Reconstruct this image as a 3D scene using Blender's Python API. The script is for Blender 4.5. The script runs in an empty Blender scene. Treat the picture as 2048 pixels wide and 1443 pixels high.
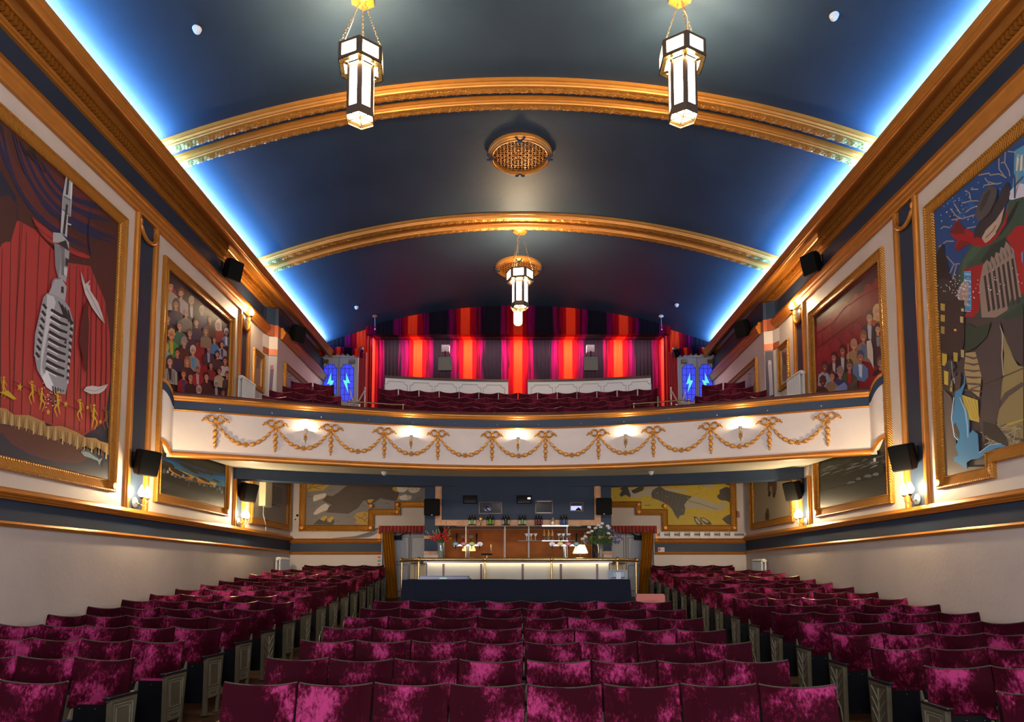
import bpy, bmesh, math, random
from mathutils import Vector, Matrix
random.seed(7)
PI = math.pi
EYE = 1.70
W = 6.15
S = bpy.context.scene
COL = S.collection

# ------------------------------------------------------------------ helpers
def lin(c):
    return c / 12.92 if c <= 0.04045 else ((c + 0.055) / 1.055) ** 2.4
def rgb(r, g, b):
    return (lin(r / 255), lin(g / 255), lin(b / 255), 1)
def hx(s):
    return rgb(int(s[0:2], 16), int(s[2:4], 16), int(s[4:6], 16))

MATS = {}
def mat(name, col, rough=0.6, metal=0.0, var=0.0, vscale=3.0, bump=0.0, bscale=60.0, emit=None, estr=0.0, coat=0.0, sheen=0.0, spec=.5):
    m = bpy.data.materials.new(name); m.use_nodes = True
    nt = m.node_tree; b = nt.nodes['Principled BSDF']
    b.inputs['Base Color'].default_value = col
    b.inputs['Roughness'].default_value = rough
    b.inputs['Metallic'].default_value = metal
    b.inputs['Specular IOR Level'].default_value = spec
    if coat: b.inputs['Coat Weight'].default_value = coat
    if sheen: b.inputs['Sheen Weight'].default_value = sheen
    if emit:
        b.inputs['Emission Color'].default_value = emit
        b.inputs['Emission Strength'].default_value = estr
    tc = nt.nodes.new('ShaderNodeTexCoord')
    if var > 0:
        n = nt.nodes.new('ShaderNodeTexNoise'); n.inputs['Scale'].default_value = vscale; n.inputs['Detail'].default_value = 5
        nt.links.new(tc.outputs['Object'], n.inputs['Vector'])
        r = nt.nodes.new('ShaderNodeMapRange'); r.inputs['From Min'].default_value = .3; r.inputs['From Max'].default_value = .7
        r.inputs['To Min'].default_value = 1 - var; r.inputs['To Max'].default_value = 1 + var
        nt.links.new(n.outputs['Fac'], r.inputs['Value'])
        mx = nt.nodes.new('ShaderNodeVectorMath'); mx.operation = 'SCALE'
        mx.inputs[0].default_value = col[:3]
        nt.links.new(r.outputs['Result'], mx.inputs['Scale'])
        nt.links.new(mx.outputs['Vector'], b.inputs['Base Color'])
    if bump > 0:
        n2 = nt.nodes.new('ShaderNodeTexNoise'); n2.inputs['Scale'].default_value = bscale; n2.inputs['Detail'].default_value = 3
        nt.links.new(tc.outputs['Object'], n2.inputs['Vector'])
        bp = nt.nodes.new('ShaderNodeBump'); bp.inputs['Strength'].default_value = bump; bp.inputs['Distance'].default_value = .01
        nt.links.new(n2.outputs['Fac'], bp.inputs['Height'])
        nt.links.new(bp.outputs['Normal'], b.inputs['Normal'])
    MATS[name] = m
    return m

def reeded(name, col, scale):
    m = mat(name, col, .38, .5)
    nt = m.node_tree; b = nt.nodes['Principled BSDF']
    tc = nt.nodes.new('ShaderNodeTexCoord')
    sp = nt.nodes.new('ShaderNodeSeparateXYZ'); nt.links.new(tc.outputs['Object'], sp.inputs[0])
    a = nt.nodes.new('ShaderNodeMath'); a.operation = 'ADD'
    nt.links.new(sp.outputs['Y'], a.inputs[0]); nt.links.new(sp.outputs['Z'], a.inputs[1])
    a2 = nt.nodes.new('ShaderNodeMath'); a2.operation = 'ADD'
    nt.links.new(a.outputs[0], a2.inputs[0]); nt.links.new(sp.outputs['X'], a2.inputs[1])
    mu = nt.nodes.new('ShaderNodeMath'); mu.operation = 'MULTIPLY'; mu.inputs[1].default_value = scale
    nt.links.new(a2.outputs[0], mu.inputs[0])
    si = nt.nodes.new('ShaderNodeMath'); si.operation = 'SINE'; nt.links.new(mu.outputs[0], si.inputs[0])
    bp = nt.nodes.new('ShaderNodeBump'); bp.inputs['Strength'].default_value = .6; bp.inputs['Distance'].default_value = .008
    nt.links.new(si.outputs[0], bp.inputs['Height']); nt.links.new(bp.outputs['Normal'], b.inputs['Normal'])
    return m

def sweepable(m): return m

CREAM = mat('cream_paint', (0.60, 0.52, 0.46, 1), .55, var=.05, vscale=1.5, bump=.15, bscale=25)
LOWCREAM = mat('lower_wall_paint', (0.47, 0.41, 0.38, 1), .5, var=.08, vscale=1.2, bump=.3, bscale=14)
NAVY = mat('navy_paint', (0.018, 0.034, 0.066, 1), .5, spec=.3, var=.10, vscale=2, bump=.1, bscale=20)
CEIL = mat('ceiling_navy', (0.018, 0.034, 0.056, 1), .6, spec=.3, var=.14, vscale=.9, bump=.35, bscale=7)
GOLD = mat('gold_paint', (0.50, 0.190, 0.026, 1), .36, .45, var=.08, vscale=6, bump=.12, bscale=40)
GOLDRELIEF = mat('gold_relief', (0.54, 0.22, 0.032, 1), .33, .5, var=.22, vscale=40, bump=.9, bscale=55)
RUST = mat('rust_paint', (0.40, 0.095, 0.035, 1), .4, .2, var=.1, vscale=4)
REED = reeded('gold_reeded', (0.50, 0.215, 0.030, 1), 150)
FEST = mat('festoon_gold', (0.58, 0.27, 0.055, 1), .36, .5, var=.2, vscale=50, bump=.5, bscale=120)
TIMBER = mat('timber_frame', (0.52, 0.27, 0.12, 1), .45, .1, var=.2, vscale=6)
DARKWOOD = mat('dark_rail_wood', (0.075, 0.026, 0.02, 1), .35, var=.2, vscale=8)
BLACK = mat('black_plastic', (0.0045, 0.0045, 0.005, 1), .5, spec=.12)
BLACKSEAT = mat('black_board', (0.0035, 0.0045, 0.007, 1), .4, spec=.22)
CHAMP = mat('champagne_metal', (0.125, 0.108, 0.070, 1), .38, .35, var=.1, vscale=12)
CHAMPL = mat('pale_metal_line', (0.26, 0.26, 0.20, 1), .35, .35)
BRASS = mat('brass', (0.62, 0.42, 0.17, 1), .22, .9)
DARKBRASS = mat('dark_brass', (0.24, 0.14, 0.06, 1), .35, .75)
LANTERN = mat('lantern_brass', (0.20, 0.13, 0.085, 1), .38, .6)
WHITE = mat('white_plastic', (0.72, 0.72, 0.72, 1), .4)
RADW = mat('radiator_enamel', (0.66, 0.65, 0.60, 1), .35)
DOORGREY = mat('door_grey', (0.36, 0.37, 0.39, 1), .45)
DOORLINE = mat('door_line_grey', (0.12, 0.12, 0.13, 1), .5)
STEEL = mat('steel', (0.5, 0.5, 0.52, 1), .25, .9)
SOFFIT = mat('soffit_grey', (0.42, 0.41, 0.35, 1), .55, var=.05)
CLOTH = mat('desk_cloth', (0.0075, 0.010, 0.020, 1), .85, spec=.15, bump=.2, bscale=200)
PINK = mat('pink_fabric', (0.52, 0.17, 0.14, 1), .8, bump=.2, bscale=200)
GREYW = mat('grey_board', (0.32, 0.30, 0.28, 1), .6, var=.08, vscale=3)
BELL = mat('terracotta_cover', (0.33, 0.12, 0.07, 1), .6)
REDCLOTH = mat('red_frill_cloth', (0.36, 0.035, 0.016, 1), .75, var=.25, vscale=8, sheen=.3)
MUSTARD = mat('mustard_curtain', (0.42, 0.17, 0.010, 1), .8, spec=.1)
CARPETRED = mat('step_carpet', (0.05, 0.012, 0.014, 1), .9)
DECKM = mat('balcony_floor', (0.035, 0.012, 0.013, 1), .85)

def planks():
    m = mat('floor_boards', (0.085, 0.038, 0.016, 1), .42)
    nt = m.node_tree; b = nt.nodes['Principled BSDF']
    tc = nt.nodes.new('ShaderNodeTexCoord')
    mp = nt.nodes.new('ShaderNodeMapping'); mp.inputs['Rotation'].default_value = (0, 0, 0)
    nt.links.new(tc.outputs['Object'], mp.inputs[0])
    br = nt.nodes.new('ShaderNodeTexBrick'); br.inputs['Scale'].default_value = 1
    br.inputs['Brick Width'].default_value = 2.2; br.inputs['Row Height'].default_value = .12; br.inputs['Mortar Size'].default_value = .004
    br.inputs['Color1'].default_value = (0.12, 0.052, 0.022, 1); br.inputs['Color2'].default_value = (0.07, 0.030, 0.013, 1)
    br.inputs['Mortar'].default_value = (0.02, 0.01, 0.006, 1)
    nt.links.new(mp.outputs[0], br.inputs['Vector'])
    n = nt.nodes.new('ShaderNodeTexNoise'); n.inputs['Scale'].default_value = 1.3; nt.links.new(tc.outputs['Object'], n.inputs['Vector'])
    mx = nt.nodes.new('ShaderNodeMixRGB'); mx.blend_type = 'MULTIPLY'; mx.inputs['Fac'].default_value = .5
    nt.links.new(br.outputs['Color'], mx.inputs[1]); nt.links.new(n.outputs['Color'], mx.inputs[2])
    nt.links.new(mx.outputs[0], b.inputs['Base Color'])
    return m
FLOORM = planks()

def velvet(name, dark, mid, bright):
    m = bpy.data.materials.new(name); m.use_nodes = True
    nt = m.node_tree; b = nt.nodes['Principled BSDF']; L = nt.links.new
    tc = nt.nodes.new('ShaderNodeTexCoord'); oi = nt.nodes.new('ShaderNodeObjectInfo')
    sc = nt.nodes.new('ShaderNodeMath'); sc.operation = 'MULTIPLY'; sc.inputs[1].default_value = 37.0
    L(oi.outputs['Random'], sc.inputs[0])
    ad = nt.nodes.new('ShaderNodeVectorMath'); ad.operation = 'ADD'
    L(tc.outputs['Object'], ad.inputs[0]); L(sc.outputs[0], ad.inputs[1])
    n1 = nt.nodes.new('ShaderNodeTexNoise'); n1.inputs['Scale'].default_value = 3.0; n1.inputs['Detail'].default_value = 3; n1.inputs['Roughness'].default_value = .55
    n2 = nt.nodes.new('ShaderNodeTexNoise'); n2.inputs['Scale'].default_value = 38; n2.inputs['Detail'].default_value = 7; n2.inputs['Roughness'].default_value = .75
    mpv = nt.nodes.new('ShaderNodeMapping'); mpv.inputs['Scale'].default_value = (1.15, 1.15, .6); L(ad.outputs[0], mpv.inputs[0])
    L(ad.outputs[0], n1.inputs['Vector']); L(mpv.outputs[0], n2.inputs['Vector'])
    mm = nt.nodes.new('ShaderNodeMath'); mm.operation = 'MULTIPLY_ADD'; mm.inputs[1].default_value = 1.5
    L(n1.outputs['Fac'], mm.inputs[0]); L(n2.outputs['Fac'], mm.inputs[2])
    cr = nt.nodes.new('ShaderNodeValToRGB')
    cr.color_ramp.elements[0].position = .605; cr.color_ramp.elements[0].color = dark
    cr.color_ramp.elements[1].position = .76; cr.color_ramp.elements[1].color = bright  # bright patches paint the sheen of the crushed pile into the colour
    e = cr.color_ramp.elements.new(.665); e.color = mid
    mm2 = nt.nodes.new('ShaderNodeMath'); mm2.operation = 'MULTIPLY'; mm2.inputs[1].default_value = .5
    L(mm.outputs[0], mm2.inputs[0]); L(mm2.outputs[0], cr.inputs['Fac'])
    L(cr.outputs['Color'], b.inputs['Base Color'])
    b.inputs['Roughness'].default_value = .65
    b.inputs['Sheen Weight'].default_value = .05; b.inputs['Specular IOR Level'].default_value = .03
    b.inputs['Sheen Roughness'].default_value = .35
    b.inputs['Sheen Tint'].default_value = (0.85, 0.22, 0.5, 1)
    bp = nt.nodes.new('ShaderNodeBump'); bp.inputs['Strength'].default_value = .3; bp.inputs['Distance'].default_value = .006
    L(n2.outputs['Fac'], bp.inputs['Height']); L(bp.outputs['Normal'], b.inputs['Normal'])
    return m
VELVET = velvet('crushed_velvet', (0.024, 0.0012, 0.005, 1), (0.072, 0.0035, 0.016, 1), (0.31, 0.030, 0.115, 1))
VELVETB = velvet('balcony_velvet', (0.045, 0.004, 0.010, 1), (0.075, 0.007, 0.016, 1), (0.14, 0.012, 0.032, 1))

def ripple_curtain(name, period, off, glow=1.0):
    m = bpy.data.materials.new(name); m.use_nodes = True
    nt = m.node_tree; b = nt.nodes['Principled BSDF']; L = nt.links.new
    tc = nt.nodes.new('ShaderNodeTexCoord'); sp = nt.nodes.new('ShaderNodeSeparateXYZ'); L(tc.outputs['Object'], sp.inputs[0])
    mp = nt.nodes.new('ShaderNodeMapping'); mp.inputs['Scale'].default_value = (9, 9, .55); L(tc.outputs['Object'], mp.inputs[0])
    n = nt.nodes.new('ShaderNodeTexNoise'); n.inputs['Scale'].default_value = 1; n.inputs['Detail'].default_value = 4; L(mp.outputs[0], n.inputs['Vector'])
    o = nt.nodes.new('ShaderNodeMath'); o.operation = 'MULTIPLY_ADD'; o.inputs[1].default_value = 1 / period; o.inputs[2].default_value = off
    L(sp.outputs['X'], o.inputs[0])
    fr = nt.nodes.new('ShaderNodeMath'); fr.operation = 'FRACT'; L(o.outputs[0], fr.inputs[0])
    ce = nt.nodes.new('ShaderNodeMath'); ce.operation = 'SUBTRACT'; ce.inputs[1].default_value = .5; L(fr.outputs[0], ce.inputs[0])
    ab = nt.nodes.new('ShaderNodeMath'); ab.operation = 'ABSOLUTE'; L(ce.outputs[0], ab.inputs[0])
    wob = nt.nodes.new('ShaderNodeMath'); wob.operation = 'MULTIPLY_ADD'; wob.inputs[1].default_value = .34; L(n.outputs['Fac'], wob.inputs[0])
    # distort only away from the orange stripe
    sub = nt.nodes.new('ShaderNodeMath'); sub.operation = 'SUBTRACT'; sub.inputs[1].default_value = .17; L(wob.outputs[0], sub.inputs[0])
    L(ab.outputs[0], wob.inputs[2])
    gt = nt.nodes.new('ShaderNodeMath'); gt.operation = 'GREATER_THAN'; gt.inputs[1].default_value = .17; L(ab.outputs[0], gt.inputs[0])
    mi = nt.nodes.new('ShaderNodeMix'); mi.data_type = 'FLOAT'
    L(gt.outputs[0], mi.inputs['Factor']); L(ab.outputs[0], mi.inputs['A']); L(sub.outputs[0], mi.inputs['B'])
    cr = nt.nodes.new('ShaderNodeValToRGB'); cr.color_ramp.interpolation = 'LINEAR'
    els = [(0, (0.85, 0.040, 0.009, 1)), (.083, (0.85, 0.040, 0.009, 1)), (.09, (0.36, 0.002, 0.005, 1)), (.16, (0.22, 0.0015, 0.009, 1)),
           (.20, (0.045, 0.001, 0.006, 1)), (.245, (0.17, 0.0015, 0.045, 1)), (.30, (0.07, 0.0015, 0.032, 1)), (.335, (0.007, 0.004, 0.008, 1)), (.5, (0.007, 0.005, 0.009, 1))]
    while len(cr.color_ramp.elements) < len(els): cr.color_ramp.elements.new(.5)
    for i, (p, c) in enumerate(els):
        cr.color_ramp.elements[i].position = p; cr.color_ramp.elements[i].color = tuple(v * glow for v in c[:3]) + (1,)
    L(mi.outputs['Result'], cr.inputs['Fac'])
    L(cr.outputs['Color'], b.inputs['Base Color']); b.inputs['Roughness'].default_value = .8; b.inputs['Specular IOR Level'].default_value = .05
    return m

def emis(name, col, strength, base=(.8, .8, .8, 1)):
    return mat(name, base, .4, emit=col, estr=strength)
GLASSW = emis('lantern_glass_lit', (1, .80, .52, 1), 28)
BULB = emis('lamp_flame_lit', (1, .78, .46, 1), 60)
BLUELED = emis('blue_led', (0.10, 0.42, 1.0, 1), 1)
BLUEGLASS = emis('blue_stained_glass', (0.05, 0.07, 1.0, 1), .75, (0.03, 0.05, .4, 1))
CYANGLASS = emis('cyan_stained_glass', (0.15, .9, .75, 1), .8, (0.1, .6, .5, 1))
SHADEGLOW = emis('lamp_shade_lit', (1, .85, .45, 1), 1.0)
ORANGEGLOW = emis('orange_shade_lit', (1, .38, .10, 1), 2.5)
PANELGLOW = mat('bar_panel', (0.42, 0.41, 0.35, 1), .35)
LEDW = emis('warm_led', (1, .75, .40, 1), 6)
LEDCOOL = emis('cool_led', (.75, .95, 1, 1), 2)
SCREEN = emis('booth_screen', (.25, .35, 1, 1), 1.0)
GLASS = mat('clear_glass', (.75, .9, .88, 1), .05)
GLASS.node_tree.nodes['Principled BSDF'].inputs['Transmission Weight'].default_value = .85
MIRROR = mat('mirror', (.75, .72, .68, 1), .06, 1.0)
MIRRORTONE = mat('back_bar_reflection', (0.42, 0.12, 0.014, 1), .5, 0, var=.25, vscale=2.2, spec=.15)
BOTTLE = mat('dark_bottle_glass', (0.012, 0.014, 0.010, 1), .12)
AMBER = mat('amber_bottle_glass', (0.45, 0.16, 0.03, 1), .12)

def paintmat():
    m = bpy.data.materials.new('painted_canvas'); m.use_nodes = True
    nt = m.node_tree; b = nt.nodes['Principled BSDF']
    a = nt.nodes.new('ShaderNodeVertexColor'); a.layer_name = 'Col'
    nt.links.new(a.outputs['Color'], b.inputs['Base Color']); b.inputs['Roughness'].default_value = .5
    return m
PAINT = paintmat()

def tag(o, label=None, cat=None, group=None, kind=None):
    if label: o['label'] = label
    if cat: o['category'] = cat
    if group: o['group'] = group
    if kind: o['kind'] = kind
    return o
def thing(name, label, cat, loc=(0, 0, 0), rz=0, group=None):
    o = bpy.data.objects.new(name, None); COL.objects.link(o); o.empty_display_size = .1
    o.location = loc; o.rotation_euler = (0, 0, rz)
    return tag(o, label, cat, group)
def kids(o): return [c for c in COL.objects if c.parent == o]

class MB:
    def __init__(s): s.v = []; s.f = []; s.c = []
    def add(s, vs, fs, col=None):
        n = len(s.v); s.v += [tuple(v) for v in vs]
        for f in fs: s.f.append([n + i for i in f]); s.c.append(col)
        return s
    def box(s, x0, x1, y0, y1, z0, z1):
        v = [(x, y, z) for x in (x0, x1) for y in (y0, y1) for z in (z0, z1)]
        return s.add(v, [(0, 1, 3, 2), (4, 6, 7, 5), (0, 4, 5, 1), (2, 3, 7, 6), (0, 2, 6, 4), (1, 5, 7, 3)])
    def obox(s, c, hx_, hy, hz, M=None):
        M = M or Matrix.Identity(3); c = Vector(c)
        v = [c + M @ Vector((a * hx_, b * hy, d * hz)) for a in (-1, 1) for b in (-1, 1) for d in (-1, 1)]
        return s.add(v, [(0, 1, 3, 2), (4, 6, 7, 5), (0, 4, 5, 1), (2, 3, 7, 6), (0, 2, 6, 4), (1, 5, 7, 3)])
    def loops(s, rings, close=True, caps=True):
        n = len(rings[0]); vs = [p for r in rings for p in r]; fs = []
        for i in range(len(rings) - 1):
            for j in range(n if close else n - 1):
                k = (j + 1) % n
                fs.append((i * n + j, i * n + k, (i + 1) * n + k, (i + 1) * n + j))
        if caps and close:
            fs.append(tuple(range(n))); fs.append(tuple((len(rings) - 1) * n + j for j in range(n)))
        return s.add(vs, fs)
    def lathe(s, c, prof, n=12, M=None, squash=(1, 1)):
        M = M or Matrix.Identity(3); c = Vector(c)
        rings = [[c + M @ Vector((r * math.cos(2 * PI * k / n) * squash[0], r * math.sin(2 * PI * k / n) * squash[1], z)) for k in range(n)] for r, z in prof]
        return s.loops(rings)
    def tube(s, pts, r, n=6, caps=True):
        pts = [Vector(p) for p in pts]; rings = []
        for i, p in enumerate(pts):
            t = (pts[min(i + 1, len(pts) - 1)] - pts[max(i - 1, 0)]).normalized()
            u = Vector((0, 0, 1)) if abs(t.z) < .95 else Vector((1, 0, 0))
            a = t.cross(u).normalized(); b = t.cross(a)
            rr = r[i] if isinstance(r, (list, tuple)) else r
            rings.append([p + a * rr * math.cos(2 * PI * k / n) + b * rr * math.sin(2 * PI * k / n) for k in range(n)])
        return s.loops(rings, caps=caps)
    def ball(s, c, r, n=8, m=6, sc=(1, 1, 1), M=None):
        M = M or Matrix.Identity(3); c = Vector(c)
        rings = []
        for i in range(m + 1):
            a = PI * i / m; rr = max(math.sin(a), .02)
            rings.append([c + M @ Vector((r * sc[0] * rr * math.cos(2 * PI * k / n), r * sc[1] * rr * math.sin(2 * PI * k / n), r * sc[2] * math.cos(a))) for k in range(n)])
        return s.loops(rings)
    def prism(s, poly, f3, t0, t1):
        n = len(poly); v = [f3(p, t0) for p in poly] + [f3(p, t1) for p in poly]
        fs = [(i, (i + 1) % n, n + (i + 1) % n, n + i) for i in range(n)] + [tuple(range(n)), tuple(range(n, 2 * n))]
        return s.add(v, fs)
    def build(s, name, m, parent=None, smooth=False):
        me = bpy.data.meshes.new(name); me.from_pydata(s.v, [], s.f)
        if any(c is not None for c in s.c):
            ca = me.color_attributes.new('Col', 'FLOAT_COLOR', 'CORNER')
            for p, c in zip(me.polygons, s.c):
                for li in p.loop_indices: ca.data[li].color = c or (1, 1, 1, 1)
        bm = bmesh.new(); bm.from_mesh(me); 
        if not any(c is not None for c in s.c): bmesh.ops.recalc_face_normals(bm, faces=bm.faces)
        bm.to_mesh(me); bm.free()
        me.materials.append(m)
        if smooth:
            me.polygons.foreach_set('use_smooth', [True] * len(me.polygons))
            try: me.set_sharp_from_angle(angle=math.radians(smooth if smooth is not True else 40))
            except Exception: pass
        o = bpy.data.objects.new(name, me); COL.objects.link(o); o.parent = parent
        return o

def struct(name, mb, m, smooth=False):
    o = mb.build(name, m, None, smooth); o['kind'] = 'structure'; return o
def dup(root, loc, rz, label=None, group=None):
    r = root.copy(); COL.objects.link(r); r.location = loc; r.rotation_euler = (0, 0, rz)
    if label: r['label'] = label
    if group: r['group'] = group
    for ch in CH[root.name]:
        c = ch.copy(); COL.objects.link(c); c.parent = r
        for g in CH.get(ch.name, []):
            d = g.copy(); COL.objects.link(d); d.parent = c
    return r
CH = {}
def remember(root):
    CH[root.name] = kids(root)
    for c in CH[root.name]: CH[c.name] = kids(c)

ORD = ['first', 'second', 'third', 'fourth', 'fifth', 'sixth', 'seventh', 'eighth', 'ninth', 'tenth', 'eleventh', 'twelfth', 'thirteenth',
       'fourteenth', 'fifteenth', 'sixteenth', 'seventeenth', 'eighteenth', 'nineteenth', 'twentieth', 'twenty-first', 'twenty-second']

# camera model, also used to see which seats fall inside the frame
F_ = 1365.; CX = 1036.; HY = 1148.; TH = math.atan(.078); CT = math.cos(TH); ST = math.sin(TH); Y0 = HY - F_ * .078
def pj(X, D, h):
    d = D * CT + h * ST
    return CX + F_ * X / d, Y0 - F_ * (h * CT - D * ST) / d

# ------------------------------------------------------------------ camera
cam = bpy.data.cameras.new('camera'); co = bpy.data.objects.new('camera', cam); COL.objects.link(co)
co.location = (0, 0, EYE); co.rotation_euler = (PI / 2 + TH, 0, 0)
cam.sensor_width = 36; cam.sensor_fit = 'HORIZONTAL'; cam.lens = F_ * 36 / 2048
cam.shift_x = (1024 - CX) / 2048; cam.shift_y = (Y0 - 721.5) / 2048
cam.clip_start = .05; cam.clip_end = 100
S.camera = co

# ------------------------------------------------------------------ room shell
def fl(D):
    t = D - 5.06
    return .0735 * t + (.0006 * t * t if t > 0 else 0)
b = MB(); ys = [-2 + i * .8 for i in range(27)]
b.loops([[(-6.3, y, fl(y)), (6.3, y, fl(y)), (6.3, y, fl(y) - .3), (-6.3, y, fl(y) - .3)] for y in ys])
struct('floor', b, FLOORM)
LIPX = 5.55; CROWN = 8.15; RC = 16.64
def ceil_h(X): return CROWN - (RC - math.sqrt(RC * RC - X * X))
b = MB(); xs = [-6.2 + i * 12.4 / 48 for i in range(49)]
top = [(x, ceil_h(x) + EYE) for x in xs]; ring = top + [(x, z + .15) for x, z in reversed(top)]
b.loops([[(x, -2, z) for x, z in ring], [(x, 22.4, z) for x, z in ring]])
struct('ceiling', b, CEIL, 60)

DT0, DT1, DT2, DT3 = .57, .64, .90, 1.04      # dado: lower trim, upper trim (heights above the eye)
def wall(side, name):
    s = side
    b = MB(); b.box(*sorted((s * W, s * (W + .25))), -2, 18.5, fl(-2) - .3, EYE + 2.3)
    b.box(*sorted((s * W, s * (W + .25))), -2, 20.7, EYE + 2.3, EYE + 7.6)
    struct(name, b, CREAM)
    # lower dado paint, navy dado band and navy frieze are thin painted skins standing 4 mm proud
    b = MB(); b.box(*sorted((s * (W - .004), s * W)), -2, 18.4, fl(-2), EYE + DT0 + .03); struct('wall_%s_lower' % name[5:], b, LOWCREAM)
    b = MB(); b.box(*sorted((s * (W - .006), s * W)), -2, 18.4, EYE + DT1 - .02, EYE + DT2 + .02); struct('trim_%d' % (1 if s < 0 else 2), b, NAVY)
    b = MB(); b.box(*sorted((s * (W - .006), s * W)), -2, 16.2, EYE + 6.05, EYE + 6.6); struct('trim_%d' % (3 if s < 0 else 4), b, NAVY)
    return s
wall(-1, 'wall_left'); wall(1, 'wall_right')

def mould(s, D0, D1, prof, m, name, X=None, smooth=False):
    X = X if X is not None else W
    b = MB(); b.loops([[(s * (X - p), y, EYE + h) for p, h in prof] for y in (D0, D1)])
    return struct(name, b, m, smooth)
def bead(h0, h1, d):     # a moulded strip profile
    w = h1 - h0
    return [(0, h0), (d * .45, h0), (d * .5, h0 + w * .10), (d * .75, h0 + w * .22), (d * .8, h0 + w * .34), (d, h0 + w * .42), (d * 1.08, h0 + w * .55),
            (d, h0 + w * .68), (d * .7, h0 + w * .72), (d * .62, h0 + w * .86), (d * .5, h0 + w), (0, h0 + w)]
tn = 5
for s in (-1, 1):
    for (a, c, d) in ((DT0, DT1, .05), (DT2, DT3, .09)):
        mould(s, -2, 18.4, bead(a, c, d), GOLD, 'trim_%d' % tn); tn += 1
    mould(s, -2, 16.15 if s < 0 else 15.8, bead(5.82, 6.12, .13), GOLD, 'trim_%d' % tn); tn += 1

# cornice with dentils and light cove
for s in (-1, 1):
    prof = [(6.15, 6.47), (6.10, 6.48), (6.085, 6.50), (6.085, 6.53), (6.06, 6.555), (6.09, 6.56), (6.10, 6.565), (6.10, 6.662), (5.98, 6.662), (5.96, 6.67), (5.935, 6.69), (5.90, 6.715), (5.875, 6.71),
            (5.87, 6.68), (5.80, 6.615), (5.70, 6.56), (5.655, 6.545), (5.63, 6.545), (5.62, 6.565), (5.605, 6.57), (5.60, 6.605), (5.592, 6.61), (5.59, 6.645), (5.575, 6.665), (5.56, 6.675), (5.55, 6.69), (5.55, 6.712), (5.57, 6.72), (6.15, 6.72)]
    b = MB(); b.loops([[(s * x, y, EYE + h) for x, h in prof] for y in (-2, 20.4)])
    y = 5.0
    while y < 20.3:
        b.box(*sorted((s * 6.0, s * 6.10)), y, y + .042, EYE + 6.567, EYE + 6.650); y += .072
    o = struct('trim_%d' % tn, b, GOLD); tn += 1
    # blue LED strip lying in the cove
    b = MB(); b.box(*sorted((s * 5.70, s * 5.73)), -1.5, 20.2, EYE + 6.72, EYE + 6.735)
    o = b.build('led_strip', BLUELED); tag(o, 'blue LED strip hidden in the cove of the %s cornice' % ('left' if s < 0 else 'right'), 'light strip')

# pier on the upper side walls, and the wall plane behind it
for s, D in ((-1, 0), (1, -.38)):
    b = MB(); P = [(6.15, 16.05 + D), (6.08, 16.28 + D), (5.89, 16.34 + D), (5.89, 20.5), (6.2, 20.5)]
    b.loops([[(s * x, y, EYE + h) for x, y in P] for h in (3.0, 6.50)])
    struct('wall_%s_rear' % ('left' if s < 0 else 'right'), b, CREAM)
    def skin(h0, h1, e, m, nm):
        bb = MB(); Q = [(6.15 - e, 16.05 + D - e), (6.08 - e, 16.28 + D - e), (5.89 - e, 16.34 + D - e), (5.89 - e, 20.45), (5.9, 20.45), (5.9, 16.36 + D), (6.16, 16.1 + D)]
        bb.loops([[(s * x, y, EYE + h) for x, y in Q] for h in (h0, h1)]); return struct(nm, bb, m)
    skin(6.08, 6.50, .008, NAVY, 'trim_%d' % tn); tn += 1
    skin(5.80, 6.08, .012, RUST, 'trim_%d' % tn); tn += 1
    bb = MB(); bb.loops([[(s * (5.878 - p), y, EYE + h) for p, h in bead(5.80, 6.09, .11)] for y in (16.5 + D, 20.4)]); struct('trim_%d' % tn, bb, GOLD); tn += 1
    bb = MB(); Q = [(6.138, 16.06 + D), (6.07, 16.27 + D), (5.88, 16.33 + D), (5.9, 16.4 + D), (6.1, 16.35 + D)]
    bb.loops([[(s * x, y - .012, EYE + h) for x, y in Q] for h in (5.32, 5.48)]); struct('trim_%d' % tn, bb, RUST); tn += 1

# ceiling ribs: an outer fluted half and a leafy relief half
def rib(y0, y1, idx, skew):
    xa = 5.95; wdt = y1 - y0; rnd = random.Random(idx)
    b = MB(); rings = []
    prof = [(0, 0), (.02, .05), (.10, .055), (.13, .085), (.20, .06), (.25, .095), (.33, .10), (.38, .075), (.42, .055), (.44, 0)]
    for i in range(121):
        x = -xa + 2 * xa * i / 120; h = ceil_h(x); nx = x / RC
        rings.append([(x - nx * d, y0 + u * wdt + skew * x, EYE + h - d) for u, d in prof])
    b.loops(rings); root = struct('trim_%d' % idx, b, GOLD, 35)
    c = MB(); rings = []; N = 640; rel = [.43, .47, .52, .58, .64, .70, .76, .82, .88, .93, .97, 1.0]
    for i in range(N + 1):
        x = -xa + 2 * xa * i / N; h = ceil_h(x); nx = x / RC; row = []
        for k, u in enumerate(rel):
            base = .03 + .055 * math.sin(PI * min(1, max(0, (u - .40) / .62)))
            v = (u - .70) * 14
            leaf = .011 * math.sin(i * .62 + abs(v) * 1.6) * math.cos(v * 1.3) + .006 * math.sin(i * 1.9 + k) + rnd.uniform(-.004, .004)
            d = 0 if k in (0, len(rel) - 1) else base + leaf
            row.append((x - nx * d, y0 + u * wdt + skew * x, EYE + h - d))
        rings.append(row)
    c.loops(rings); c.build('leaf_relief', GOLDRELIEF, root, 50)
    return root
for (a, c_) in ((10.62, 10.94), (11.05, 11.35), (14.82, 15.12), (15.22, 15.52)):
    rib(a, c_, tn, -.006); tn += 1

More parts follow.
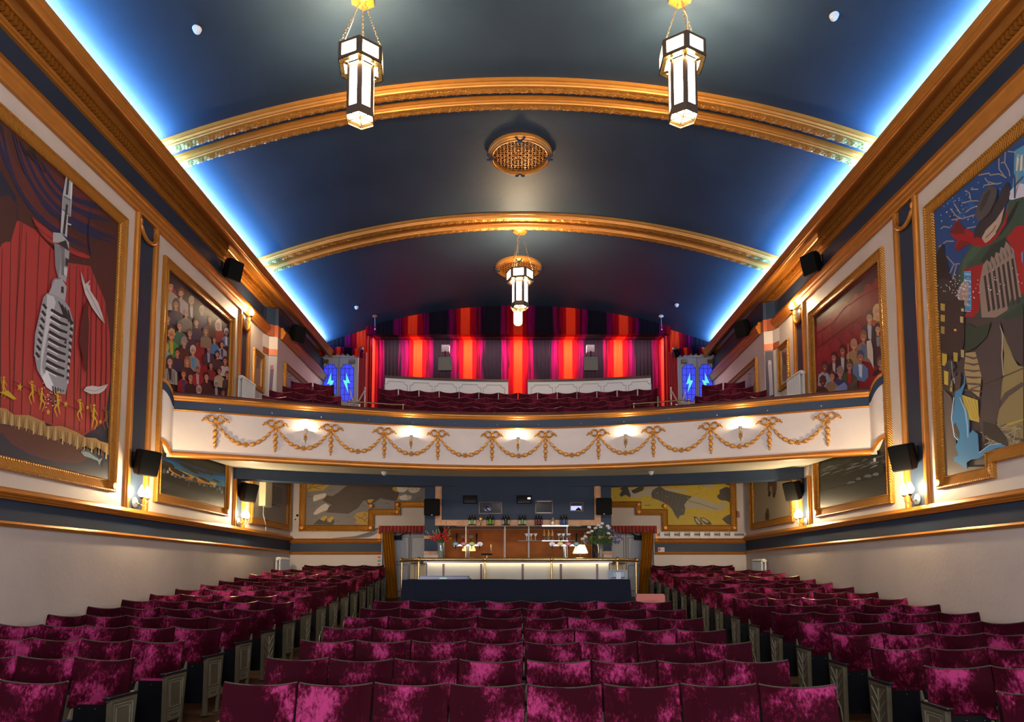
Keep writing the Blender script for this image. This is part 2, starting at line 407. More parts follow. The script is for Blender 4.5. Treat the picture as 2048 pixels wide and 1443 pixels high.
# ------------------------------------------------------------------ frames and murals
def sweep(path, prof, f3, closed=True):
    """path: inner edge polygon (u,v) in a plane, prof: (outward, proud); outward is to the path's right-hand side"""
    n = len(path); rings = []
    for i in range(n):
        p = Vector(path[i]); a = Vector(path[(i - 1) % n]); c = Vector(path[(i + 1) % n])
        if not closed and i == 0: a = p - (c - p)
        if not closed and i == n - 1: c = p + (p - a)
        d1 = (p - a).normalized(); d2 = (c - p).normalized()
        n1 = Vector((d1.y, -d1.x)); n2 = Vector((d2.y, -d2.x)); m = (n1 + n2)
        m = m / max(m.dot(n1), .3) if m.length > 1e-6 else n1
        rings.append([f3(p.x + m.x * o, p.y + m.y * o, pr) for o, pr in prof])
    b = MB()
    if closed: rings.append(rings[0])
    b.loops(rings, caps=not closed)
    return b
FR = [(0, 0), (0, .03), (.018, .045), (.03, .03), (.045, .035), (.125, .05), (.14, .07), (.16, .07), (.172, .05), (.172, 0)]
def sideplane(s, X=None):
    X = X or W
    return lambda u, v, p: (s * (X - p), u, EYE + v)
def backplane(D): return lambda u, v, p: (u, D - p, EYE + v)

class Art:
    """paint: flat coloured shapes laid layer on layer on one canvas. Shapes are given in trace coordinates and mapped to the canvas plane."""
    def __init__(s, f3, mapf, poly, col):
        s.f3 = f3; s.mapf = mapf; s.b = MB(); s.k = 0
        s.b.add([f3(u, v, .004) for u, v in poly], [tuple(range(len(poly)))], col)
        s.bounds = (min(p[0] for p in poly), max(p[0] for p in poly), min(p[1] for p in poly), max(p[1] for p in poly)); s.z = (0, 0, 1)
    def src(s, ox, oy, sc): s.z = (ox, oy, sc); return s
    def uv(s, p):
        ox, oy, sc = s.z; u, v = s.mapf(ox + p[0] / sc, oy + p[1] / sc)
        a, b_, c, d = s.bounds
        return min(max(u, a), b_), min(max(v, c), d)
    def poly(s, pts, col):
        s.k += 1; q = .004 + .00006 * s.k
        uvs = [s.uv(p) for p in pts]; o = []
        for p in uvs:
            if not o or (abs(p[0] - o[-1][0]) + abs(p[1] - o[-1][1])) > 1e-4: o.append(p)
        if len(o) > 2 and (abs(o[0][0] - o[-1][0]) + abs(o[0][1] - o[-1][1])) < 1e-4: o.pop()
        if len(o) < 3: return
        s.b.add([s.f3(u, v, q) for u, v in o], [tuple(range(len(o)))], hx(col) if isinstance(col, str) else col)
    def ell(s, cx, cy, rx, ry, col, rot=0, n=14, a0=0, a1=2 * PI):
        c, q = math.cos(rot), math.sin(rot)
        P = []
        for k in range(n):
            a = a0 + (a1 - a0) * k / (n if a1 - a0 > 6.2 else n - 1)
            x, y = rx * math.cos(a), ry * math.sin(a); P.append((cx + x * c - y * q, cy + x * q + y * c))
        s.poly(P, col)
    def line(s, pts, w, col):
        L_, R_ = [], []
        for i, p in enumerate(pts):
            a = pts[max(i - 1, 0)]; c = pts[min(i + 1, len(pts) - 1)]
            dx, dy = c[0] - a[0], c[1] - a[1]; l = math.hypot(dx, dy) or 1
            ww = w[i] if isinstance(w, (list, tuple)) else w
            L_.append((p[0] - dy / l * ww / 2, p[1] + dx / l * ww / 2)); R_.append((p[0] + dy / l * ww / 2, p[1] - dx / l * ww / 2))
        for i in range(len(pts) - 1): s.poly([L_[i], L_[i + 1], R_[i + 1], R_[i]], col)
def bez(p0, p1, p2, n=10):
    return [((1 - t) ** 2 * p0[0] + 2 * t * (1 - t) * p1[0] + t * t * p2[0], (1 - t) ** 2 * p0[1] + 2 * t * (1 - t) * p1[1] + t * t * p2[1]) for t in [i / n for i in range(n + 1)]]

def ray(x, y):
    a = (x - CX) / F_; bb = (Y0 - y) / F_
    return (a, CT - bb * ST, ST + bb * CT)
def map_side(s, X=None):
    X = X or W
    def f(x, y):
        r = ray(x, y); t = s * X / r[0]; return (t * r[1], t * r[2])
    return f
def map_back(D):
    def f(x, y):
        r = ray(x, y); t = D / r[1]; return (t * r[0], t * r[2])
    return f

def framed(name, label, cat, path, art, f3, loc, closed=True, group=None, prof=FR, rev=False, corner=None):
    t = thing(name, label, cat, (0, 0, 0), 0, group)
    art.b.build('canvas', PAINT, t)
    pth = list(reversed(path)) if rev else path
    fr = sweep(pth, prof, f3, closed).build('frame', REED, t)
    if corner:
        for (u, v) in corner:
            c = Vector(f3(u, v, .06)); n = (Vector(f3(u, v, .07)) - c).normalized()
            M = n.to_track_quat('Z', 'Y').to_matrix()
            MB().lathe(c, [(.0, -.03), (.06, -.03), (.06, .02), (.045, .03), (0, .03)], 12, M).build('corner_boss', GOLD, fr)
    return t

# --- left wall: microphone and red curtain mural
f3L = sideplane(-1); mL = map_side(-1)
A = Art(f3L, mL, [(6.95, 1.41), (10.11, 1.41), (10.11, 5.37), (6.95, 5.37)], hx('141c38'))
A.src(0, 220, 2.886)
A.poly([(-60, -300), (-60, 1500), (-420, 1500), (-420, -500)], '45201f'); A.poly([(-60, 700), (-60, 1755), (-420, 1700), (-420, 640)], 'a93232')
for x in (-380, -330, -270, -210, -150, -100): A.line([(x, 700), (x + 8, 1200), (x - 4, 1700)], 8, '5b1419')
A.poly([(-420, 1620), (-40, 1680), (-40, 1790), (-420, 1740)], 'a8854e')
A.poly([(-60, -300), (-60, 250), (90, 500), (100, 620), (60, 900), (20, 1500), (500, 1500), (640, 1400), (690, 660), (380, 380), (0, 60)], '45201f')
# lit red field
A.poly([(-80, 820), (0, 790), (60, 640), (110, 640), (200, 690), (300, 800), (390, 880), (520, 900), (570, 1000), (610, 1120), (632, 1300), (636, 1560), (600, 1800), (480, 1880), (250, 1800), (0, 1760), (-80, 1750)], 'a93232')
A.poly([(0, 500), (50, 490), (90, 540), (95, 640), (60, 760), (30, 760), (-40, 800), (-40, 520)], '45201f')
A.poly([(520, 905), (560, 860), (640, 830), (690, 800), (690, 1560), (636, 1600), (632, 1300), (605, 1100)], '4a1f20')
for i, (x0, y0_, x1, y1) in enumerate(((60, 760, 55, 1740), (115, 640, 70, 1750), (225, 720, 170, 1780), (285, 800, 245, 1790), (330, 900, 300, 1810), (400, 890, 372, 1830), (440, 900, 425, 1840),
                                       (480, 905, 455, 1850), (505, 905, 490, 1860), (530, 930, 520, 1860), (555, 980, 545, 1860), (585, 1050, 570, 1850), (10, 800, 0, 1730), (150, 700, 120, 1760), (610, 1120, 600, 1830))):
    A.line([(x0, y0_), ((x0 + x1) / 2 + 6 * ((i % 3) - 1), (y0_ + y1) / 2), (x1, y1)], [3, 9 if i % 2 else 6, 5], '5b1419' if i % 2 else '3a0d14')
for x in (90, 200, 270, 350, 465): A.line([(x + 20, 760), (x, 1300), (x - 30, 1740)], [2, 5, 3], '8e2328')
# drapery swags at the top
for k, (a, c_, m_) in enumerate((((-40, 60), (560, 700), (60, 560)), ((0, 90), (520, 800), (90, 640)), ((70, 130), (640, 760), (200, 640)), ((110, 180), (660, 740), (280, 640)), ((170, 240), (640, 640), (340, 600)), ((230, 300), (600, 560), (380, 540)))):
    A.line(bez(a, m_, c_, 14), [6, 14, 22, 30, 38, 44, 46, 46, 44, 40, 34, 28, 22, 14, 8], '15204a')
    A.line(bez((a[0] + 14, a[1] + 6), (m_[0] + 20, m_[1] - 30), (c_[0] - 6, c_[1] - 30), 14), [2, 8, 18, 30, 40, 46, 48, 48, 46, 40, 34, 26, 16, 8, 4], '5a2426')
A.line(bez((180, 620), (300, 790), (510, 850), 12), [4, 18, 34, 46, 50, 50, 46, 40, 34, 30, 30, 26, 14], 'a33030')
A.line(bez((190, 660), (330, 800), (510, 830), 12), 5, '6a1d20')
A.line(bez((200, 690), (340, 850), (500, 862), 12), 5, '6a1d20')
A.line(bez((520, 500), (490, 700), (520, 840), 8), 6, '15204a')
# hanging rigging sketch (dark roll with struts)
A.poly([(122, 225), (150, 235), (175, 222), (190, 232), (198, 262), (180, 270), (178, 296), (160, 265), (140, 262)], '1b1110')
A.line([(190, 265), (225, 300), (245, 335), (256, 360)], 5, '1b1110'); A.line([(205, 295), (235, 350), (256, 358)], 3, '1b1110')
# microphone stand
A.poly([(372, 378), (412, 408), (406, 520), (400, 615), (384, 610), (378, 735), (340, 705), (352, 500)], 'b9bcc2')
A.poly([(380, 385), (392, 395), (384, 490), (370, 488)], '3d4046'); A.line([(405, 420), (398, 560)], 5, 'eef0f2')
A.poly([(355, 490), (402, 515), (396, 610), (350, 575)], '8f949b'); A.line([(360, 497), (398, 520)], 4, '1e2024'); A.line([(352, 572), (396, 610)], 4, '1e2024')
A.poly([(372, 540), (384, 548), (366, 720), (352, 712)], '24272c')
A.line([(380, 655), (402, 662)], 8, 'cfd2d6')
A.poly([(298, 705), (345, 710), (390, 765), (388, 812), (340, 782), (328, 765), (296, 762)], 'a9adb3'); A.poly([(328, 765), (372, 750), (390, 812), (340, 784)], '24262b')
A.poly([(304, 765), (340, 780), (350, 860), (344, 960), (330, 985), (310, 900)], '7e848c')
A.poly([(345, 785), (392, 815), (384, 900), (372, 995), (330, 960), (340, 880)], '9da1a8')
for k in range(18): A.line([(344, 792 + k * 9), (364, 800 + k * 9)], 4, '1a1b1f')
A.poly([(368, 850), (388, 862), (382, 905), (366, 896)], '2e3036'); A.poly([(360, 905), (380, 915), (376, 960), (360, 950)], 'c9ccd0')
A.ell(314, 1006, 26, 38, '7f868f'); A.ell(316, 1006, 16, 27, 'c8ccd1'); A.line([(318, 985), (312, 1025)], 4, '3a3d43')
A.poly([(300, 990), (345, 970), (376, 1020), (366, 1110), (330, 1085), (270, 1060)], 'a2a6ad'); A.poly([(344, 1015), (358, 1020), (358, 1058), (342, 1052)], '23252a')
# microphone head
A.poly([(262, 1056), (300, 1062), (360, 1095), (392, 1140), (416, 1230), (404, 1330), (395, 1450), (380, 1580), (368, 1640), (300, 1630), (255, 1590), (205, 1500), (186, 1400), (192, 1290), (222, 1160), (240, 1080)], '9298a1')
A.poly([(262, 1062), (300, 1075), (312, 1110), (290, 1190), (262, 1300), (240, 1420), (232, 1480), (246, 1540), (290, 1580), (262, 1590), (222, 1520), (228, 1400), (250, 1250), (258, 1140)], 'c2c6ce')
A.poly([(232, 1540), (262, 1500), (300, 1590), (290, 1622), (256, 1596)], 'dfe3ea')
for k in range(9):
    y = 1150 + k * 42; A.line([(284 - k * 4, y), (340 - k * 3, y + 34), (384 - k * 3, y + 50)], [16, 17, 13], '16171b'); A.line([(284 - k * 4, y + 17), (340 - k * 3, y + 50)], 5, 'eceff3')
for k in range(8):
    A.line([(238 - k * 6, 1118 + k * 40), (258 - k * 6, 1146 + k * 40)], 14, '1b1c21'); A.line([(228 - k * 6, 1130 + k * 40), (250 - k * 6, 1160 + k * 40)], 7, 'b7bcc5')
for k in range(9):
    A.line([(396 - k * 2, 1216 + k * 40), (412 - k * 4, 1232 + k * 41)], 14, '1b1c21'); A.line([(396 - k * 2, 1234 + k * 40), (412 - k * 4, 1250 + k * 41)], 7, 'c7ccd4')
for k in range(4): A.line([(328 + k * 18, 1104 + k * 16), (350 + k * 15, 1150 + k * 20), (358 + k * 14, 1186 + k * 18)], [6, 12, 8], '17181c')
for k in range(6): A.line([(292 + k * 15, 1590 + k * 6), (298 + k * 14, 1640 - k * 4)], 6, '1c1d22')
A.ell(366, 1340, 7, 9, '2a2b30')
# falling feathers and shadow
A.poly([(455, 930), (462, 985), (480, 1060), (520, 1140), (560, 1195), (594, 1234), (580, 1180), (556, 1110), (510, 1040), (508, 1010), (480, 1000)], 'c9c5c6')
A.line([(458, 935), (490, 1030), (592, 1232)], 3, '77757a')
for k in range(4): A.line([(478, 1010 + 4 * k), (508 - 4 * k, 985 + 12 * k)], 5, 'c9c5c6')
A.poly([(488, 1085), (470, 1150), (455, 1230), (446, 1350), (470, 1440), (478, 1515), (488, 1500), (500, 1330), (502, 1220), (494, 1150)], '4c1416')
A.line([(60, 1560), (250, 1655), (480, 1745)], 3, '1a1414')
A.line([(116, 650), (100, 900), (80, 1200), (64, 1500)], 3, '221012')
for k in range(30): A.ell(290 + random.gauss(0, 28), 1660 + random.gauss(0, 34), random.uniform(2, 6), random.uniform(2, 5), 'd9cfc8', n=5)
A.poly([(285, 1650), (300, 1640), (302, 1680), (330, 1700), (336, 1716), (290, 1690)], '6b4a38')
A.src(0, 680, 2.886)
A.poly([(470, 290), (486, 268), (520, 262), (560, 268), (614, 252), (590, 290), (560, 308), (510, 310)], 'c6c3c6'); A.line([(478, 284), (540, 294), (612, 254)], 3, '8a888e')
def star(x, y, r, col='c9a51f'):
    A.poly([(x + (r if k % 2 == 0 else r * .42) * math.sin(k * PI / 5 + .15) * .9, y - (r if k % 2 == 0 else r * .42) * math.cos(k * PI / 5 + .15) * 1.3) for k in range(10)], col)
for q in ((100, 270, 20), (265, 414, 16), (367, 368, 16), (493, 388, 12), (567, 470, 12)): star(*q)
def figure(x, y, sz, pose, col='c9a51f'):
    H = sz; sz = sz * .62
    A.ell(x, y - H * .46, sz * .09, H * .055, col, n=8)
    A.line([(x, y - H * .38), (x + pose * .06 * sz, y), (x, y + H * .08)], [sz * .14, sz * .16, sz * .14], col)
    A.line([(x, y), (x - pose * sz * .20, y + H * .22), (x - pose * .02 * sz, y + H * .55)], [sz * .12, sz * .08, sz * .04], col)
    A.line([(x, y), (x + pose * sz * .10, y + H * .25), (x + pose * .16 * sz, y + H * .45)], [sz * .12, sz * .08, sz * .04], col)
    A.line([(x, y - H * .32), (x - sz * .2, y - H * .3 - pose * H * .12), (x - sz * .24, y - H * .5)], [sz * .07, sz * .05, sz * .03], col)
    A.line([(x, y - H * .32), (x + sz * .2, y - H * .2 - pose * H * .1), (x + sz * .26, y - H * .05)], [sz * .07, sz * .05, sz * .03], col)
for q in ((8, 270, 120, -1), (170, 300, 130, 1), (228, 340, 130, -1), (318, 365, 140, 1), (448, 400, 120, 1), (530, 440, 140, -1)): figure(*q)
figure(598, 450, 130, 1, '7a4a22')
A.poly([(-20, 300), (30, 290), (60, 320), (80, 340), (60, 342), (20, 320)], 'c9a51f')
# gold fringe
top = [(-40, 385), (20, 395), (60, 430), (150, 432), (170, 440), (240, 470), (250, 495), (340, 495), (370, 505), (430, 530), (480, 560), (540, 565), (560, 580), (612, 596)]
bot = [(612, 664), (570, 630), (540, 615), (520, 632), (480, 610), (440, 622), (400, 600), (360, 590), (340, 568), (300, 580), (240, 550), (200, 545), (160, 515), (60, 492), (0, 482), (-40, 478)]
A.poly([(-40, 470), (100, 500), (300, 560), (500, 630), (620, 660), (620, 820), (-40, 700)], '141c38')
A.poly([(-60, 478), (60, 500), (160, 520), (300, 575), (420, 610), (520, 640), (505, 680), (440, 705), (300, 700), (160, 660), (60, 600), (0, 540), (-60, 520)], '552422')
A.poly([(0, 545), (60, 605), (160, 660), (300, 702), (440, 708), (500, 690), (450, 700), (300, 690), (170, 648), (70, 590)], '5c1d35')
A.poly(top + bot, 'a8854e')
for k in range(46):
    x = -30 + k * 14; y = 395 + (x + 30) * .335 + 5 * math.sin(k); A.line([(x, y), (x - 4 + 5 * math.sin(k * 2.1), y + 74)], [2, 5 + 3 * (k % 2)], '6b4a22' if k % 3 else 'd9c08a')
A.poly([(450, 645), (464, 632), (500, 638), (540, 668), (556, 690), (576, 678), (566, 702), (558, 720), (550, 696), (510, 680), (470, 668)], '8fa5a8')
A.line([(466, 636), (500, 643), (545, 676)], 8, '2d5560'); A.ell(460, 643, 3, 4, '101010')
A.poly([(560, 700), (590, 698), (602, 716), (580, 740), (572, 712)], '232026')
framed('framed_mural', 'large framed mural of a hanging silver microphone before a red curtain', 'mural', [(6.95, 1.41), (6.95, 5.37), (10.11, 5.37), (10.11, 1.41)], A, f3L, None, rev=True, corner=[(10.19, 1.33)])

# --- left wall: crowd portrait above balcony, harbour at dusk below
A = Art(f3L, mL, [(11.6, 1.39), (14.16, 1.39), (14.16, 5.34), (11.6, 5.34)], hx('1c1519'))
A.src(320, 530, 5.156)
A.poly([(60, 20), (720, 590), (710, 1000), (50, 700)], '2c1d22'); A.poly([(420, 400), (560, 520), (620, 700), (450, 640), (380, 500)], '453d37')
A.ell(400, 900, 60, 110, '8c1c20'); A.ell(430, 1090, 60, 110, '921f22'); A.ell(130, 310, 40, 70, '8c1c20'); A.ell(80, 780, 40, 40, '8c1c20')
def person(x, y, w, hair, cloth, style='short', skin='c48c6e', cl2=None):
    h = w * 1.75
    A.poly([(x - w * 1.5, y + h * 2.3), (x - w * 1.35, y + h * 1.0), (x - w * .5, y + h * .62), (x + w * .5, y + h * .75), (x + w * 1.4, y + h * 1.25), (x + w * 1.5, y + h * 2.7)], cloth)
    if cl2: A.poly([(x - w * .35, y + h * .7), (x + w * .35, y + h * .8), (x + w * .3, y + h * 2.2), (x - w * .2, y + h * 2.0)], cl2)
    if style == 'long': A.ell(x, y + h * .1, w * .85, h * .85, hair); A.poly([(x - w * .8, y), (x + w * .8, y + h * .1), (x + w * .85, y + h * .9), (x - w * .8, y + h * .8)], hair)
    elif style != 'bald': A.ell(x, y - h * .12, w * .66, h * .60, hair)
    A.poly([(x - w * .25, y + h * .3), (x + w * .25, y + h * .35), (x + w * .3, y + h * .85), (x - w * .3, y + h * .75)], skin)
    A.ell(x, y + h * .04, w * .5, h * .47, skin)
    if style in ('short', 'curly', 'long'): A.poly([(x - w * .5, y - h * .1), (x - w * .4, y - h * .42), (x, y - h * .52), (x + w * .42, y - h * .36), (x + w * .5, y), (x + w * .2, y - h * .27), (x - w * .2, y - h * .3)], hair)
    if style == 'curly':
        for k in range(7): A.ell(x + w * .62 * math.cos(k * .9 + 2.8), y - h * .1 + h * .5 * math.sin(k * .9 + 2.8), w * .2, h * .14, hair, n=7)
    if style == 'cap': A.poly([(x - w * .6, y - h * .1), (x - w * .5, y - h * .6), (x + w * .4, y - h * .6), (x + w * .7, y - h * .12), (x, y - h * .26)], hair)
    if style == 'beard': A.poly([(x - w * .45, y + h * .1), (x, y + h * .2), (x + w * .45, y + h * .14), (x + w * .3, y + h * .75), (x - w * .3, y + h * .7)], hair)
    A.ell(x - w * .18, y - h * .03, w * .08, h * .03, '2a1c18', n=6); A.ell(x + w * .2, y, w * .08, h * .03, '2a1c18', n=6)
    A.line([(x - w * .18, y + h * .24), (x, y + h * .28), (x + w * .18, y + h * .26)], h * .05, 'ead9d0')
    A.line([(x + w * .02, y), (x + w * .06, y + h * .13)], w * .07, '8e5f48')
PEO = [(322, 370, 46, 'b7a98a', '17161a', 'short', 'cd9f7c', 'cfcfd2'), (428, 465, 42, 'b9b4b0', '1f3160', 'beard', 'c48c6e'), (215, 290, 50, '7b3f22', 'b5a8a4', 'curly', 'd39c7c'), (598, 610, 42, 'cdc6ba', '8f1d1f', 'long', 'c89078'),
       (512, 560, 40, '3a2b22', '3a2c25', 'short', 'b98466'), (680, 690, 36, 'b8c0cc', '3f6fa0', 'cap', '7d4a38', 'c9d2d8'), (105, 215, 54, '15161b', 'b9b4ac', 'cap', 'cf9277'), (160, 400, 50, '4e3226', '1a2348', 'long', 'b97c5e'), (265, 490, 46, 'a08a78', '77756c', 'bald', 'c58b6c'),
       (372, 590, 42, '42291b', '18234c', 'long', 'cfa080'), (468, 680, 40, '6b4a34', '85795c', 'long', 'bd8868'), (75, 550, 46, '1c1615', '1c1a1e', 'short', 'b5795c'), (197, 625, 46, '6d6057', '1d6a50', 'short', 'c48769'), (555, 770, 34, '4b3325', '2f78b5', 'short', 'c48c6e'),
       (632, 815, 36, '30221c', '8f9cb4', 'short', 'b87c60', '2e3c5c'), (300, 700, 44, '5d5048', '26262b', 'short', 'b98669'), (110, 715, 54, 'c7a05a', '1f9440', 'curly', 'c9685a', 'c9a51f'), (240, 790, 48, '8f8d8c', '3d2419', 'curly', 'c18b70'),
       (492, 850, 42, '2c231f', '1f2838', 'bald', 'a46c52', '8fa0b8'), (330, 880, 48, 'c3c3c2', '8f9194', 'short', 'c88f72', '4c9ac4'), (582, 920, 38, '382d28', '2c2a2c', 'curly', 'b67d62'), (60, 850, 36, 'b89870', '7fa8bd', 'short', 'd3a488'), (168, 900, 44, '241b18', '1a2440', 'short', 'b47658'),
       (270, 990, 42, '93653b', '2a1c24', 'long', 'c48b6c'), (662, 985, 38, '3d2219', 'b9b4bc', 'long', 'b8785c'), (515, 1030, 36, '261d1a', '7d181c', 'short', 'b07456'), (375, 1060, 46, '8f9294', '9c2426', 'cap', '9a6044', 'c9a2a0'), (90, 990, 52, '42281e', 'a4a29c', 'long', 'c79880', '3a2318'),
       (600, 1090, 38, '332a28', 'b3a37f', 'short', 'a96f58'), (467, 1150, 44, '231c1b', '3d1c1a', 'short', 'c48a70'), (230, 1120, 44, '54301e', '8d1a1e', 'short', 'b67454', '1d3c78'), (300, 1160, 44, '3c302b', '17171a', 'bald', 'bd8367'), (680, 1130, 34, '4a3028', '303030', 'short', 'b47c62'),
       (567, 1220, 40, 'b8b4ac', '24222a', 'cap', '9a7f86', 'a9a4a8'), (387, 1290, 44, 'b4b0ac', '5a5254', 'beard', 'ad7a62'), (638, 1310, 36, '1d1b1d', '1b1c20', 'cap', '8a6050')]
for q in PEO: person(*q)
for k in range(5): A.line([(70 + k * 16, 1040 + k * 14), (60 + k * 18, 1190 + k * 8)], 5, '3a3a3c')
for k in range(6): A.line(bez((72, 290 + k * 18), (100, 318 + k * 18), (138, 298 + k * 20), 5), 3, '4a4a50')
A.src(230, 840, 4.508)
A.poly([(390, 180), (560, 330), (700, 345), (900, 420), (1010, 420), (1010, 870), (380, 760)], '14110f')
A.poly([(400, 345), (500, 350), (640, 410), (780, 470), (980, 500), (980, 560), (860, 560), (700, 500), (500, 420), (400, 385)], '145f9e')
A.poly([(400, 330), (460, 330), (650, 390), (820, 450), (980, 480), (980, 505), (780, 480), (640, 425), (500, 365), (400, 352)], '0f3a66')
A.poly([(480, 385), (620, 440), (760, 495), (980, 548), (980, 600), (760, 565), (600, 500), (470, 430)], '2f6f92')
A.poly([(470, 415), (620, 470), (760, 530), (900, 565), (900, 590), (760, 580), (600, 520), (470, 450)], 'd7a43a')
A.poly([(470, 440), (600, 500), (700, 530), (830, 570), (780, 600), (640, 545), (500, 475)], 'd97a18')
for (x, y, l, w) in ((640, 420, 80, 18), (760, 460, 50, 10), (560, 470, 90, 20), (690, 455, 60, 14), (790, 535, 60, 12), (840, 475, 40, 16), (900, 545, 40, 8), (470, 400, 60, 22), (620, 490, 50, 9), (440, 380, 50, 14)):
    A.ell(x, y, l, w, '2a221c', .45, 10)
A.poly([(400, 440), (420, 420), (445, 425), (470, 470), (560, 505), (650, 540), (720, 560), (980, 600), (980, 700), (700, 620), (520, 560), (400, 520)], '171310')
for (x, y, w, h) in ((425, 455, 14, 24), (460, 462, 10, 14), (500, 485, 12, 12), (530, 500, 12, 16), (570, 510, 10, 14), (600, 500, 10, 18), (630, 530, 14, 16), (665, 545, 10, 12), (705, 535, 22, 26), (750, 570, 12, 14), (790, 585, 14, 12), (850, 585, 10, 18), (880, 590, 12, 14), (930, 610, 10, 20), (950, 640, 8, 18)):
    A.poly([(x - w, y + h), (x - w, y - h * .3), (x, y - h), (x + w, y - h * .2), (x + w, y + h)], ['8fa3ab', '3d4b52', '5f7078', '26282a'][int(x) % 4]); A.ell(x, y + h * .4, 3, 3, 'c9a03a', n=5)
A.poly([(400, 530), (520, 570), (700, 630), (980, 710), (980, 740), (700, 680), (560, 650), (395, 600)], '28242a'); A.line([(395, 620), (470, 580)], 4, '4a4a52')
for x in (650, 815, 955): A.line([(x, 470 + (x - 650) * .25), (x, 600 + (x - 650) * .1)], 3, '6f7a80')
A.poly([(895, 610), (915, 610), (912, 638), (898, 638)], '2a5b6b')
framed('framed_mural', 'framed mural on left wall with theatre crowd portrait above balcony, dusk harbour below', 'mural', [(11.6, 1.39), (11.6, 5.34), (14.16, 5.34), (14.16, 1.39)], A, f3L, None, rev=True, corner=[(14.24, 1.31)])

# --- right wall: accordion player
f3R = sideplane(1); mR = map_side(1)
RP = [(9.70, 5.33), (9.70, 1.40), (8.86, 1.40), (8.86, 1.60), (6.95, 1.60), (6.95, 5.33)]
A = Art(f3R, mR, RP, hx('453e3c'))
A.src(1840, 250, 3.9)
A.poly([(800, 100), (1450, -500), (1450, 700), (800, 620)], '15498a'); A.poly([(800, 560), (1050, 640), (1150, 900), (1120, 1600), (800, 1600)], '2f4a3c'); A.poly([(880, 760), (1080, 860), (1060, 1350), (880, 1380)], 'a1151b'); A.poly([(1150, 600), (1450, 500), (1450, 2700), (1150, 2700)], '2c2728')
for k in range(10): A.poly([(1190 + 80 * (k % 3), 700 + k * 150), (1225 + 80 * (k % 3), 700 + k * 150), (1225 + 80 * (k % 3), 790 + k * 150), (1190 + 80 * (k % 3), 790 + k * 150)], 'b49a44')
A.poly([(100, 690), (811, 90), (900, 0), (900, 500), (720, 620), (400, 900), (340, 1150), (150, 1200), (130, 900)], '154480')
for k in range(26): A.ell(140 + random.random() * 560, 480 + random.random() * 420, random.uniform(18, 50), random.uniform(10, 26), random.choice(['1b5698', '0f3468', '12508c', '1d4a78']), random.random() * 3, 8)
A.poly([(740, 200), (811, 160), (900, 100), (900, 600), (760, 580), (720, 520), (735, 380)], '4f93b8'); A.poly([(700, 520), (770, 450), (900, 480), (900, 600), (700, 580)], 'cfcad6')
for x in (760, 790, 820): A.poly([(x, 240), (x + 16, 225), (x + 12, 350), (x - 8, 360)], 'd9cfb4')
for pts in ([(690, 205), (740, 210), (780, 260), (760, 400), (745, 570)], [(811, 400), (770, 470), (745, 560)], [(670, 210), (665, 290), (700, 360), (705, 400)], [(635, 295), (665, 290)], [(620, 260), (620, 340), (670, 410)],
            [(540, 370), (550, 390), (620, 380), (680, 410)], [(460, 390), (540, 375)], [(510, 410), (530, 440), (600, 460), (640, 450)], [(500, 470), (600, 455)], [(360, 510), (390, 530), (400, 580)], [(330, 610), (400, 590), (460, 590)],
            [(360, 680), (400, 650), (450, 630)], [(270, 610), (320, 690)], [(240, 650), (290, 710), (330, 730), (430, 700)], [(250, 740), (330, 725)], [(165, 810), (190, 790), (240, 800)], [(370, 805), (440, 790)], [(400, 500), (460, 500)],
            [(150, 950), (190, 920), (210, 905), (270, 905)], [(195, 1000), (190, 1060), (150, 1110)], [(210, 1020), (270, 1085), (315, 1080)], [(270, 1085), (240, 1150), (180, 1190)], [(290, 1090), (240, 1270)]):
    A.line(pts, [9] * len(pts), '9d9088')
A.line([(735, 380), (745, 420), (745, 570)], 14, '1c4a70'); A.line([(811, 400), (750, 470)], 12, '1c4a70')
for k in range(60): A.ell(140 + random.random() * 500, 560 + random.random() * 300 - random.random() * 150, 3.5, 4.5, 'd8e0ee', n=5)
# buildings
A.poly([(135, 1030), (150, 970), (170, 960), (180, 920), (195, 930), (200, 1010), (215, 1030), (240, 1180), (300, 1250), (300, 1443), (140, 1443)], '17181c')
A.poly([(150, 1190), (330, 1230), (320, 1443), (330, 1600), (150, 1600)], '302c2b')
# coat, scarf
A.poly([(330, 1443), (300, 1150), (350, 1020), (420, 920), (520, 900), (650, 760), (700, 590), (811, 560), (900, 560), (900, 1500), (700, 1500), (420, 1500)], '2f4a3c')
A.poly([(480, 1060), (560, 940), (700, 860), (830, 760), (860, 900), (700, 1000), (520, 1090)], '1d2f29'); A.poly([(760, 600), (790, 590), (720, 740), (640, 850), (610, 870)], '141c1a'); A.poly([(340, 1060), (420, 950), (500, 930), (480, 980), (380, 1080), (320, 1250)], '3a5a48')
A.poly([(280, 760), (310, 740), (340, 800), (420, 830), (470, 880), (560, 890), (620, 830), (680, 720), (690, 600), (697, 680), (680, 770), (600, 890), (530, 940), (450, 950), (400, 920), (330, 960), (300, 980), (275, 950), (300, 900), (250, 860), (240, 840)], '9c141a')
A.poly([(240, 840), (270, 790), (300, 740), (350, 800), (360, 850), (290, 850)], '6b1318'); A.poly([(275, 960), (320, 900), (390, 910), (310, 985)], '7c1216')
A.poly([(490, 880), (520, 820), (600, 740), (660, 640), (668, 640), (640, 760), (590, 850), (530, 915), (512, 918)], 'b39a88'); A.line([(520, 880), (580, 820), (600, 780)], 7, '6d5348'); A.line([(545, 900), (600, 840)], 4, 'dccdc0')
A.poly([(430, 880), (426, 830), (470, 750), (600, 620), (650, 500), (690, 440), (708, 470), (710, 540), (680, 620), (600, 740), (520, 820), (460, 870)], '2e2b30')
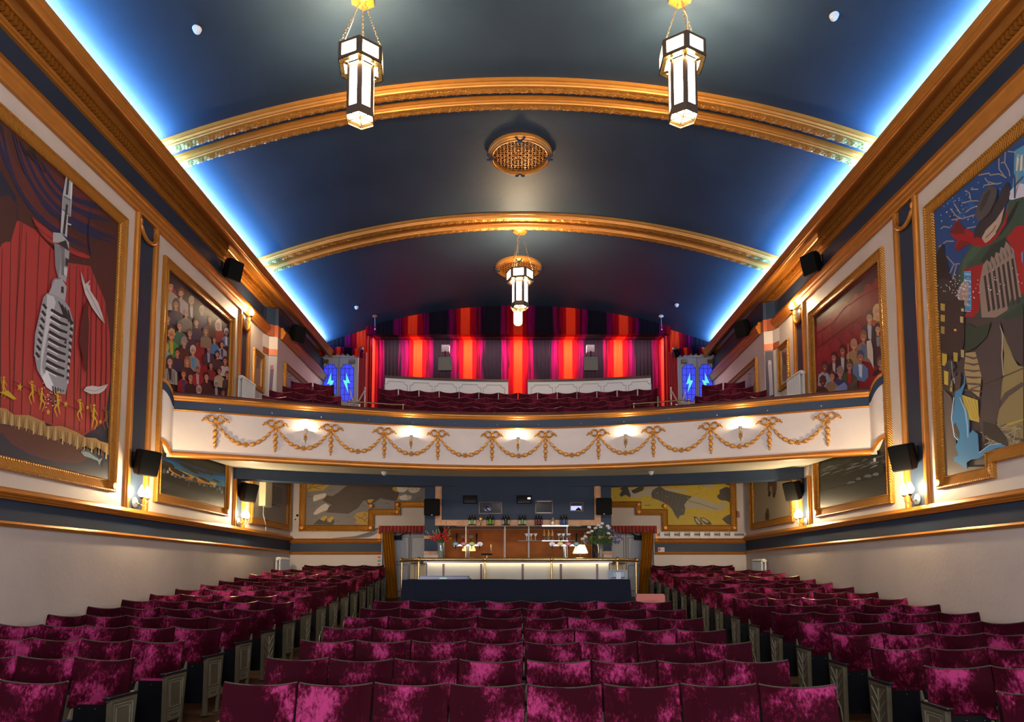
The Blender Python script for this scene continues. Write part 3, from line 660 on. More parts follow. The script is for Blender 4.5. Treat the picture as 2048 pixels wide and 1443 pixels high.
A.poly([(432, 700), (460, 620), (500, 520), (560, 470), (600, 490), (618, 520), (590, 620), (520, 720), (470, 752)], '4a464b'); A.poly([(470, 640), (510, 540), (550, 500), (560, 520), (520, 620), (480, 680)], '343136')
A.line([(612, 500), (610, 560), (560, 680), (470, 765)], [8, 16, 16, 8], '141317')
# accordion
A.poly([(355, 1120), (500, 1080), (490, 1250), (470, 1443), (430, 1500), (350, 1500), (400, 1400), (350, 1160)], '98161b'); A.poly([(350, 1140), (405, 1135), (410, 1443), (360, 1443)], '4a93c6')
for k in range(14): A.line([(356, 1160 + k * 24), (404, 1166 + k * 24)], 4, '1d5f98' if k % 2 else 'dfe9f2')
A.poly([(680, 880), (760, 790), (811, 780), (900, 760), (900, 1400), (830, 1340), (790, 1300), (750, 1000), (730, 960)], 'a1151b'); A.poly([(800, 1000), (811, 980), (811, 1080), (803, 1060)], '4a93c6')
T = [(500, 1090), (530, 1050), (555, 1070), (565, 1020), (590, 1040), (600, 990), (630, 1000), (640, 950), (665, 960), (680, 905), (740, 970), (760, 1100), (800, 1340), (770, 1340), (740, 1380), (720, 1350), (690, 1443), (600, 1500), (490, 1500), (470, 1250)]
A.poly(T, '8f7c70')
for k in range(7): A.poly([(505 + k * 36, 1180 - k * 22), (522 + k * 36, 1165 - k * 22), (560 + k * 38, 1443 - k * 10), (540 + k * 38, 1460 - k * 10)], '2f2a2b'); A.poly([(528 + k * 30, 1066 - k * 22), (552 + k * 30, 1120 - k * 22), (545 + k * 30, 1150 - k * 22)], '5d5150')
A.poly([(310, 1270), (350, 1210), (385, 1220), (390, 1300), (380, 1400), (340, 1420), (300, 1340)], 'a08c80')
for k in range(5): A.line([(330 + k * 6, 1240 + k * 38), (390, 1250 + k * 36)], 12, 'b59f92')
for k in range(70): A.ell(200 + random.gauss(120, 70), 1270 + random.gauss(0, 50), 4, 5, 'e6ecf4', n=5)
for k in range(16): A.ell(520 + random.random() * 290, 1330 - random.random() * 220, 4, 5, 'e6ecf4', n=5)
A.src(1840, 600, 3.606)
# street: warm yellow lights on brown
A.poly([(150, 0), (330, 0), (330, 300), (300, 420), (160, 360)], '2c2728')
for (x, y, w, h, c_) in ((175, 50, 16, 46, 'b49a44'), (175, 130, 16, 44, 'b49a44'), (175, 215, 14, 48, 'a88d40'), (312, 140, 12, 40, 'bfae7c'), (318, 70, 10, 20, 'c7b98c'), (265, 215, 10, 14, 'd9b23c'), (188, 430, 18, 80, 'c3ab3c'), (268, 410, 16, 60, 'b39c44'), (200, 560, 16, 90, 'c9b042'), (318, 385, 12, 50, 'b49f68'), (236, 620, 10, 70, 'b59a3c')):
    A.poly([(x - w, y - h * .6), (x + w, y - h * .5), (x + w * .9, y + h * .6), (x - w * .9, y + h * .5)], c_)
A.poly([(340, 380), (430, 370), (460, 520), (440, 700), (360, 640), (330, 500)], 'a29064')
for k in range(6): A.line([(330, 400 + k * 50), (400, 420 + k * 46), (460, 400 + k * 52)], [8, 16, 8], '564b45')
A.poly([(575, 170), (600, 200), (690, 420), (720, 470), (760, 480), (760, 760), (560, 800), (610, 560), (620, 380)], '8e8052')
A.poly([(180, 640), (240, 700), (260, 900), (280, 1100), (360, 1200), (500, 1200), (500, 1260), (200, 1290)], '60554e')
A.poly([(310, 680), (430, 720), (440, 880), (360, 860), (330, 760)], 'c2ac4a'); 
for k in range(4): A.line([(330 + k * 24, 700), (400 + k * 14, 860)], 4, '9c8328')
A.poly([(560, 800), (760, 560), (760, 1050), (640, 1060), (580, 1000)], '8a7c50'); A.line([(560, 800), (640, 680), (760, 600)], [20, 40, 30], '4f4640'); A.line([(570, 980), (640, 900), (760, 860)], [10, 20, 10], 'b39f4a'); A.line([(600, 930), (700, 1000), (760, 1010)], 22, '3c3432')
for k in range(40): A.line([(450 + random.random() * 300, 880 + random.random() * 180), (460 + random.random() * 300, 890 + random.random() * 180)], 7, random.choice(['6b5f50', '8f8363', '4b423e', 'a89a7c']))
# coat hem and legs
A.poly([(340, 160), (420, 200), (520, 160), (500, 260), (420, 340), (340, 375)], '1f3a2e'); A.poly([(600, 130), (650, 90), (700, 60), (760, 20), (760, 110), (640, 150)], '203c30')
A.poly([(410, 360), (500, 270), (540, 160), (600, 150), (600, 260), (612, 500), (590, 760), (560, 900), (600, 960), (640, 1050), (560, 1000), (470, 960), (440, 900), (470, 600), (440, 470)], '413a3d')
A.poly([(600, 150), (760, 110), (760, 480), (700, 430), (640, 300)], '3d373a'); A.line([(590, 180), (612, 250), (606, 400), (615, 540)], [3, 10, 8, 6], 'b7a796')
A.poly([(470, 870), (570, 900), (640, 990), (660, 1060), (560, 1020), (470, 960)], '1b1a1d')
# small figure, blue dog
A.ell(230, 412, 12, 18, '23262b'); A.poly([(215, 430), (250, 430), (272, 490), (250, 500), (236, 560), (240, 630), (222, 620), (218, 540), (226, 480), (196, 490), (186, 484)], '3a3c40'); A.line([(240, 440), (252, 560), (232, 620)], 5, '98a0a4')
A.poly([(262, 600), (250, 560), (262, 505), (275, 550), (300, 515), (312, 560), (300, 660), (275, 670)], '4a3f3a'); A.line([(258, 560), (262, 600)], 5, 'cfd9e2')
A.poly([(265, 660), (302, 640), (330, 600), (334, 530), (342, 535), (338, 610), (315, 680), (320, 740), (350, 790), (372, 880), (370, 960), (395, 935), (430, 960), (440, 1100), (520, 1040), (590, 1030), (640, 1052), (560, 1068), (500, 1100), (440, 1140), (380, 1150), (352, 1170), (352, 1218), (310, 1190), (258, 1160), (260, 1130), (290, 1120), (270, 1050), (290, 1010), (256, 940), (240, 860), (262, 740)], '3b83b2')
A.poly([(255, 900), (270, 880), (300, 950), (300, 1000), (262, 950)], '4d4238'); A.line([(300, 700), (340, 790), (356, 900), (360, 990)], [6, 12, 10, 6], '8fb8d6'); A.line([(258, 700), (240, 850), (262, 980), (288, 1010)], 6, 'd2dfea'); A.line([(440, 1100), (520, 1040), (600, 1034)], 6, '9cc4de'); A.line([(372, 960), (395, 935), (432, 965), (440, 1090)], 6, '1f5c8c')
A.line([(380, 640), (560, 575), (760, 490)], 5, '17140f')
framed('framed_mural', 'framed mural of an accordion player in a black hat, with a blue dog', 'mural', RP, A, f3R, None, rev=True, corner=[(9.79, 1.32)])

# --- right wall: red seats portrait above, moonlit boat below
RP2 = [(13.80, 5.32), (13.80, 1.33), (11.24, 1.33), (11.24, 5.32)]
A = Art(f3R, mR, RP2, hx('1b1718'))
A.src(1600, 520, 4.51)
A.poly([(130, 500), (760, -20), (790, 1100), (140, 1230)], '7d1420'); A.poly([(130, 500), (730, 20), (740, 130), (600, 260), (420, 380), (260, 500), (140, 600)], '3c1219')
for (x, y) in ((180, 620), (270, 560), (330, 480), (420, 400), (510, 330), (620, 240), (700, 190), (170, 850), (240, 790), (330, 730), (430, 660), (520, 590), (640, 480)):
    A.ell(x, y + 30, 44, 60, '861623'); A.line([(x - 44, y + 30), (x - 20, y - 24), (x + 10, y - 30), (x + 44, y + 10)], 5, '4d0c14'); A.ell(x, y, 15, 26, '93283a', n=12); A.ell(x, y, 11, 21, '861623', n=12)
A.line([(150, 800), (240, 730), (400, 610), (560, 500)], 6, '4d0c14'); A.line([(150, 660), (300, 560), (400, 430), (560, 320), (730, 240)], 6, '4d0c14')
for k in range(6): A.line([(200 + k * 90, 640 - k * 66), (205 + k * 90, 760 - k * 66)], 4, '5a0f19')
PR = [(705, 460, 54, 'cba46c', 'a5442f', 'long', 'c99070'), (632, 515, 54, '3d2d28', '20293c', 'short', 'b98a72', 'b6b9be'), (708, 620, 44, '1a1517', '2a2a30', 'long', 'c09078', '7f8c90'), (742, 715, 54, '3a2c29', '2a2628', 'bald', '8f6a5c'),
      (578, 690, 50, '7a5236', '7d7058', 'short', 'a87350', '4570a8'), (492, 765, 48, 'a58a70', '9c8158', 'short', 'b5805c'), (390, 815, 46, '191414', '171619', 'short', '8c6048', 'b9b6b6'), (312, 875, 40, '211a1b', '19181c', 'short', 'a06c56', 'b3b0b0'), (230, 960, 42, '2c2524', '93a6bb', 'short', '6f4c3e'),
      (552, 870, 50, '33476c', '4a7aa8', 'cap', 'a5684c', 'c3d0dc'), (735, 925, 50, '5a5450', '1a1718', 'curly', 'a8755c'), (455, 950, 50, '3a4a2c', '2f4a2a', 'cap', '9a6c5c', 'a01c20'), (370, 1010, 46, '7d7d7c', '1e3a6c', 'curly', 'a87258'), (300, 1045, 42, '43342a', '8c7858', 'short', 'b07e5c'), (215, 1090, 44, '46271a', '38201a', 'curly', '4a2a1c')]
for q in PR: person(*q)
A.poly([(610, 730), (650, 720), (668, 800), (672, 900), (676, 980), (640, 900), (620, 880)], 'cfc4b4'); A.line([(444, 750), (447, 920)], 5, 'b8a890')
A.poly([(330, 1150), (410, 1100), (436, 1130), (436, 1195), (330, 1200)], '7a8fc0'); A.poly([(440, 1130), (520, 1060), (524, 1100), (450, 1195)], '5f5250')
for k in range(5): A.line([(450 + k * 15, 1110 - k * 10), (455 + k * 15, 1170 - k * 12)], 4, '1b1718')
A.poly([(620, 1060), (700, 1040), (770, 980), (770, 1100), (640, 1190), (560, 1200), (520, 1180)], '861620')
A.src(1450, 840, 4.509)
A.poly([(860, 410), (1190, 340), (1480, 160), (1500, 660), (870, 790)], '121111')
for k in range(34):
    t = random.random(); x = 890 + t * 580; y = 470 - t * 120 + random.gauss(0, 32); l = random.uniform(30, 80)
    A.line([(x - l, y + l * .25 + 8), (x, y - 5), (x + l, y - l * .35)], [2, random.uniform(6, 14), 2], random.choice(['4e5558', '6b7478', '3a4043', '82898c', '2c3032']))
A.ell(1363, 356, 13, 19, 'd4d8d8')
A.poly([(1385, 480), (1388, 390), (1405, 370), (1412, 335), (1420, 370), (1445, 400), (1445, 470), (1410, 485)], '141516')
for (x, y, w) in ((1370, 485, 34), (1300, 500, 40), (1215, 525, 26), (1150, 560, 44)): A.poly([(x - w, y + 12), (x - w * .4, y - 10), (x + w * .5, y - 14), (x + w, y), (x + w * .6, y + 16)], '5f676c')
for k in range(14): x = 900 + k * 42; A.line([(x - 40, 640 - k * 10 + random.random() * 20), (x + 50, 625 - k * 11)], 4, '3c423f')
A.poly([(870, 640), (1500, 480), (1500, 660), (870, 790)], '171514')
framed('framed_mural', 'framed mural on right wall with audience on red seats above, moonlit boat below', 'mural', RP2, A, f3R, None, rev=True, corner=[(13.88, 1.25)])

# --- narrow figure panels on the upper walls
def figures(A, figs):
    for (x, y, h, tone, dress) in figs:
        w = h * .16
        A.ell(x, y - h * .44, w * .42, h * .055, '4a332c'); A.ell(x, y - h * .42, w * .3, h * .045, 'b59a8a')
        A.poly([(x - w * .5, y - h * .34), (x + w * .5, y - h * .33), (x + w * .35, y - h * .12), (x + w * .8, y + h * .3), (x + w * .5, y + h * .47), (x - w * .4, y + h * .46), (x - w * .75, y + h * .25), (x - w * .35, y - h * .1)], tone)
        A.poly([(x - w * .5, y - h * .30), (x + w * .48, y - h * .29), (x + w * .3, y + h * .02), (x - w * .35, y + h * .02)], dress)
        A.line([(x + w * .4, y - h * .3), (x + w * 1.1, y - h * .2), (x + w * 1.5, y - h * .33)], [w * .2, w * .16, w * .1], 'a88d7e')
for s, D0, D1, hs, figz, lab in ((-1, 15.62, 15.98, (4.45, 5.13), [(515, 735, 70, '9a8478', '6f5f58')], 'small framed figure panel beside the left pier above balcony'),
                                 (1, 15.22, 15.58, (4.38, 5.2), [(1570, 728, 74, '6c625e', '4c4644')], 'small framed figure panel beside the right pier above balcony')):
    f3 = sideplane(s); P_ = [(D0, hs[0]), (D0, hs[1]), (D1, hs[1]), (D1, hs[0])]
    A = Art(f3, map_side(s), P_, hx('a9a5a6')); A.src(0, 0, 1); figures(A, figz)
    framed('framed_picture', lab, 'panel', P_, A, f3, None, rev=(s < 0) or True, prof=[(a * .75, p_ * .8) for a, p_ in FR])
for s, D0, D1, figz, lab in ((-1, 16.9, 19.2, [(562, 768, 60, '8c7263', 'a5927a'), (571, 770, 50, '7d7378', '8a8a92'), (580, 772, 44, '6d6470', '8c8f98'), (588, 775, 36, '50485c', '6a6478')], 'long framed panel of draped costume sketches behind left pier'),
                             (1, 16.5, 18.8, [(1512, 765, 56, '8c7844', 'a58f50'), (1524, 762, 60, '3a3560', '2e3060'), (1500, 768, 44, '7d7378', '8a8a92')], 'long framed panel of dress sketches behind right pier')):
    f3 = sideplane(s, 5.878); P_ = [(D0, 4.3), (D0, 5.17), (D1, 5.17), (D1, 4.3)]
    A = Art(f3, map_side(s, 5.878), P_, hx('a39e9d')); A.src(0, 0, 1); figures(A, figz)
    framed('framed_picture', lab, 'panel', P_, A, f3, None, rev=True, prof=[(a * .8, p_) for a, p_ in FR])
# pier murals (painted straight on the pier's front)
for s, D, c0, lab in ((-1, 0, 'a5a0a2', 'painted figure panel on the front of the left pier'), (1, -.38, '33263f', 'painted figure panel on the front of the right pier')):
    f3 = (lambda s, D: lambda u, v, p: (s * u, 16.325 + D - (u - 5.89) * .31 - p - .008, EYE + v))(s, D)
    A = Art(f3, lambda x, y: (x, y), [(5.895, 3.2), (6.07, 3.2), (6.07, 5.30), (5.895, 5.30)], hx(c0)); A.src(0, 0, 1)
    A.poly([(5.95, 5.0), (6.03, 5.05), (6.04, 4.6), (6.05, 4.1), (5.96, 4.05), (5.97, 4.5)], '5a3f58' if s < 0 else '8c8490')
    A.poly([(5.96, 5.08), (6.02, 5.08), (6.02, 4.98), (5.96, 4.98)], 'a5506a' if s < 0 else 'a89aa8')
    for k in range(5): A.line([(5.92 + .03 * k, 4.0), (5.95 + .02 * k, 3.3)], .012, '8a6a60' if s < 0 else '6a6270')
    o = A.b.build('pier_painting', PAINT); tag(o, lab, 'painting')

# --- lower framed panels under the balcony
for s, D0, D1 in ((-1, 15.72, 18.05), (1, 15.25, 17.72)):
    f3 = sideplane(s); P_ = [(D0, 1.33), (D0, 2.42), (D1, 2.42), (D1, 1.33)]
    A = Art(f3, map_side(s), P_, hx('8b8583' if s < 0 else 'a39884'))
    if s > 0:
        A.src(1450, 840, 4.509)
        A.poly([(390, 540), (470, 540), (468, 620), (450, 700), (430, 690), (425, 600), (410, 680), (395, 690), (385, 620)], '5a463c'); A.poly([(405, 600), (425, 590), (420, 640), (405, 640)], 'b08070')
        A.poly([(395, 650), (412, 640), (405, 690), (388, 680)], '1a1614'); A.poly([(435, 660), (460, 640), (446, 706)], '1a1614')
        A.poly([(365, 900), (362, 850), (380, 790), (395, 800), (402, 860), (398, 900)], '4d3b35'); A.poly([(375, 880), (385, 830), (395, 880)], '1c1817')
    framed('framed_picture', 'plain grey framed panel under the left balcony end' if s < 0 else 'pale framed panel with dark feather sketches under right balcony end', 'panel', P_, A, f3, None, rev=True)

# ------------------------------------------------------------------ back wall of the stalls
BD = 18.4
b = MB()
for s in (-1, 1):
    b.box(*sorted((s * 3.66, s * 6.3)), BD, BD + .2, fl(18) - .3, EYE + 2.75)
    b.box(*sorted((s * 2.2, s * 3.66)), BD, BD + .2, EYE + 1.30, EYE + 2.75)
struct('wall_back', b, CREAM)
for s in (-1, 1):
    b = MB(); b.box(*sorted((s * 3.68, s * 6.15)), BD - .006, BD, EYE + .60, EYE + .84); struct('trim_%d' % tn, b, NAVY); tn += 1
    for (a, c_, d) in ((.53, .605, .05), (.83, .905, .06), (.91, .965, .05)):
        b = MB(); b.loops([[(x, BD - p, EYE + h) for p, h in bead(a, c_, d)] for x in (s * 3.68, s * 6.14)]); struct('trim_%d' % tn, b, GOLD); tn += 1
    b = MB(); b.box(*sorted((s * 3.70, s * 3.78)), BD - .03, BD, EYE + .9, EYE + 1.22); struct('trim_%d' % tn, b, GOLD); tn += 1

f3B = backplane(BD); mB = map_back(BD)
def notched(s):
    P_ = [(5.74, 2.62), (5.74, 1.33), (4.05, 1.33), (4.05, 1.76), (3.34, 1.76), (3.34, 1.97), (2.45, 1.97), (2.45, 2.62)]
    return [(s * a, c_) for a, c_ in P_]
P_ = notched(-1)
A = Art(f3B, mB, P_, hx('77706c')); A.src(560, 900, 5.12)
A.poly([(276, 300), (440, 300), (515, 350), (480, 380), (440, 410), (360, 415), (300, 425), (276, 420)], 'b98f22')
for q in ([(276, 410), (330, 360), (400, 320)], [(300, 390), (380, 370), (470, 350)], [(330, 360), (340, 320)], [(350, 380), (420, 400)], [(380, 340), (440, 330)]): A.line(q, 4, '2a2116')
A.poly([(340, 490), (350, 460), (400, 450), (460, 438), (475, 450), (470, 480), (440, 490), (390, 510), (350, 524), (340, 515)], 'cfc4b6'); A.poly([(345, 640), (380, 600), (430, 560), (470, 543), (505, 570), (490, 610), (440, 625), (380, 655), (350, 660)], 'cfc4b6')
for k in range(5): A.ell(347 + 2 * k, 480 + 9 * k, 5, 4, 'e0d6c8', n=6)
A.poly([(438, 515), (475, 460), (540, 468), (600, 430), (660, 380), (720, 345), (900, 300), (1150, 300), (1180, 340), (1160, 400), (1220, 430), (1215, 490), (1180, 520), (1060, 500), (1030, 490), (940, 550), (900, 555), (880, 510), (850, 520), (800, 590), (700, 650), (560, 640), (472, 636), (500, 580), (530, 560), (450, 520)], '3f2b1c')
for q in ([(530, 565), (640, 540), (760, 480), (770, 350)], [(760, 480), (850, 500), (1000, 480)], [(700, 500), (760, 545)], [(1050, 330), (1055, 440), (1170, 500)], [(980, 400), (1050, 440)], [(640, 545), (700, 580)]): A.line(q, 4, '241710')
A.poly([(895, 505), (940, 500), (965, 505), (930, 540), (900, 535)], 'b98f22')
A.poly([(1150, 400), (1170, 340), (1200, 320), (1200, 400), (1215, 430), (1180, 420)], 'b98f22'); A.poly([(1200, 500), (1215, 460), (1230, 462), (1228, 500)], 'b98f22')
A.poly([(1190, 370), (1260, 320), (1330, 330), (1310, 400), (1270, 430), (1210, 425)], 'cfc4b6'); A.ell(1375, 395, 62, 42, 'cfc4b6', -.2)
for q in ([(1250, 360), (1270, 385)], [(1280, 350), (1310, 380)], [(1345, 390), (1375, 400)], [(1390, 385), (1405, 410)], [(1330, 400), (1350, 408)]): A.line(q, 3, '3a2c24')
A.poly([(1225, 470), (1290, 450), (1300, 462), (1340, 462), (1352, 480), (1340, 500), (1310, 512), (1260, 510), (1225, 500)], 'cfc4b6')
for k in range(4): A.line([(1300, 470 + k * 10), (1350, 468 + k * 12)], 3, '8f8274')
A.poly([(338, 758), (400, 705), (440, 715), (480, 700), (490, 740), (550, 700), (558, 730), (545, 762)], '2c2118')
A.poly([(410, 705), (450, 670), (480, 670), (482, 690), (450, 725)], 'c39a28'); A.poly([(478, 715), (520, 680), (548, 676), (550, 700), (515, 740)], 'c39a28')
A.poly([(757, 680), (790, 640), (850, 628), (905, 632), (905, 762), (830, 762), (765, 745), (790, 720)], 'b98f22')
for q in ([(780, 670), (840, 700), (905, 750)], [(840, 700), (870, 640)], [(860, 720), (900, 690)], [(800, 700), (830, 690)], [(870, 640), (885, 680)]): A.line(q, 4, '2a2116')
for q in ((300, 475), (340, 570), (350, 685), (520, 415), (700, 685), (860, 570), (1100, 548), (1420, 490), (600, 730), (1400, 508)): A.line([(q[0] - 24, q[1]), (q[0], q[1] - 6), (q[0] + 24, q[1] + 2)], 4, '4a413c')
CB = [(a * 1.0, b_) for a, b_ in ((-5.83, 1.245), (-3.965, 1.245), (-3.965, 1.845), (-3.255, 1.675), (-3.255, 2.05))]
framed('framed_mural', 'stepped framed mural of a barefoot figure lying down in brown, grey ground', 'mural', P_, A, f3B, None, rev=False, corner=[(-5.82, 1.25), (-3.97, 1.25), (-3.97, 1.84), (-3.26, 1.68), (-3.26, 1.88)])
P_ = notched(1)
A = Art(f3B, mB, P_, hx('bfa208')); A.src(1180, 900, 4.51)
A.poly([(1145, 410), (1170, 390), (1165, 360), (1200, 340), (1230, 330), (1290, 340), (1290, 470), (1230, 455), (1180, 450), (1150, 430)], '3a332f'); A.poly([(1200, 290), (1290, 290), (1290, 315), (1230, 310)], '3a332f'); A.poly([(1190, 620), (1230, 590), (1290, 575), (1290, 670), (1240, 668), (1210, 640)], '3a332f')
A.poly([(265, 400), (290, 360), (265, 350), (300, 330), (340, 320), (380, 360), (440, 330), (490, 330), (480, 360), (420, 385), (370, 400), (360, 425), (320, 400), (280, 420)], '231f1d')
A.poly([(335, 320), (360, 320), (380, 380), (410, 395), (470, 380), (510, 320), (640, 320), (600, 360), (555, 380), (560, 410), (480, 415), (400, 428), (370, 410)], 'a89f88')
A.poly([(650, 330), (740, 350), (860, 350), (890, 372), (840, 378), (740, 372), (680, 360)], 'a89f88')
A.poly([(552, 400), (560, 360), (630, 322), (680, 360), (740, 375), (920, 415), (880, 450), (850, 490), (860, 530), (850, 580), (810, 590), (795, 622), (770, 590), (740, 530), (700, 490), (620, 450), (560, 430)], '45403a')
for k in range(8): A.line(bez((580 + k * 34, 350 + k * 8), (590 + k * 30, 420 + k * 6), (600 + k * 26, 440 + k * 14), 6), 2.5, '7a6c3c')
A.poly([(895, 450), (910, 425), (950, 415), (1060, 450), (1160, 490), (1190, 460), (1205, 465), (1200, 490), (1240, 475), (1235, 495), (1180, 545), (1140, 540), (1000, 480), (900, 462)], 'a89f88'); A.poly([(850, 490), (880, 455), (1000, 490), (1130, 540), (1100, 545), (960, 520), (860, 525)], 'a89f88')
A.line([(885, 455), (1000, 485), (1150, 535)], 4, '2e2822')
A.poly([(1020, 300), (1110, 295), (1118, 320), (1090, 342), (1040, 330)], 'a89f88'); A.line(bez((1030, 325), (960, 300), (985, 350), 8), 3, '5a4f30')
A.poly([(935, 595), (960, 600), (1000, 640), (1018, 670), (965, 670), (940, 630)], '1f1b19'); A.poly([(945, 612), (965, 612), (998, 655), (985, 668), (955, 640)], 'a89f88'); A.poly([(990, 605), (1030, 608), (1080, 640), (1100, 670), (1040, 668), (1000, 630)], '1f1b19'); A.poly([(1002, 612), (1030, 615), (1075, 648), (1050, 655), (1010, 630)], 'a89f88')
for q in ((560, 455), (480, 345), (780, 340), (960, 400), (1060, 400), (880, 570), (1150, 560), (1130, 620), (740, 640), (860, 630), (1250, 540), (230, 430)): A.line([(q[0] - 8, q[1] - 10), (q[0], q[1]), (q[0] + 6, q[1] - 12)], 3, '8f7a10')
for k in range(30): A.ell(220 + random.random() * 1040, 340 + random.random() * 320, 4, 3, 'd9d0a4', n=5)
A.line([(490, 500), (505, 494), (520, 500), (545, 492)], 4, '2a240c')
framed('framed_mural', 'stepped framed yellow mural of a reclining figure in a dark dress', 'mural', P_, A, f3B, None, rev=True, corner=[(5.82, 1.25), (3.97, 1.25), (3.97, 1.84), (3.26, 1.68), (3.26, 1.88)])

# doors of the stalls (grey double doors behind the frilled pelmets)
for k, s in enumerate((-1, 1)):
    b = MB(); b.box(*sorted((s * 2.22, s * 3.66)), BD + .12, BD + .17, fl(BD), EYE + 1.30)
    root = struct('door_%d' % (k + 1), b, DOORGREY)
    for a, c_ in ((2.30, 2.88), (2.98, 3.56)):
        for (z0, z1) in ((-.45, .25), (.35, 1.0)):
            q = sweep([(s * a, z0), (s * a, z1), (s * c_, z1), (s * c_, z0)], [(0, 0), (0, .008), (.02, .008), (.02, 0)], backplane(BD + .12)).build('panel_line', DOORLINE, root)
    MB().box(*sorted((s * 2.925, s * 2.945)), BD + .10, BD + .12, fl(BD), EYE + 1.2).build('meeting_stile', DOORLINE, root)
    bb = MB(); bb.box(*sorted((s * 3.15, s * 3.40)), BD + .02, BD + .12, EYE + .93, EYE + 1.05); bb.tube([(s * 3.2, BD + .05, EYE + 1.05), (s * 3.0, BD - .05, EYE + 1.12), (s * 2.95, BD + .1, EYE + 1.12)], .012); bb.build('door_closer', BLACK, root)

def frill(x0, x1, y, z0, z1, amp, waves, m, name, parent=None, arch=0, seed=1):
    b = MB(); n = int(waves * 8); rows = 5; rnd = random.Random(seed); rings = []
    ph = [rnd.uniform(-.6, .6) for _ in range(int(waves) + 2)]
    for r in range(rows + 1):
        t = r / rows; row = []
        for i in range(n + 1):
            u = i / n; x = x0 + (x1 - x0) * u
            z = z1 + (z0 - z1) * t + arch * (1 - (2 * u - 1) ** 2) - arch
            a = math.sin(u * waves * 2 * PI + ph[int(u * waves)] * .8)
            row.append((x + .01 * math.sin(i), y - .02 - amp * (.35 + t) * (a + 1) / 2, z + (.02 * a if r == rows else 0)))
        back = [(p[0], p[1] + .012, p[2]) for p in reversed(row)]
        rings.append(row + back)
    b.loops(rings)
    return b.build(name, m, parent, 60)
for s, lab in ((-1, 'left'), (1, 'right')):
    o = frill(s * 2.50, s * 3.72, BD - .12, EYE + 1.10, EYE + 1.30, .09, 13, REDCLOTH, 'frilled_pelmet', seed=s + 3)
    tag(o, 'frilled dark red pelmet over the %s stalls doorway' % lab, 'pelmet')
    b = MB(); rings = []
    for zt in range(9):
        t = zt / 8; z = EYE + 1.12 + (fl(18) - EYE - 1.10) * t; row = []
        for i in range(25):
            u = i / 24; row.append((s * (3.62 - u * (.30 + .0 * t) - .14 * t), BD - .18 - .05 * math.sin(u * 5 * 2 * PI + t) - .02, z))
        rings.append(row + [(p[0], p[1] + .02, p[2]) for p in reversed(row)])
    b.loops(rings); o = b.build('door_curtain', MUSTARD, None, 60); tag(o, 'mustard curtain tied back beside the %s stalls doorway' % lab, 'curtain')

# under-balcony beam, soffit ceiling, projection box front
def bow(X): return 13.25 - .064 * X * X + .0005 * X ** 4 - .020 * X
b = MB(); xs = [-6.15 + i * 12.3 / 40 for i in range(41)]
def beamD(X): return 15.98 - .037 * X * X - .006 * X
b.loops([[(x, beamD(x), EYE + 2.06), (x, beamD(x) + .35, EYE + 2.06), (x, beamD(x) + .35, EYE + 2.32), (x, beamD(x), EYE + 2.32)] for x in xs])
struct('trim_%d' % tn, b, NAVY); tn += 1
b = MB(); b.box(-6.2, 6.2, 16.0, 18.6, EYE + 2.66, EYE + 2.8); b.loops([[(x, beamD(x) + .3, EYE + 2.30), (x, 18.6, EYE + 2.62), (x, 18.6, EYE + 2.7), (x, beamD(x) + .3, EYE + 2.4)] for x in xs])
struct('ceiling_stalls', b, SOFFIT)

# projection box: navy front wall with timber frame and a serving hatch below
FD = 15.95
b = MB()
b.box(-2.19, -1.86, FD, FD + 2.45, fl(15.9) - .2, EYE + 2.3); b.box(1.86, 2.19, FD, FD + 2.45, fl(15.9) - .2, EYE + 2.3)
b.box(-1.86, 1.86, FD, FD + .15, EYE + 1.12, EYE + 2.3)
struct('wall_booth', b, NAVY)
b = MB(); b.box(-1.86, 1.86, FD + 1.2, FD + 1.35, fl(15.9) - .1, EYE + 1.3); struct('wall_bar_back', b, CREAM)
b = MB(); b.box(-1.86, 1.86, FD + .1, FD + 1.3, EYE + 1.14, EYE + 1.2); struct('ceiling_bar', b, SOFFIT)
for (x0, x1, h0, h1) in ((-1.94, -1.79, 1.14, 2.24), (1.79, 1.94, 1.14, 2.24), (-1.79, 1.79, 1.14, 1.27)):
    b = MB(); b.box(x0, x1, FD - .035, FD, EYE + h0, EYE + h1); b.box(x0 + .03, x1 - .03, FD - .05, FD - .035, EYE + h0 + .03, EYE + h1 - .03)
    struct('trim_%d' % tn, b, TIMBER); tn += 1
for s in (-1, 1):
    for (h0, h1) in ((.83, .90), (.47, .54)):
        b = MB(); b.box(*sorted((s * 1.88, s * 2.20)), FD - .03, FD, EYE + h0, EYE + h1); struct('trim_%d' % tn, b, TIMBER); tn += 1
    b = MB(); b.box(*sorted((s * 1.87, s * 2.195)), FD - .004, FD, fl(15.9), EYE + .47); struct('trim_%d' % tn, b, CREAM); tn += 1

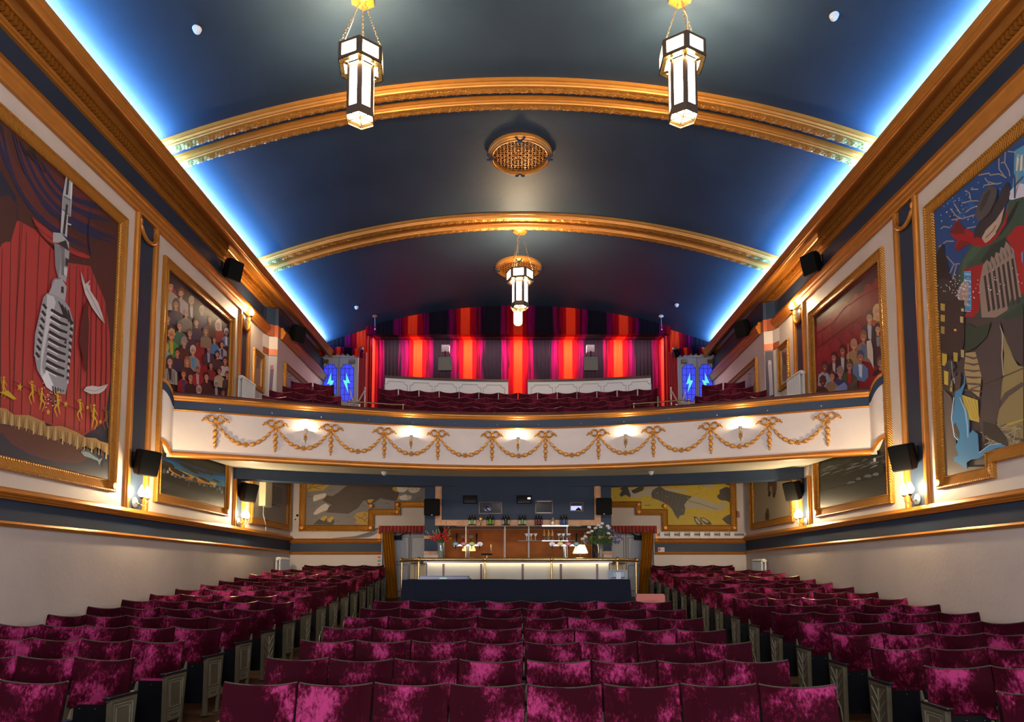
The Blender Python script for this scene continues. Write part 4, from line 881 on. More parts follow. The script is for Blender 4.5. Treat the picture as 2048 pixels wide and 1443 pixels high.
# projection windows
WG = mat('booth_dark_glass', (0.02, 0.016, 0.014, 1), .08)
WIN = [(-1.29, -.96, 1.65, 1.85, 'narrow dark porthole window near the projector lens', BLACK), (-.92, -.37, 1.41, 1.70, 'booth window with projector lens behind the glass', NAVY), (-.03, .32, 1.65, 1.85, 'dark porthole window with a lit strip in its corner', BLACK),
       (.40, .82, 1.41, 1.74, 'booth window with pale bars top and bottom', NAVY), (1.21, 1.53, 1.47, 1.69, 'small booth window glowing blue-white', NAVY)]
for i, (x0, x1, h0, h1, lab, fm) in enumerate(WIN):
    t = thing('booth_window', lab, 'window', ((x0 + x1) / 2, FD, EYE + h0))
    cx_, z0 = (x0 + x1) / 2, EYE + h0
    hw, hh = (x1 - x0) / 2, h1 - h0
    sweep([(-hw, 0), (-hw, hh), (hw, hh), (hw, 0)], [(0, 0), (0, .03), (.025, .03), (.03, 0)], lambda u, v, p: (u, -p, v)).build('frame', fm if fm is BLACK else DARKWOOD, t)
    MB().box(-hw, hw, -.01, -.004, 0, hh).build('glass', WG, t)
    if i == 1:
        MB().lathe((-.08, -.012, .14), [(.0, 0), (.115, 0), (.115, .02), (.085, .03), (0, .03)], 20, Matrix.Rotation(PI / 2, 3, 'X')).build('lens', mat('lens_rim', (.06, .06, .08, 1), .2), t, 40)
        MB().lathe((-.08, -.045, .14), [(.0, 0), (.05, 0), (.045, .012), (0, .02)], 16, Matrix.Rotation(PI / 2, 3, 'X')).build('lens_glass', mat('lens_glass', (.03, .03, .10, 1), .05), t, 40)
    if i == 2: MB().box(.08, .16, -.016, -.011, .11, .15).build('lit_strip', emis('porthole_light', (1, .95, .8, 1), 2), t)
    if i == 3:
        for z in (.02, .29): MB().box(-.17, .17, -.02, -.011, z, z + .018).build('pale_bar', WHITE, t)
    if i == 4:
        MB().box(-.13, .12, -.016, -.011, .02, .13).build('lit_view', SCREEN, t)
        MB().add([(-.03, -.018, .02), (.12, -.018, .02), (.1, -.018, .06), (.05, -.018, .10), (0, -.018, .06)], [(0, 1, 2, 3, 4)]).build('silhouette', BLACK, t)

# ------------------------------------------------------------------ stalls seating
def seat_meshes(w, kind):
    hw = w / 2 - .006
    # backrest: concave velvet pad
    b = MB(); nx, nz = 14, 7; front = []; back = []
    for k in range(nz + 1):
        t = k / nz; z = .50 + t * .40
        rf, rb = [], []
        for i in range(nx + 1):
            u = -1 + 2 * i / nx
            ztop = z + (t ** 3) * (.034 * u * u - .028)
            y = .03 + (z - .5) * .20 - .055 * u * u
            edge = 1 - max(0, (abs(u) - .86) / .14) ** 2 * .6
            et = 1 - max(0, (t - .9) / .1) * .35
            rf.append((u * (hw * (1 - .012 * (1 - t))), y - .028 * edge * et, ztop)); rb.append((u * (hw - .002), y + .018, ztop))
        front.append(rf); back.append(rb)
    rings = [f + list(reversed(g)) for f, g in zip(front, back)]
    b.loops(rings)
    trim = [(p[0], p[1] + .018, p[2] + .004) for p in front[-1]]
    tb = MB(); tb.tube(trim, .007, 5)
    back_board = MB()
    rows = [[(p[0], p[1] + .001, p[2]) for p in r] for r in back]; rows2 = [[(p[0], p[1] + .012, p[2]) for p in r] for r in back]
    back_board.loops([a + list(reversed(c)) for a, c in zip(rows, rows2)])
    # tipped-up cushion
    def rr(hw_, z0, z1, r, n=6):
        P = []
        for (cx_, cz, a0) in ((hw_ - r, z1 - r, 0), (-hw_ + r, z1 - r, PI / 2), (-hw_ + r * 1.0, z0 + r, PI), (hw_ - r, z0 + r, 1.5 * PI)):
            for k in range(n + 1): a = a0 + PI / 2 * k / n; P.append((cx_ + r * math.cos(a), cz + r * math.sin(a)))
        return P
    c = MB(); P1 = rr(hw - .022, .115, .545, .09); P2 = rr(hw - .034, .13, .535, .085)
    lean = lambda z: (z - .1) * .16
    c.loops([[(x, -.085 + lean(z), z) for x, z in P2], [(x, -.075 + lean(z), z) for x, z in P1], [(x, .0 + lean(z), z) for x, z in P1], [(x, .02 + lean(z), z) for x, z in P2]])
    un = MB(); P3 = rr(hw - .05, .10, .525, .08)
    if kind == 'b': P3 = rr(hw - .05, .10, .50, .11)
    un.loops([[(x, -.094 + lean(z), z) for x, z in P3], [(x, -.083 + lean(z), z) for x, z in P3]])
    hi = []
    for s in (-1, 1):
        h = MB(); x = s * (hw - .075)
        h.obox((x, -.100 + lean(.30), .30), .012, .006, .085); h.obox((x + s * .03, -.104 + lean(.24), .24), .03, .01, .012)
        h.obox((x, -.100 + lean(.17), .17), .014, .006, .045)
        for z in (.36, .30, .20, .15): h.ball((x, -.108 + lean(z), z), .005, 6, 4)
        hi.append(h)
    st = MB()
    for x, z in ((0, .49), (-hw * .55, .49), (hw * .55, .49), (hw * .25, .13), (-hw * .25, .13)): st.ball((x, -.095 + lean(z), z), .0045, 6, 4)
    return b, tb, back_board, c, un, hi, st
def standard_mesh(fancy):
    """end or middle standard: origin on the floor, faces +-x"""
    b = MB(); l = MB()
    t = .014
    b.box(-.022, .022, -.235, -.205, 0, .60)                   # front post
    b.loops([[(x, y, 0) for x, y in ((-t, .0), (t, .0), (t, .035), (-t, .035))], [(x, y, .60) for x, y in ((-t, .07), (t, .07), (t, .10), (-t, .10))], [(x, y, .70) for x, y in ((-t * .35, .10), (t * .35, .10), (t * .35, .12), (-t * .35, .12))]])
    b.loops([[(-.008, -.21, .17), (.008, -.21, .17), (.008, .03, .17), (-.008, .03, .17)], [(-.008, -.21, .60), (.008, -.21, .60), (.008, .085, .60), (-.008, .085, .60)]])
    b.box(-.03, .03, -.25, -.19, 0, .012); b.box(-.03, .03, -.01, .05, 0, .012)
    b.box(-.018, .018, -.225, .09, .575, .605)
    if fancy == 'nested':
        for s in (-1, 1):
            for (y0, y1, z0, z1) in ((-.185, .045, .27, .555), (-.155, .015, .30, .53), (-.185, .03, .185, .25), (-.155, .0, .20, .235)):
                for seg in (((y0, z0), (y1, z0)), ((y0, z1), (y1, z1)), ((y0, z0), (y0, z1)), ((y1, z0), (y1, z1))):
                    (a, c_), (d, e) = seg; l.box(min(s * .008, s * .013), max(s * .008, s * .013), a - .003, d + .003, c_ - .003, e + .003)
    elif fancy == 'leaf':
        for s in (-1, 1):
            x = s * .012
            for k in range(3):
                z = .26 + k * .10
                l.tube([(x, -.19, z + .10), (x, -.12, z + .03), (x, -.07, z - .03)], .006, 5); l.tube([(x, .05, z + .10), (x, -.02, z + .03), (x, -.07, z - .03)], .006, 5)
            l.tube([(x, -.07, .22), (x, -.07, .55)], .007, 5)
            l.tube([(x, -.07, .24), (x, -.14, .17), (x, -.18, .05), (x, -.2, .0)], .008, 5); l.tube([(x, -.07, .24), (x, -.02, .17), (x, .01, .05)], .008, 5)
    return b, l
def arm_mesh():
    b = MB(); P = [(-.024, -.265), (-.02, -.275), (.02, -.275), (.024, -.265), (.022, .09), (-.022, .09)]
    b.loops([[(x, y, .606) for x, y in P], [(x * 1.12, y * 1.01, .615) for x, y in P], [(x * 1.12, y * 1.01, .626) for x, y in P], [(x * .9, y * .99, .634) for x, y in P]])
    return b
def make_seat(name, w, kind, fancyL=None, fancyR=None, light=False, vel=VELVET, smat=None):
    """fancyL / fancyR: style of the standard at the seat's -x / +x side"""
    t = thing(name, 'maroon velvet tip-up seat', 'theatre seat')
    b, tb, bb, c, un, hi, st = seat_meshes(w, kind)
    br = b.build('backrest', vel, t, 50)
    tb.build('top_trim', TRIMM, t, 50)
    bb.build('back_board', BLACKSEAT, t)
    cu = c.build('seat_cushion', vel, t, 40)
    nf = len(un.f)
    if not light: un.add(st.v, st.f)
    uo = un.build('underside_board', BLACKSEAT, cu, 30)
    if not light:
        uo.data.materials.append(STEEL)
        for p in uo.data.polygons[nf:]: p.material_index = 1
    if not light:
        for h in hi: h.build('hinge', BLACK, cu)
    for x, f in ((-w / 2, fancyL), (w / 2, fancyR)):
        if f is None: continue
        sb, lb = standard_mesh(f)
        so = sb.build('standard', smat or CHAMP, t); so.location = (x, 0, 0)
        if lb.v: lb.build('relief_lines', CHAMPL, so)
        arm_mesh().build('armrest', ARMM, so)
    remember(t)
    return t
TRIMM = mat('seat_top_trim', (0.10, 0.085, 0.06, 1), .25, .5)
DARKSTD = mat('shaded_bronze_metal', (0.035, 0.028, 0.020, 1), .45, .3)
ARMM = mat('armrest_lacquer', (0.010, 0.010, 0.014, 1), .2)

used = {}
def put(proto_key, maker, loc, rz, label, group):
    if proto_key not in used:
        t = maker(); used[proto_key] = t
        t.location = loc; t.rotation_euler = (0, 0, rz); t['label'] = label; t['group'] = group
        return t
    return dup(used[proto_key], loc, rz, label, group)

SW = .545
LROWS = [(5.06 + .842 * i, 5) for i in range(14)] + [(16.85, 4), (17.62, 4)]
LROWS = [(5.06, 5), (5.93, 5), (6.81, 5), (7.66, 5), (8.48, 5), (9.29, 5), (10.12, 5), (10.91, 5), (11.74, 5), (12.53, 5), (13.32, 5), (14.05, 5), (14.85, 5), (15.6, 5), (16.35, 5), (17.09, 4), (17.75, 4)]
RROWS = [(4.77, 5), (5.62, 5), (6.46, 5), (7.28, 5), (8.13, 5), (8.97, 5), (9.8, 5), (10.62, 5), (11.48, 5), (12.3, 5), (13.13, 5), (13.88, 5), (14.66, 5), (15.45, 5), (16.3, 5), (17.15, 4), (17.8, 4)]
for side, rows, blk in ((-1, LROWS, 'left'), (1, RROWS, 'right')):
    for i, (D, n) in enumerate(rows):
        al = math.radians(6.0) if side < 0 else 0.0
        w = SW if n == 5 and not (side < 0 and i > 8) else .53
        al_i = al if i < 14 else al * .5
        x0 = 3.33 + (.0 if i < 16 else .16)
        fan = 'nested' if (i in (0, 1, 2, 3, 4, 6) if side < 0 else i in (0, 1)) else 'leaf'
        for j in range(n):
            X = side * (x0 + w * (j + .5) * math.cos(al_i)); Y = D + w * (j + .5) * math.sin(al_i)
            px, py = pj(X - side * w / 2, Y, fl(Y) + .9 - EYE)
            if px < -12 or px > 2060: continue
            # the aisle standard is decorated, the others are plain; each seat carries the standard on its wall side
            inner = fan if j == 0 else None
            fL, fR = ('plain', inner) if side < 0 else (inner, 'plain')
            # chair faces -Y, so its own left is +x
            rz = -al_i if side < 0 else 0
            lab = 'maroon velvet tip-up seat, %s from the aisle, %s row from front, %s block' % (ORD[j], ORD[i], blk)
            put(('s', w, fL, fR), (lambda w=w, fL=fL, fR=fR: make_seat('theatre_seat', w, 'a', fL, fR)), (X, Y, fl(Y)), rz, lab, 'seats in the %s stalls block' % blk)
CROWS = [5.01, 5.89, 6.78, 7.64, 8.52, 9.38, 10.24]
rj = random.Random(4)
for i, D in enumerate(CROWS):
    al = math.radians(1.6)
    for j in range(8):
        x = -2.215 + .56 * (j + .5); gap = .012 * (1 if j >= 4 else -1) * (i in (1, 3))
        Y = D - x * math.sin(al)
        z = fl(Y) + (rj.uniform(-.008, .008) if i < 4 else 0)
        lab = 'purple-maroon velvet seat, %s from the left, %s row from front, centre block' % (ORD[j], ORD[i])
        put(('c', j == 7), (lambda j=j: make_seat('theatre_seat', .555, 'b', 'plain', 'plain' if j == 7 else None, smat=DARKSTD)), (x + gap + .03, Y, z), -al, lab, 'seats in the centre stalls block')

# ------------------------------------------------------------------ balcony
bal = thing('balcony', 'curved balcony with cream front, navy band and gold mouldings', 'balcony', (0, 0, 0))
XE = 6.0; NX = 60
def arc(n=NX, xe=XE): return [(-xe + 2 * xe * i / n) for i in range(n + 1)]
def normal2(X):
    d = (bow(X + .01) - bow(X - .01)) / .02; l = math.hypot(1, d); return (d / l, -1 / l)     # towards the stage
def face(X, off=0):
    nx, ny = normal2(X); return X + nx * off, bow(X) + ny * off
def sweep_arc(prof, m, name, xe=XE, smooth=45):
    """prof: (towards stage offset, height)"""
    b = MB(); rings = []
    for X in arc(NX, xe):
        rings.append([(face(X, o)[0], face(X, o)[1], EYE + h) for o, h in prof])
    b.loops(rings); return b.build(name, m, bal, smooth)
sweep_arc([(0, 2.10), (0.0, 2.86), (-.12, 2.86), (-.12, 2.10)], CREAM, 'front_panel')
sweep_arc([(.012, 2.87), (.012, 3.04), (-.12, 3.04), (-.12, 2.87)], NAVY, 'navy_band')
sweep_arc([(0, 2.845), (.02, 2.85), (.028, 2.862), (.02, 2.875), (0, 2.88)], GOLD, 'thin_moulding')
sweep_arc([(.0, 3.02), (.03, 3.025), (.045, 3.04), (.05, 3.06), (.075, 3.07), (.085, 3.09), (.08, 3.105), (-.1, 3.105), (-.1, 3.03)], GOLD, 'upper_moulding')
sweep_arc([(.07, 3.105), (.10, 3.11), (.11, 3.13), (.10, 3.15), (.06, 3.165), (-.26, 3.165), (-.28, 3.14), (-.26, 3.11)], DARKWOOD, 'rail_cap')
sweep_arc([(0, 2.13), (.03, 2.125), (.05, 2.11), (.055, 2.09), (.03, 2.08), (.035, 2.055), (.02, 2.03), (-.02, 2.02), (-.1, 2.03), (-.1, 2.13)], GOLD, 'lower_moulding')
b = MB(); rings = []
for X in arc(NX, 6.1):
    xx, y = face(X, -.03); rings.append([(X, y, EYE + 2.03), (X, y + 1.15, EYE + 2.24), (X, beamD(X) + .1, EYE + 2.30), (X, beamD(X) + .1, EYE + 2.36), (X, y + .1, EYE + 2.36), (X, y, EYE + 2.2)])
b.loops(rings); b.build('soffit', SOFFIT, bal, 30)
# small studs along the band
st0 = MB().ball((0, 0, 0), .014, 8, 5).build('band_stud', STEEL, bal)
for k in range(14):
    X = -5.3 + k * 10.6 / 13; x, y = face(X, .014); o = st0 if k == 0 else st0.copy()
    if k: COL.objects.link(o)
    o.location = (x, y, EYE + 2.93)
# ogee cheeks where the front sweeps up to the side walls
for s in (-1, 1):
    De = bow(s * XE); b = MB(); bb = MB(); g1 = MB(); g2 = MB(); n = 14; R1, R2, R3, R4 = [], [], [], []
    for i in range(n + 1):
        t = i / n; e = t * t * (3 - 2 * t)
        x = s * (XE + .125 * t ** .7); y = De - (.22 + .05 * (s > 0)) * t
        bulge = .05 * math.sin(PI * t)
        top_, bot_ = 3.04 + .22 * e + .05 * t, 2.10 + .18 * e + .03 * t
        for R, h0, h1, o in ((R1, bot_, top_ - .12, 0), (R2, top_ - .13, top_ + .02, .012), (R3, top_, top_ + .05, .03), (R4, bot_ - .03, bot_ + .02, .02)):
            xx = x - s * (bulge + o); xb = xx + s * (.05 if o > .015 else .12); xb = min(xb, 6.145) if s > 0 else max(xb, -6.145); R.append([(xx, y, EYE + h0), (xx, y, EYE + h1), (xb, y + .02, EYE + h1), (xb, y + .02, EYE + h0)])
    b.loops(R1); b.build('cheek_panel', CREAM, bal, 60)
    bb.loops(R2); bb.build('cheek_band', NAVY, bal, 60); g1.loops(R3); g1.build('cheek_moulding', GOLD, bal, 60); g2.loops(R4); g2.build('cheek_moulding', GOLD, bal, 60)
# stepped tiers
TIERS = [(18.2, 4.92), (17.4, 4.57), (16.6, 4.25), (15.8, 3.93)]
def tierD(D0, X): return D0 - .036 * X * X
for k, (D0, ht) in enumerate(TIERS + [(14.9, 3.66), (13.6, 3.46)]):
    b = MB(); zf = EYE + ht - .9; rings = []
    D1 = (20.35 if k == 0 else (TIERS + [(14.9, 3.66), (13.6, 3.46)])[k - 1][0] - .42)
    for X in [-5.86 + i * 11.72 / 24 for i in range(25)]:
        y0_ = max(tierD(D0 - .42, X), bow(X) + .1) if k < 5 else bow(X) + .1; y1 = tierD(D1, X) if k else D1
        y1 = max(y1, y0_ + .02)
        zb_ = max(zf - .4, EYE + 2.40); rings.append([(X, y0_, zf), (X, y1, zf), (X, y1, zb_), (X, y0_, zb_)])
    b.loops(rings); b.build('tier', DECKM, bal)

# festoons
def frame_at(X, h, off=.01):
    x, y = face(X, off); nx, ny = normal2(X)
    ex = Vector((-ny, nx, 0)); ez = Vector((0, 0, 1)); en = Vector((nx, ny, 0))
    return Vector((x, y, EYE + h)), Matrix((ex, en, ez)).transposed()      # columns: along, out, up
def bead_m(mb, c, M, d, l, r):
    """leafy bud: ellipsoid pointing along direction d in the local (along, up) plane"""
    a = math.atan2(d[1], d[0]); R = M @ Matrix(((math.cos(a), 0, -math.sin(a)), (0, 1, 0), (math.sin(a), 0, math.cos(a))))
    rings = []; m, n = 7, 8
    for i in range(m + 1):
        t = i / m; rr_ = r * max(math.sin(PI * (t ** .8)), .12); x = -l / 2 + l * t
        rings.append([c + R @ Vector((x, rr_ * (.8 + .15 * (k % 2)) * math.cos(2 * PI * k / n), rr_ * (1 + .12 * (k % 2)) * math.sin(2 * PI * k / n))) for k in range(n)])
    mb.loops(rings)
def make_bow():
    t = thing('bow_ornament', '', 'ornament')
    M = Matrix.Identity(3); b = MB(); I = lambda a, o, u: (a, -o, u)
    for s in (-1, 1):
        pts = [I(s * (.075 + .062 * math.cos(a)), .018 + .008 * math.sin(2 * a), .01 + .058 * math.sin(a) + .01) for a in [PI + 2 * PI * k / 16 for k in range(17)]]
        b.tube(pts, .018, 6)
        b.tube([I(s * .12, .015, .01), I(s * .15, .02, .035), I(s * .17, .02, .005), I(s * .19, .02, .03), I(s * .205, .02, -.005), I(s * .222, .02, -.015)], [.012, .019, .016, .018, .014, .008], 6)
        b.ball(I(s * .158, .02, .022), .024, 7, 5); b.ball(I(s * .192, .02, .012), .020, 7, 5); b.ball(I(s * .218, .02, -.018), .014, 7, 5)
        b.tube([I(s * .006, .02, -.02), I(s * .03, .02, -.06), I(s * .05, .02, -.10)], [.014, .011, .008], 6)
    b.ball(I(0, .025, .0), .028, 8, 6)
    b.build('ribbon', FEST, t, 60)
    p = MB(); Mi = Matrix(((1, 0, 0), (0, -1, 0), (0, 0, 1)))
    z = -.07
    for (l, r) in ((.10, .028), (.12, .046), (.115, .044), (.085, .036), (.05, .022)):
        bead_m(p, Vector((0, -.02, z - l / 2)), Mi, (0, -1), l * 1.12, r); z -= l * .92
    p.tube([(0, -.018, -.01), (0, -.02, -.09)], .010, 6)
    p.build('pendant', FEST, t, 60)
    remember(t); return t
BOWX = [-5.36, -4.42, -3.50, -2.56, -1.56, -.51, .54, 1.56, 2.57, 3.56, 4.5, 5.38]
bowp = make_bow()
for i, X in enumerate(BOWX):
    nx, ny = normal2(X); rz = math.atan2(-nx, -ny) * -1; rz = math.atan2(nx, -ny)
    x, y = face(X, .004); loc = (x, y, EYE + 2.715)
    lab = 'gold ribbon bow with hanging pendant, %s from the left on balcony front' % ORD[i]
    if i == 0: bowp.location = loc; bowp.rotation_euler = (0, 0, rz); bowp['label'] = lab; bowp['group'] = 'bow ornaments on the balcony front'
    else: dup(bowp, loc, rz, lab, 'bow ornaments on the balcony front')
for i in range(11):
    xa, xb = BOWX[i] + .03, BOWX[i + 1] - .03
    c0 = Vector((*face((xa + xb) / 2, 0), EYE + 2.33)); t = thing('garland', 'gold leaf garland with centre rosette, %s from the left on balcony front' % ORD[i], 'garland', tuple(c0), 0, 'garlands on the balcony front')
    b = MB(); n = 11; P = []
    for k in range(201):
        u = -1 + 2 * k / 200; X = (xa + xb) / 2 + (xb - xa) / 2 * u
        h = 2.66 - .345 * (1 - abs(u) ** 2.2)
        P.append((X, h))
    cum = [0]
    for k in range(200): cum.append(cum[-1] + math.hypot(P[k + 1][0] - P[k][0], P[k + 1][1] - P[k][1]))
    T = cum[-1]
    for k in range(n):
        s0 = T * (k + .5) / n; j = min(range(201), key=lambda q: abs(cum[q] - s0))
        X, h = P[j]; d = (P[min(j + 2, 200)][0] - P[max(j - 2, 0)][0], P[min(j + 2, 200)][1] - P[max(j - 2, 0)][1])
        u = abs(2 * (k + .5) / n - 1)
        if u < .05: continue
        pt, M = frame_at(X, h, .022); sg = 1 if X < (xa + xb) / 2 else -1
        bead_m(b, pt - c0, M, (d[0] * sg, d[1] * sg), T / n * 1.34, .048 - .028 * u)
    b.tube([frame_at(X, h, .014)[0] - c0 for X, h in P[::10]], .012, 6)
    b.build('leaf_swag', FEST, t, 60)
    pt, M = frame_at((xa + xb) / 2, 2.315, .03); r = MB()
    for k in range(6): r.ball(pt - c0 + M @ Vector((.030 * math.cos(k * PI / 3), .0, .030 * math.sin(k * PI / 3))), .020, 7, 5)
    r.ball(pt - c0 + M @ Vector((0, .018, 0)), .016, 8, 5); r.build('rosette', FEST, t, 60)

# torch lamps on balcony front
UPL = []
def make_torch():
    t = thing('torch_lamp', '', 'wall lamp')
    MB().prism([(-.055, -.10), (-.055, .06), (.055, .06), (.055, -.10), (.025, -.155), (-.025, -.155)], lambda p, q: (p[0], -q, p[1]), 0, .012).build('backplate', mat('torch_plate', (.62, .58, .50, 1), .5), t)
    b = MB(); b.box(-.036, .036, -.03, -.012, -.06, .045)
    b.lathe((0, -.055, -.04), [(.004, -.10), (.010, -.085), (.007, -.06), (.020, -.035), (.014, -.01), (.024, .01), (.020, .03), (.012, .05)], 10)
    b.tube([(0, -.02, 0), (0, -.05, 0)], .012, 6); b.build('bracket', DARKBRASS, t, 50)
    MB().lathe((0, -.055, 0), [(.010, .045), (.016, .06), (.020, .09), (.032, .115), (.042, .13), (.042, .136), (.036, .132), (.014, .095)], 14).build('cup', mat('torch_cup', (.55, .48, .34, 1), .5), t, 50)
    remember(t); return t
tp = make_torch()
for i, X in enumerate((-3.93, -2.07, .0, 2.07, 4.05)):
    nx, ny = normal2(X); rz = math.atan2(nx, -ny); x, y = face(X, .002)
    lab = 'small brass torch lamp shining up the balcony front, %s from the left' % ORD[i]; loc = (x, y, EYE + 2.54)
    if i == 0: tp.location = loc; tp.rotation_euler = (0, 0, rz); tp['label'] = lab; tp['group'] = 'torch lamps on the balcony front'
    else: dup(tp, loc, rz, lab, 'torch lamps on the balcony front')
    x, y = face(X, .058); UPL.append((x, y, EYE + 2.54 + .145))

# balcony seats
def make_bseat():
    w = .53; t = thing('theatre_seat', '', 'theatre seat')
    b, tb, bb, c, un, hi, st = seat_meshes(w, 'a')
    b.build('backrest', VELVETB, t, 50); tb.build('top_trim', mat('balcony_trim_glint', (.26, .15, .17, 1), .3, .3), t, 50); c.build('seat_cushion', VELVETB, t, 40)  # trim lightened: lilac glints on the seat tops put into its colour
    sb, lb = standard_mesh('plain'); so = sb.build('standard', CHAMP, t); so.location = (w / 2, 0, 0); remember(t); return t
bp_ = None
def bseat(X, D0, ht, lab, grp):
    global bp_
    Y = tierD(D0, X); rz = math.atan(-.072 * X)
    loc = (X, Y, EYE + ht - .9)
    if bp_ is None:
        bp_ = make_bseat(); bp_.location = loc; bp_.rotation_euler = (0, 0, rz); bp_['label'] = lab; bp_['group'] = grp
    else: dup(bp_, loc, rz, lab, grp)
for k, (D0, ht) in enumerate(TIERS):
    n = (14, 13, 12, 12)[k]; xs0 = (-3.71, -3.48, -3.22, -3.2)[k]
    for j in range(n):
        bseat(xs0 + .53 * (j + .5), D0, ht, 'dark maroon velvet seat, %s from the left, centre balcony, %s row from back' % (ORD[j], ORD[k]), 'centre balcony seats')
    m = (2, 2, 3, 3)[k]; xa = (4.78, 4.72, 4.22, 4.10)[k]
    for s, sd in ((-1, 'left'), (1, 'right')):
        for j in range(m):
            bseat(s * (xa + .52 * (j + .5)), D0 + .12, ht + .02, 'dark maroon velvet seat, %s from the aisle, %s balcony side, %s row from back' % (ORD[j], sd, ORD[k]), '%s side balcony seats' % sd)

# white panelled low walls behind the back row
for s, lab in ((-1, 'left'), (1, 'right')):
    t = thing('low_wall', 'white panelled low wall with dark cap behind the %s half of back row' % lab, 'low wall')
    b = MB(); cap = MB(); rings = []; rc = []; pl = MB()
    N = 16
    for i in range(N + 1):
        X = s * (.28 + 3.42 * i / N); y = 19.05 - .030 * X * X
        rings.append([(X, y, EYE + 4.5), (X, y, EYE + 5.45), (X, y + .1, EYE + 5.45), (X, y + .1, EYE + 4.5)])
        rc.append([(X, y - .03, EYE + 5.45), (X, y - .03, EYE + 5.52), (X, y + .14, EYE + 5.52), (X, y + .14, EYE + 5.45)])
    b.loops(rings); b.build('panelled_body', WHITE, t); cap.loops(rc); cap.build('cap', DARKWOOD, t)
    for k in range(5):
        x0, x1 = s * (.38 + .68 * k), s * (.98 + .68 * k); r = .09; P = []
        xa, xb = min(x0, x1), max(x0, x1)
        for (cx_, cz, a0) in ((xa, 5.38, 0), (xb, 5.38, 0)): pass
        path = [(xa, 5.0), (xa, 5.27), (xa + .07, 5.29), (xa + .10, 5.36), (xb - .10, 5.36), (xb - .07, 5.29), (xb, 5.27), (xb, 5.0)]
        q = sweep(path, [(-.012, 0), (-.012, .012), (.006, .012), (.006, 0)], lambda u, v, p: (u, 19.05 - .030 * u * u - p, EYE + v), closed=True)
        q.build('panel_line', DOORGREY, t)

# ------------------------------------------------------------------ rear wall and striped curtains
RD = 20.4
REAR = ripple_curtain('striped_curtain', 1.577, .5)
REARP = ripple_curtain('striped_pelmet', 1.60, .5)
b = MB(); b.box(-6.3, 6.3, 22.2, 22.4, EYE + 3.0, EYE + 8.4); struct('wall_rear', b, mat('rear_wall_dark', (.02, .008, .012, 1), .8))
def drape(x0, x1, y, z0, ztop, m, name, label, period=.12, amp=.018):
    b = MB(); n = int(abs(x1 - x0) / period * 8); rings = []
    for t in (0, .5, 1):
        row = []
        for i in range(n + 1):
            x = x0 + (x1 - x0) * i / n; zt = ztop(x) if callable(ztop) else ztop
            row.append((x, y - amp * math.sin(2 * PI * (x - x0) / period + .8 * math.sin(x * 3)), z0 + (zt - z0) * t))
        rings.append(row + [(p[0], p[1] + .02, p[2]) for p in reversed(row)])
    b.loops(rings); o = b.build(name, m, None, 60); tag(o, label, 'curtain'); return o
drape(-4.75, 4.75, 21.02, EYE + 4.0, EYE + 7.5, REAR, 'stage_curtain', 'brightly lit pink, orange and black striped curtain in the rear recess')
zc = lambda x: EYE + ceil_h(x) + .02
drape(-4.62, 4.62, 20.18, EYE + 7.25, zc, REARP, 'pelmet_curtain', 'dark striped pelmet curtain above the lit recess', amp=.008)
b = MB(); b.loops([[(x, 20.2, EYE + 7.255), (x, 21.05, EYE + 7.37), (x, 21.05, EYE + 7.45), (x, 20.2, EYE + 7.33)] for x in (-4.62, 4.62)]); o = struct('ceiling_recess', b, REARP)
for s, lab in ((-1, 'left'), (1, 'right')):
    drape(s * 4.46, s * 6.1, 20.42, EYE + 4.0, zc, REARP, 'wall_curtain', 'dark striped curtain on the rear wall beside the %s doors' % lab, amp=.01)
    b = MB(); b.box(*sorted((s * 4.50, s * 4.62)), 20.42, 21.3, EYE + 4.0, EYE + 7.4); struct('wall_recess_%s' % lab, b, mat('recess_orange_%s' % lab, (.60, .035, .010, 1), .8))
b = MB(); b.box(-6.2, 6.2, 20.35, 22.3, EYE + 3.9, EYE + 4.02); struct('floor_recess', b, DECKM)

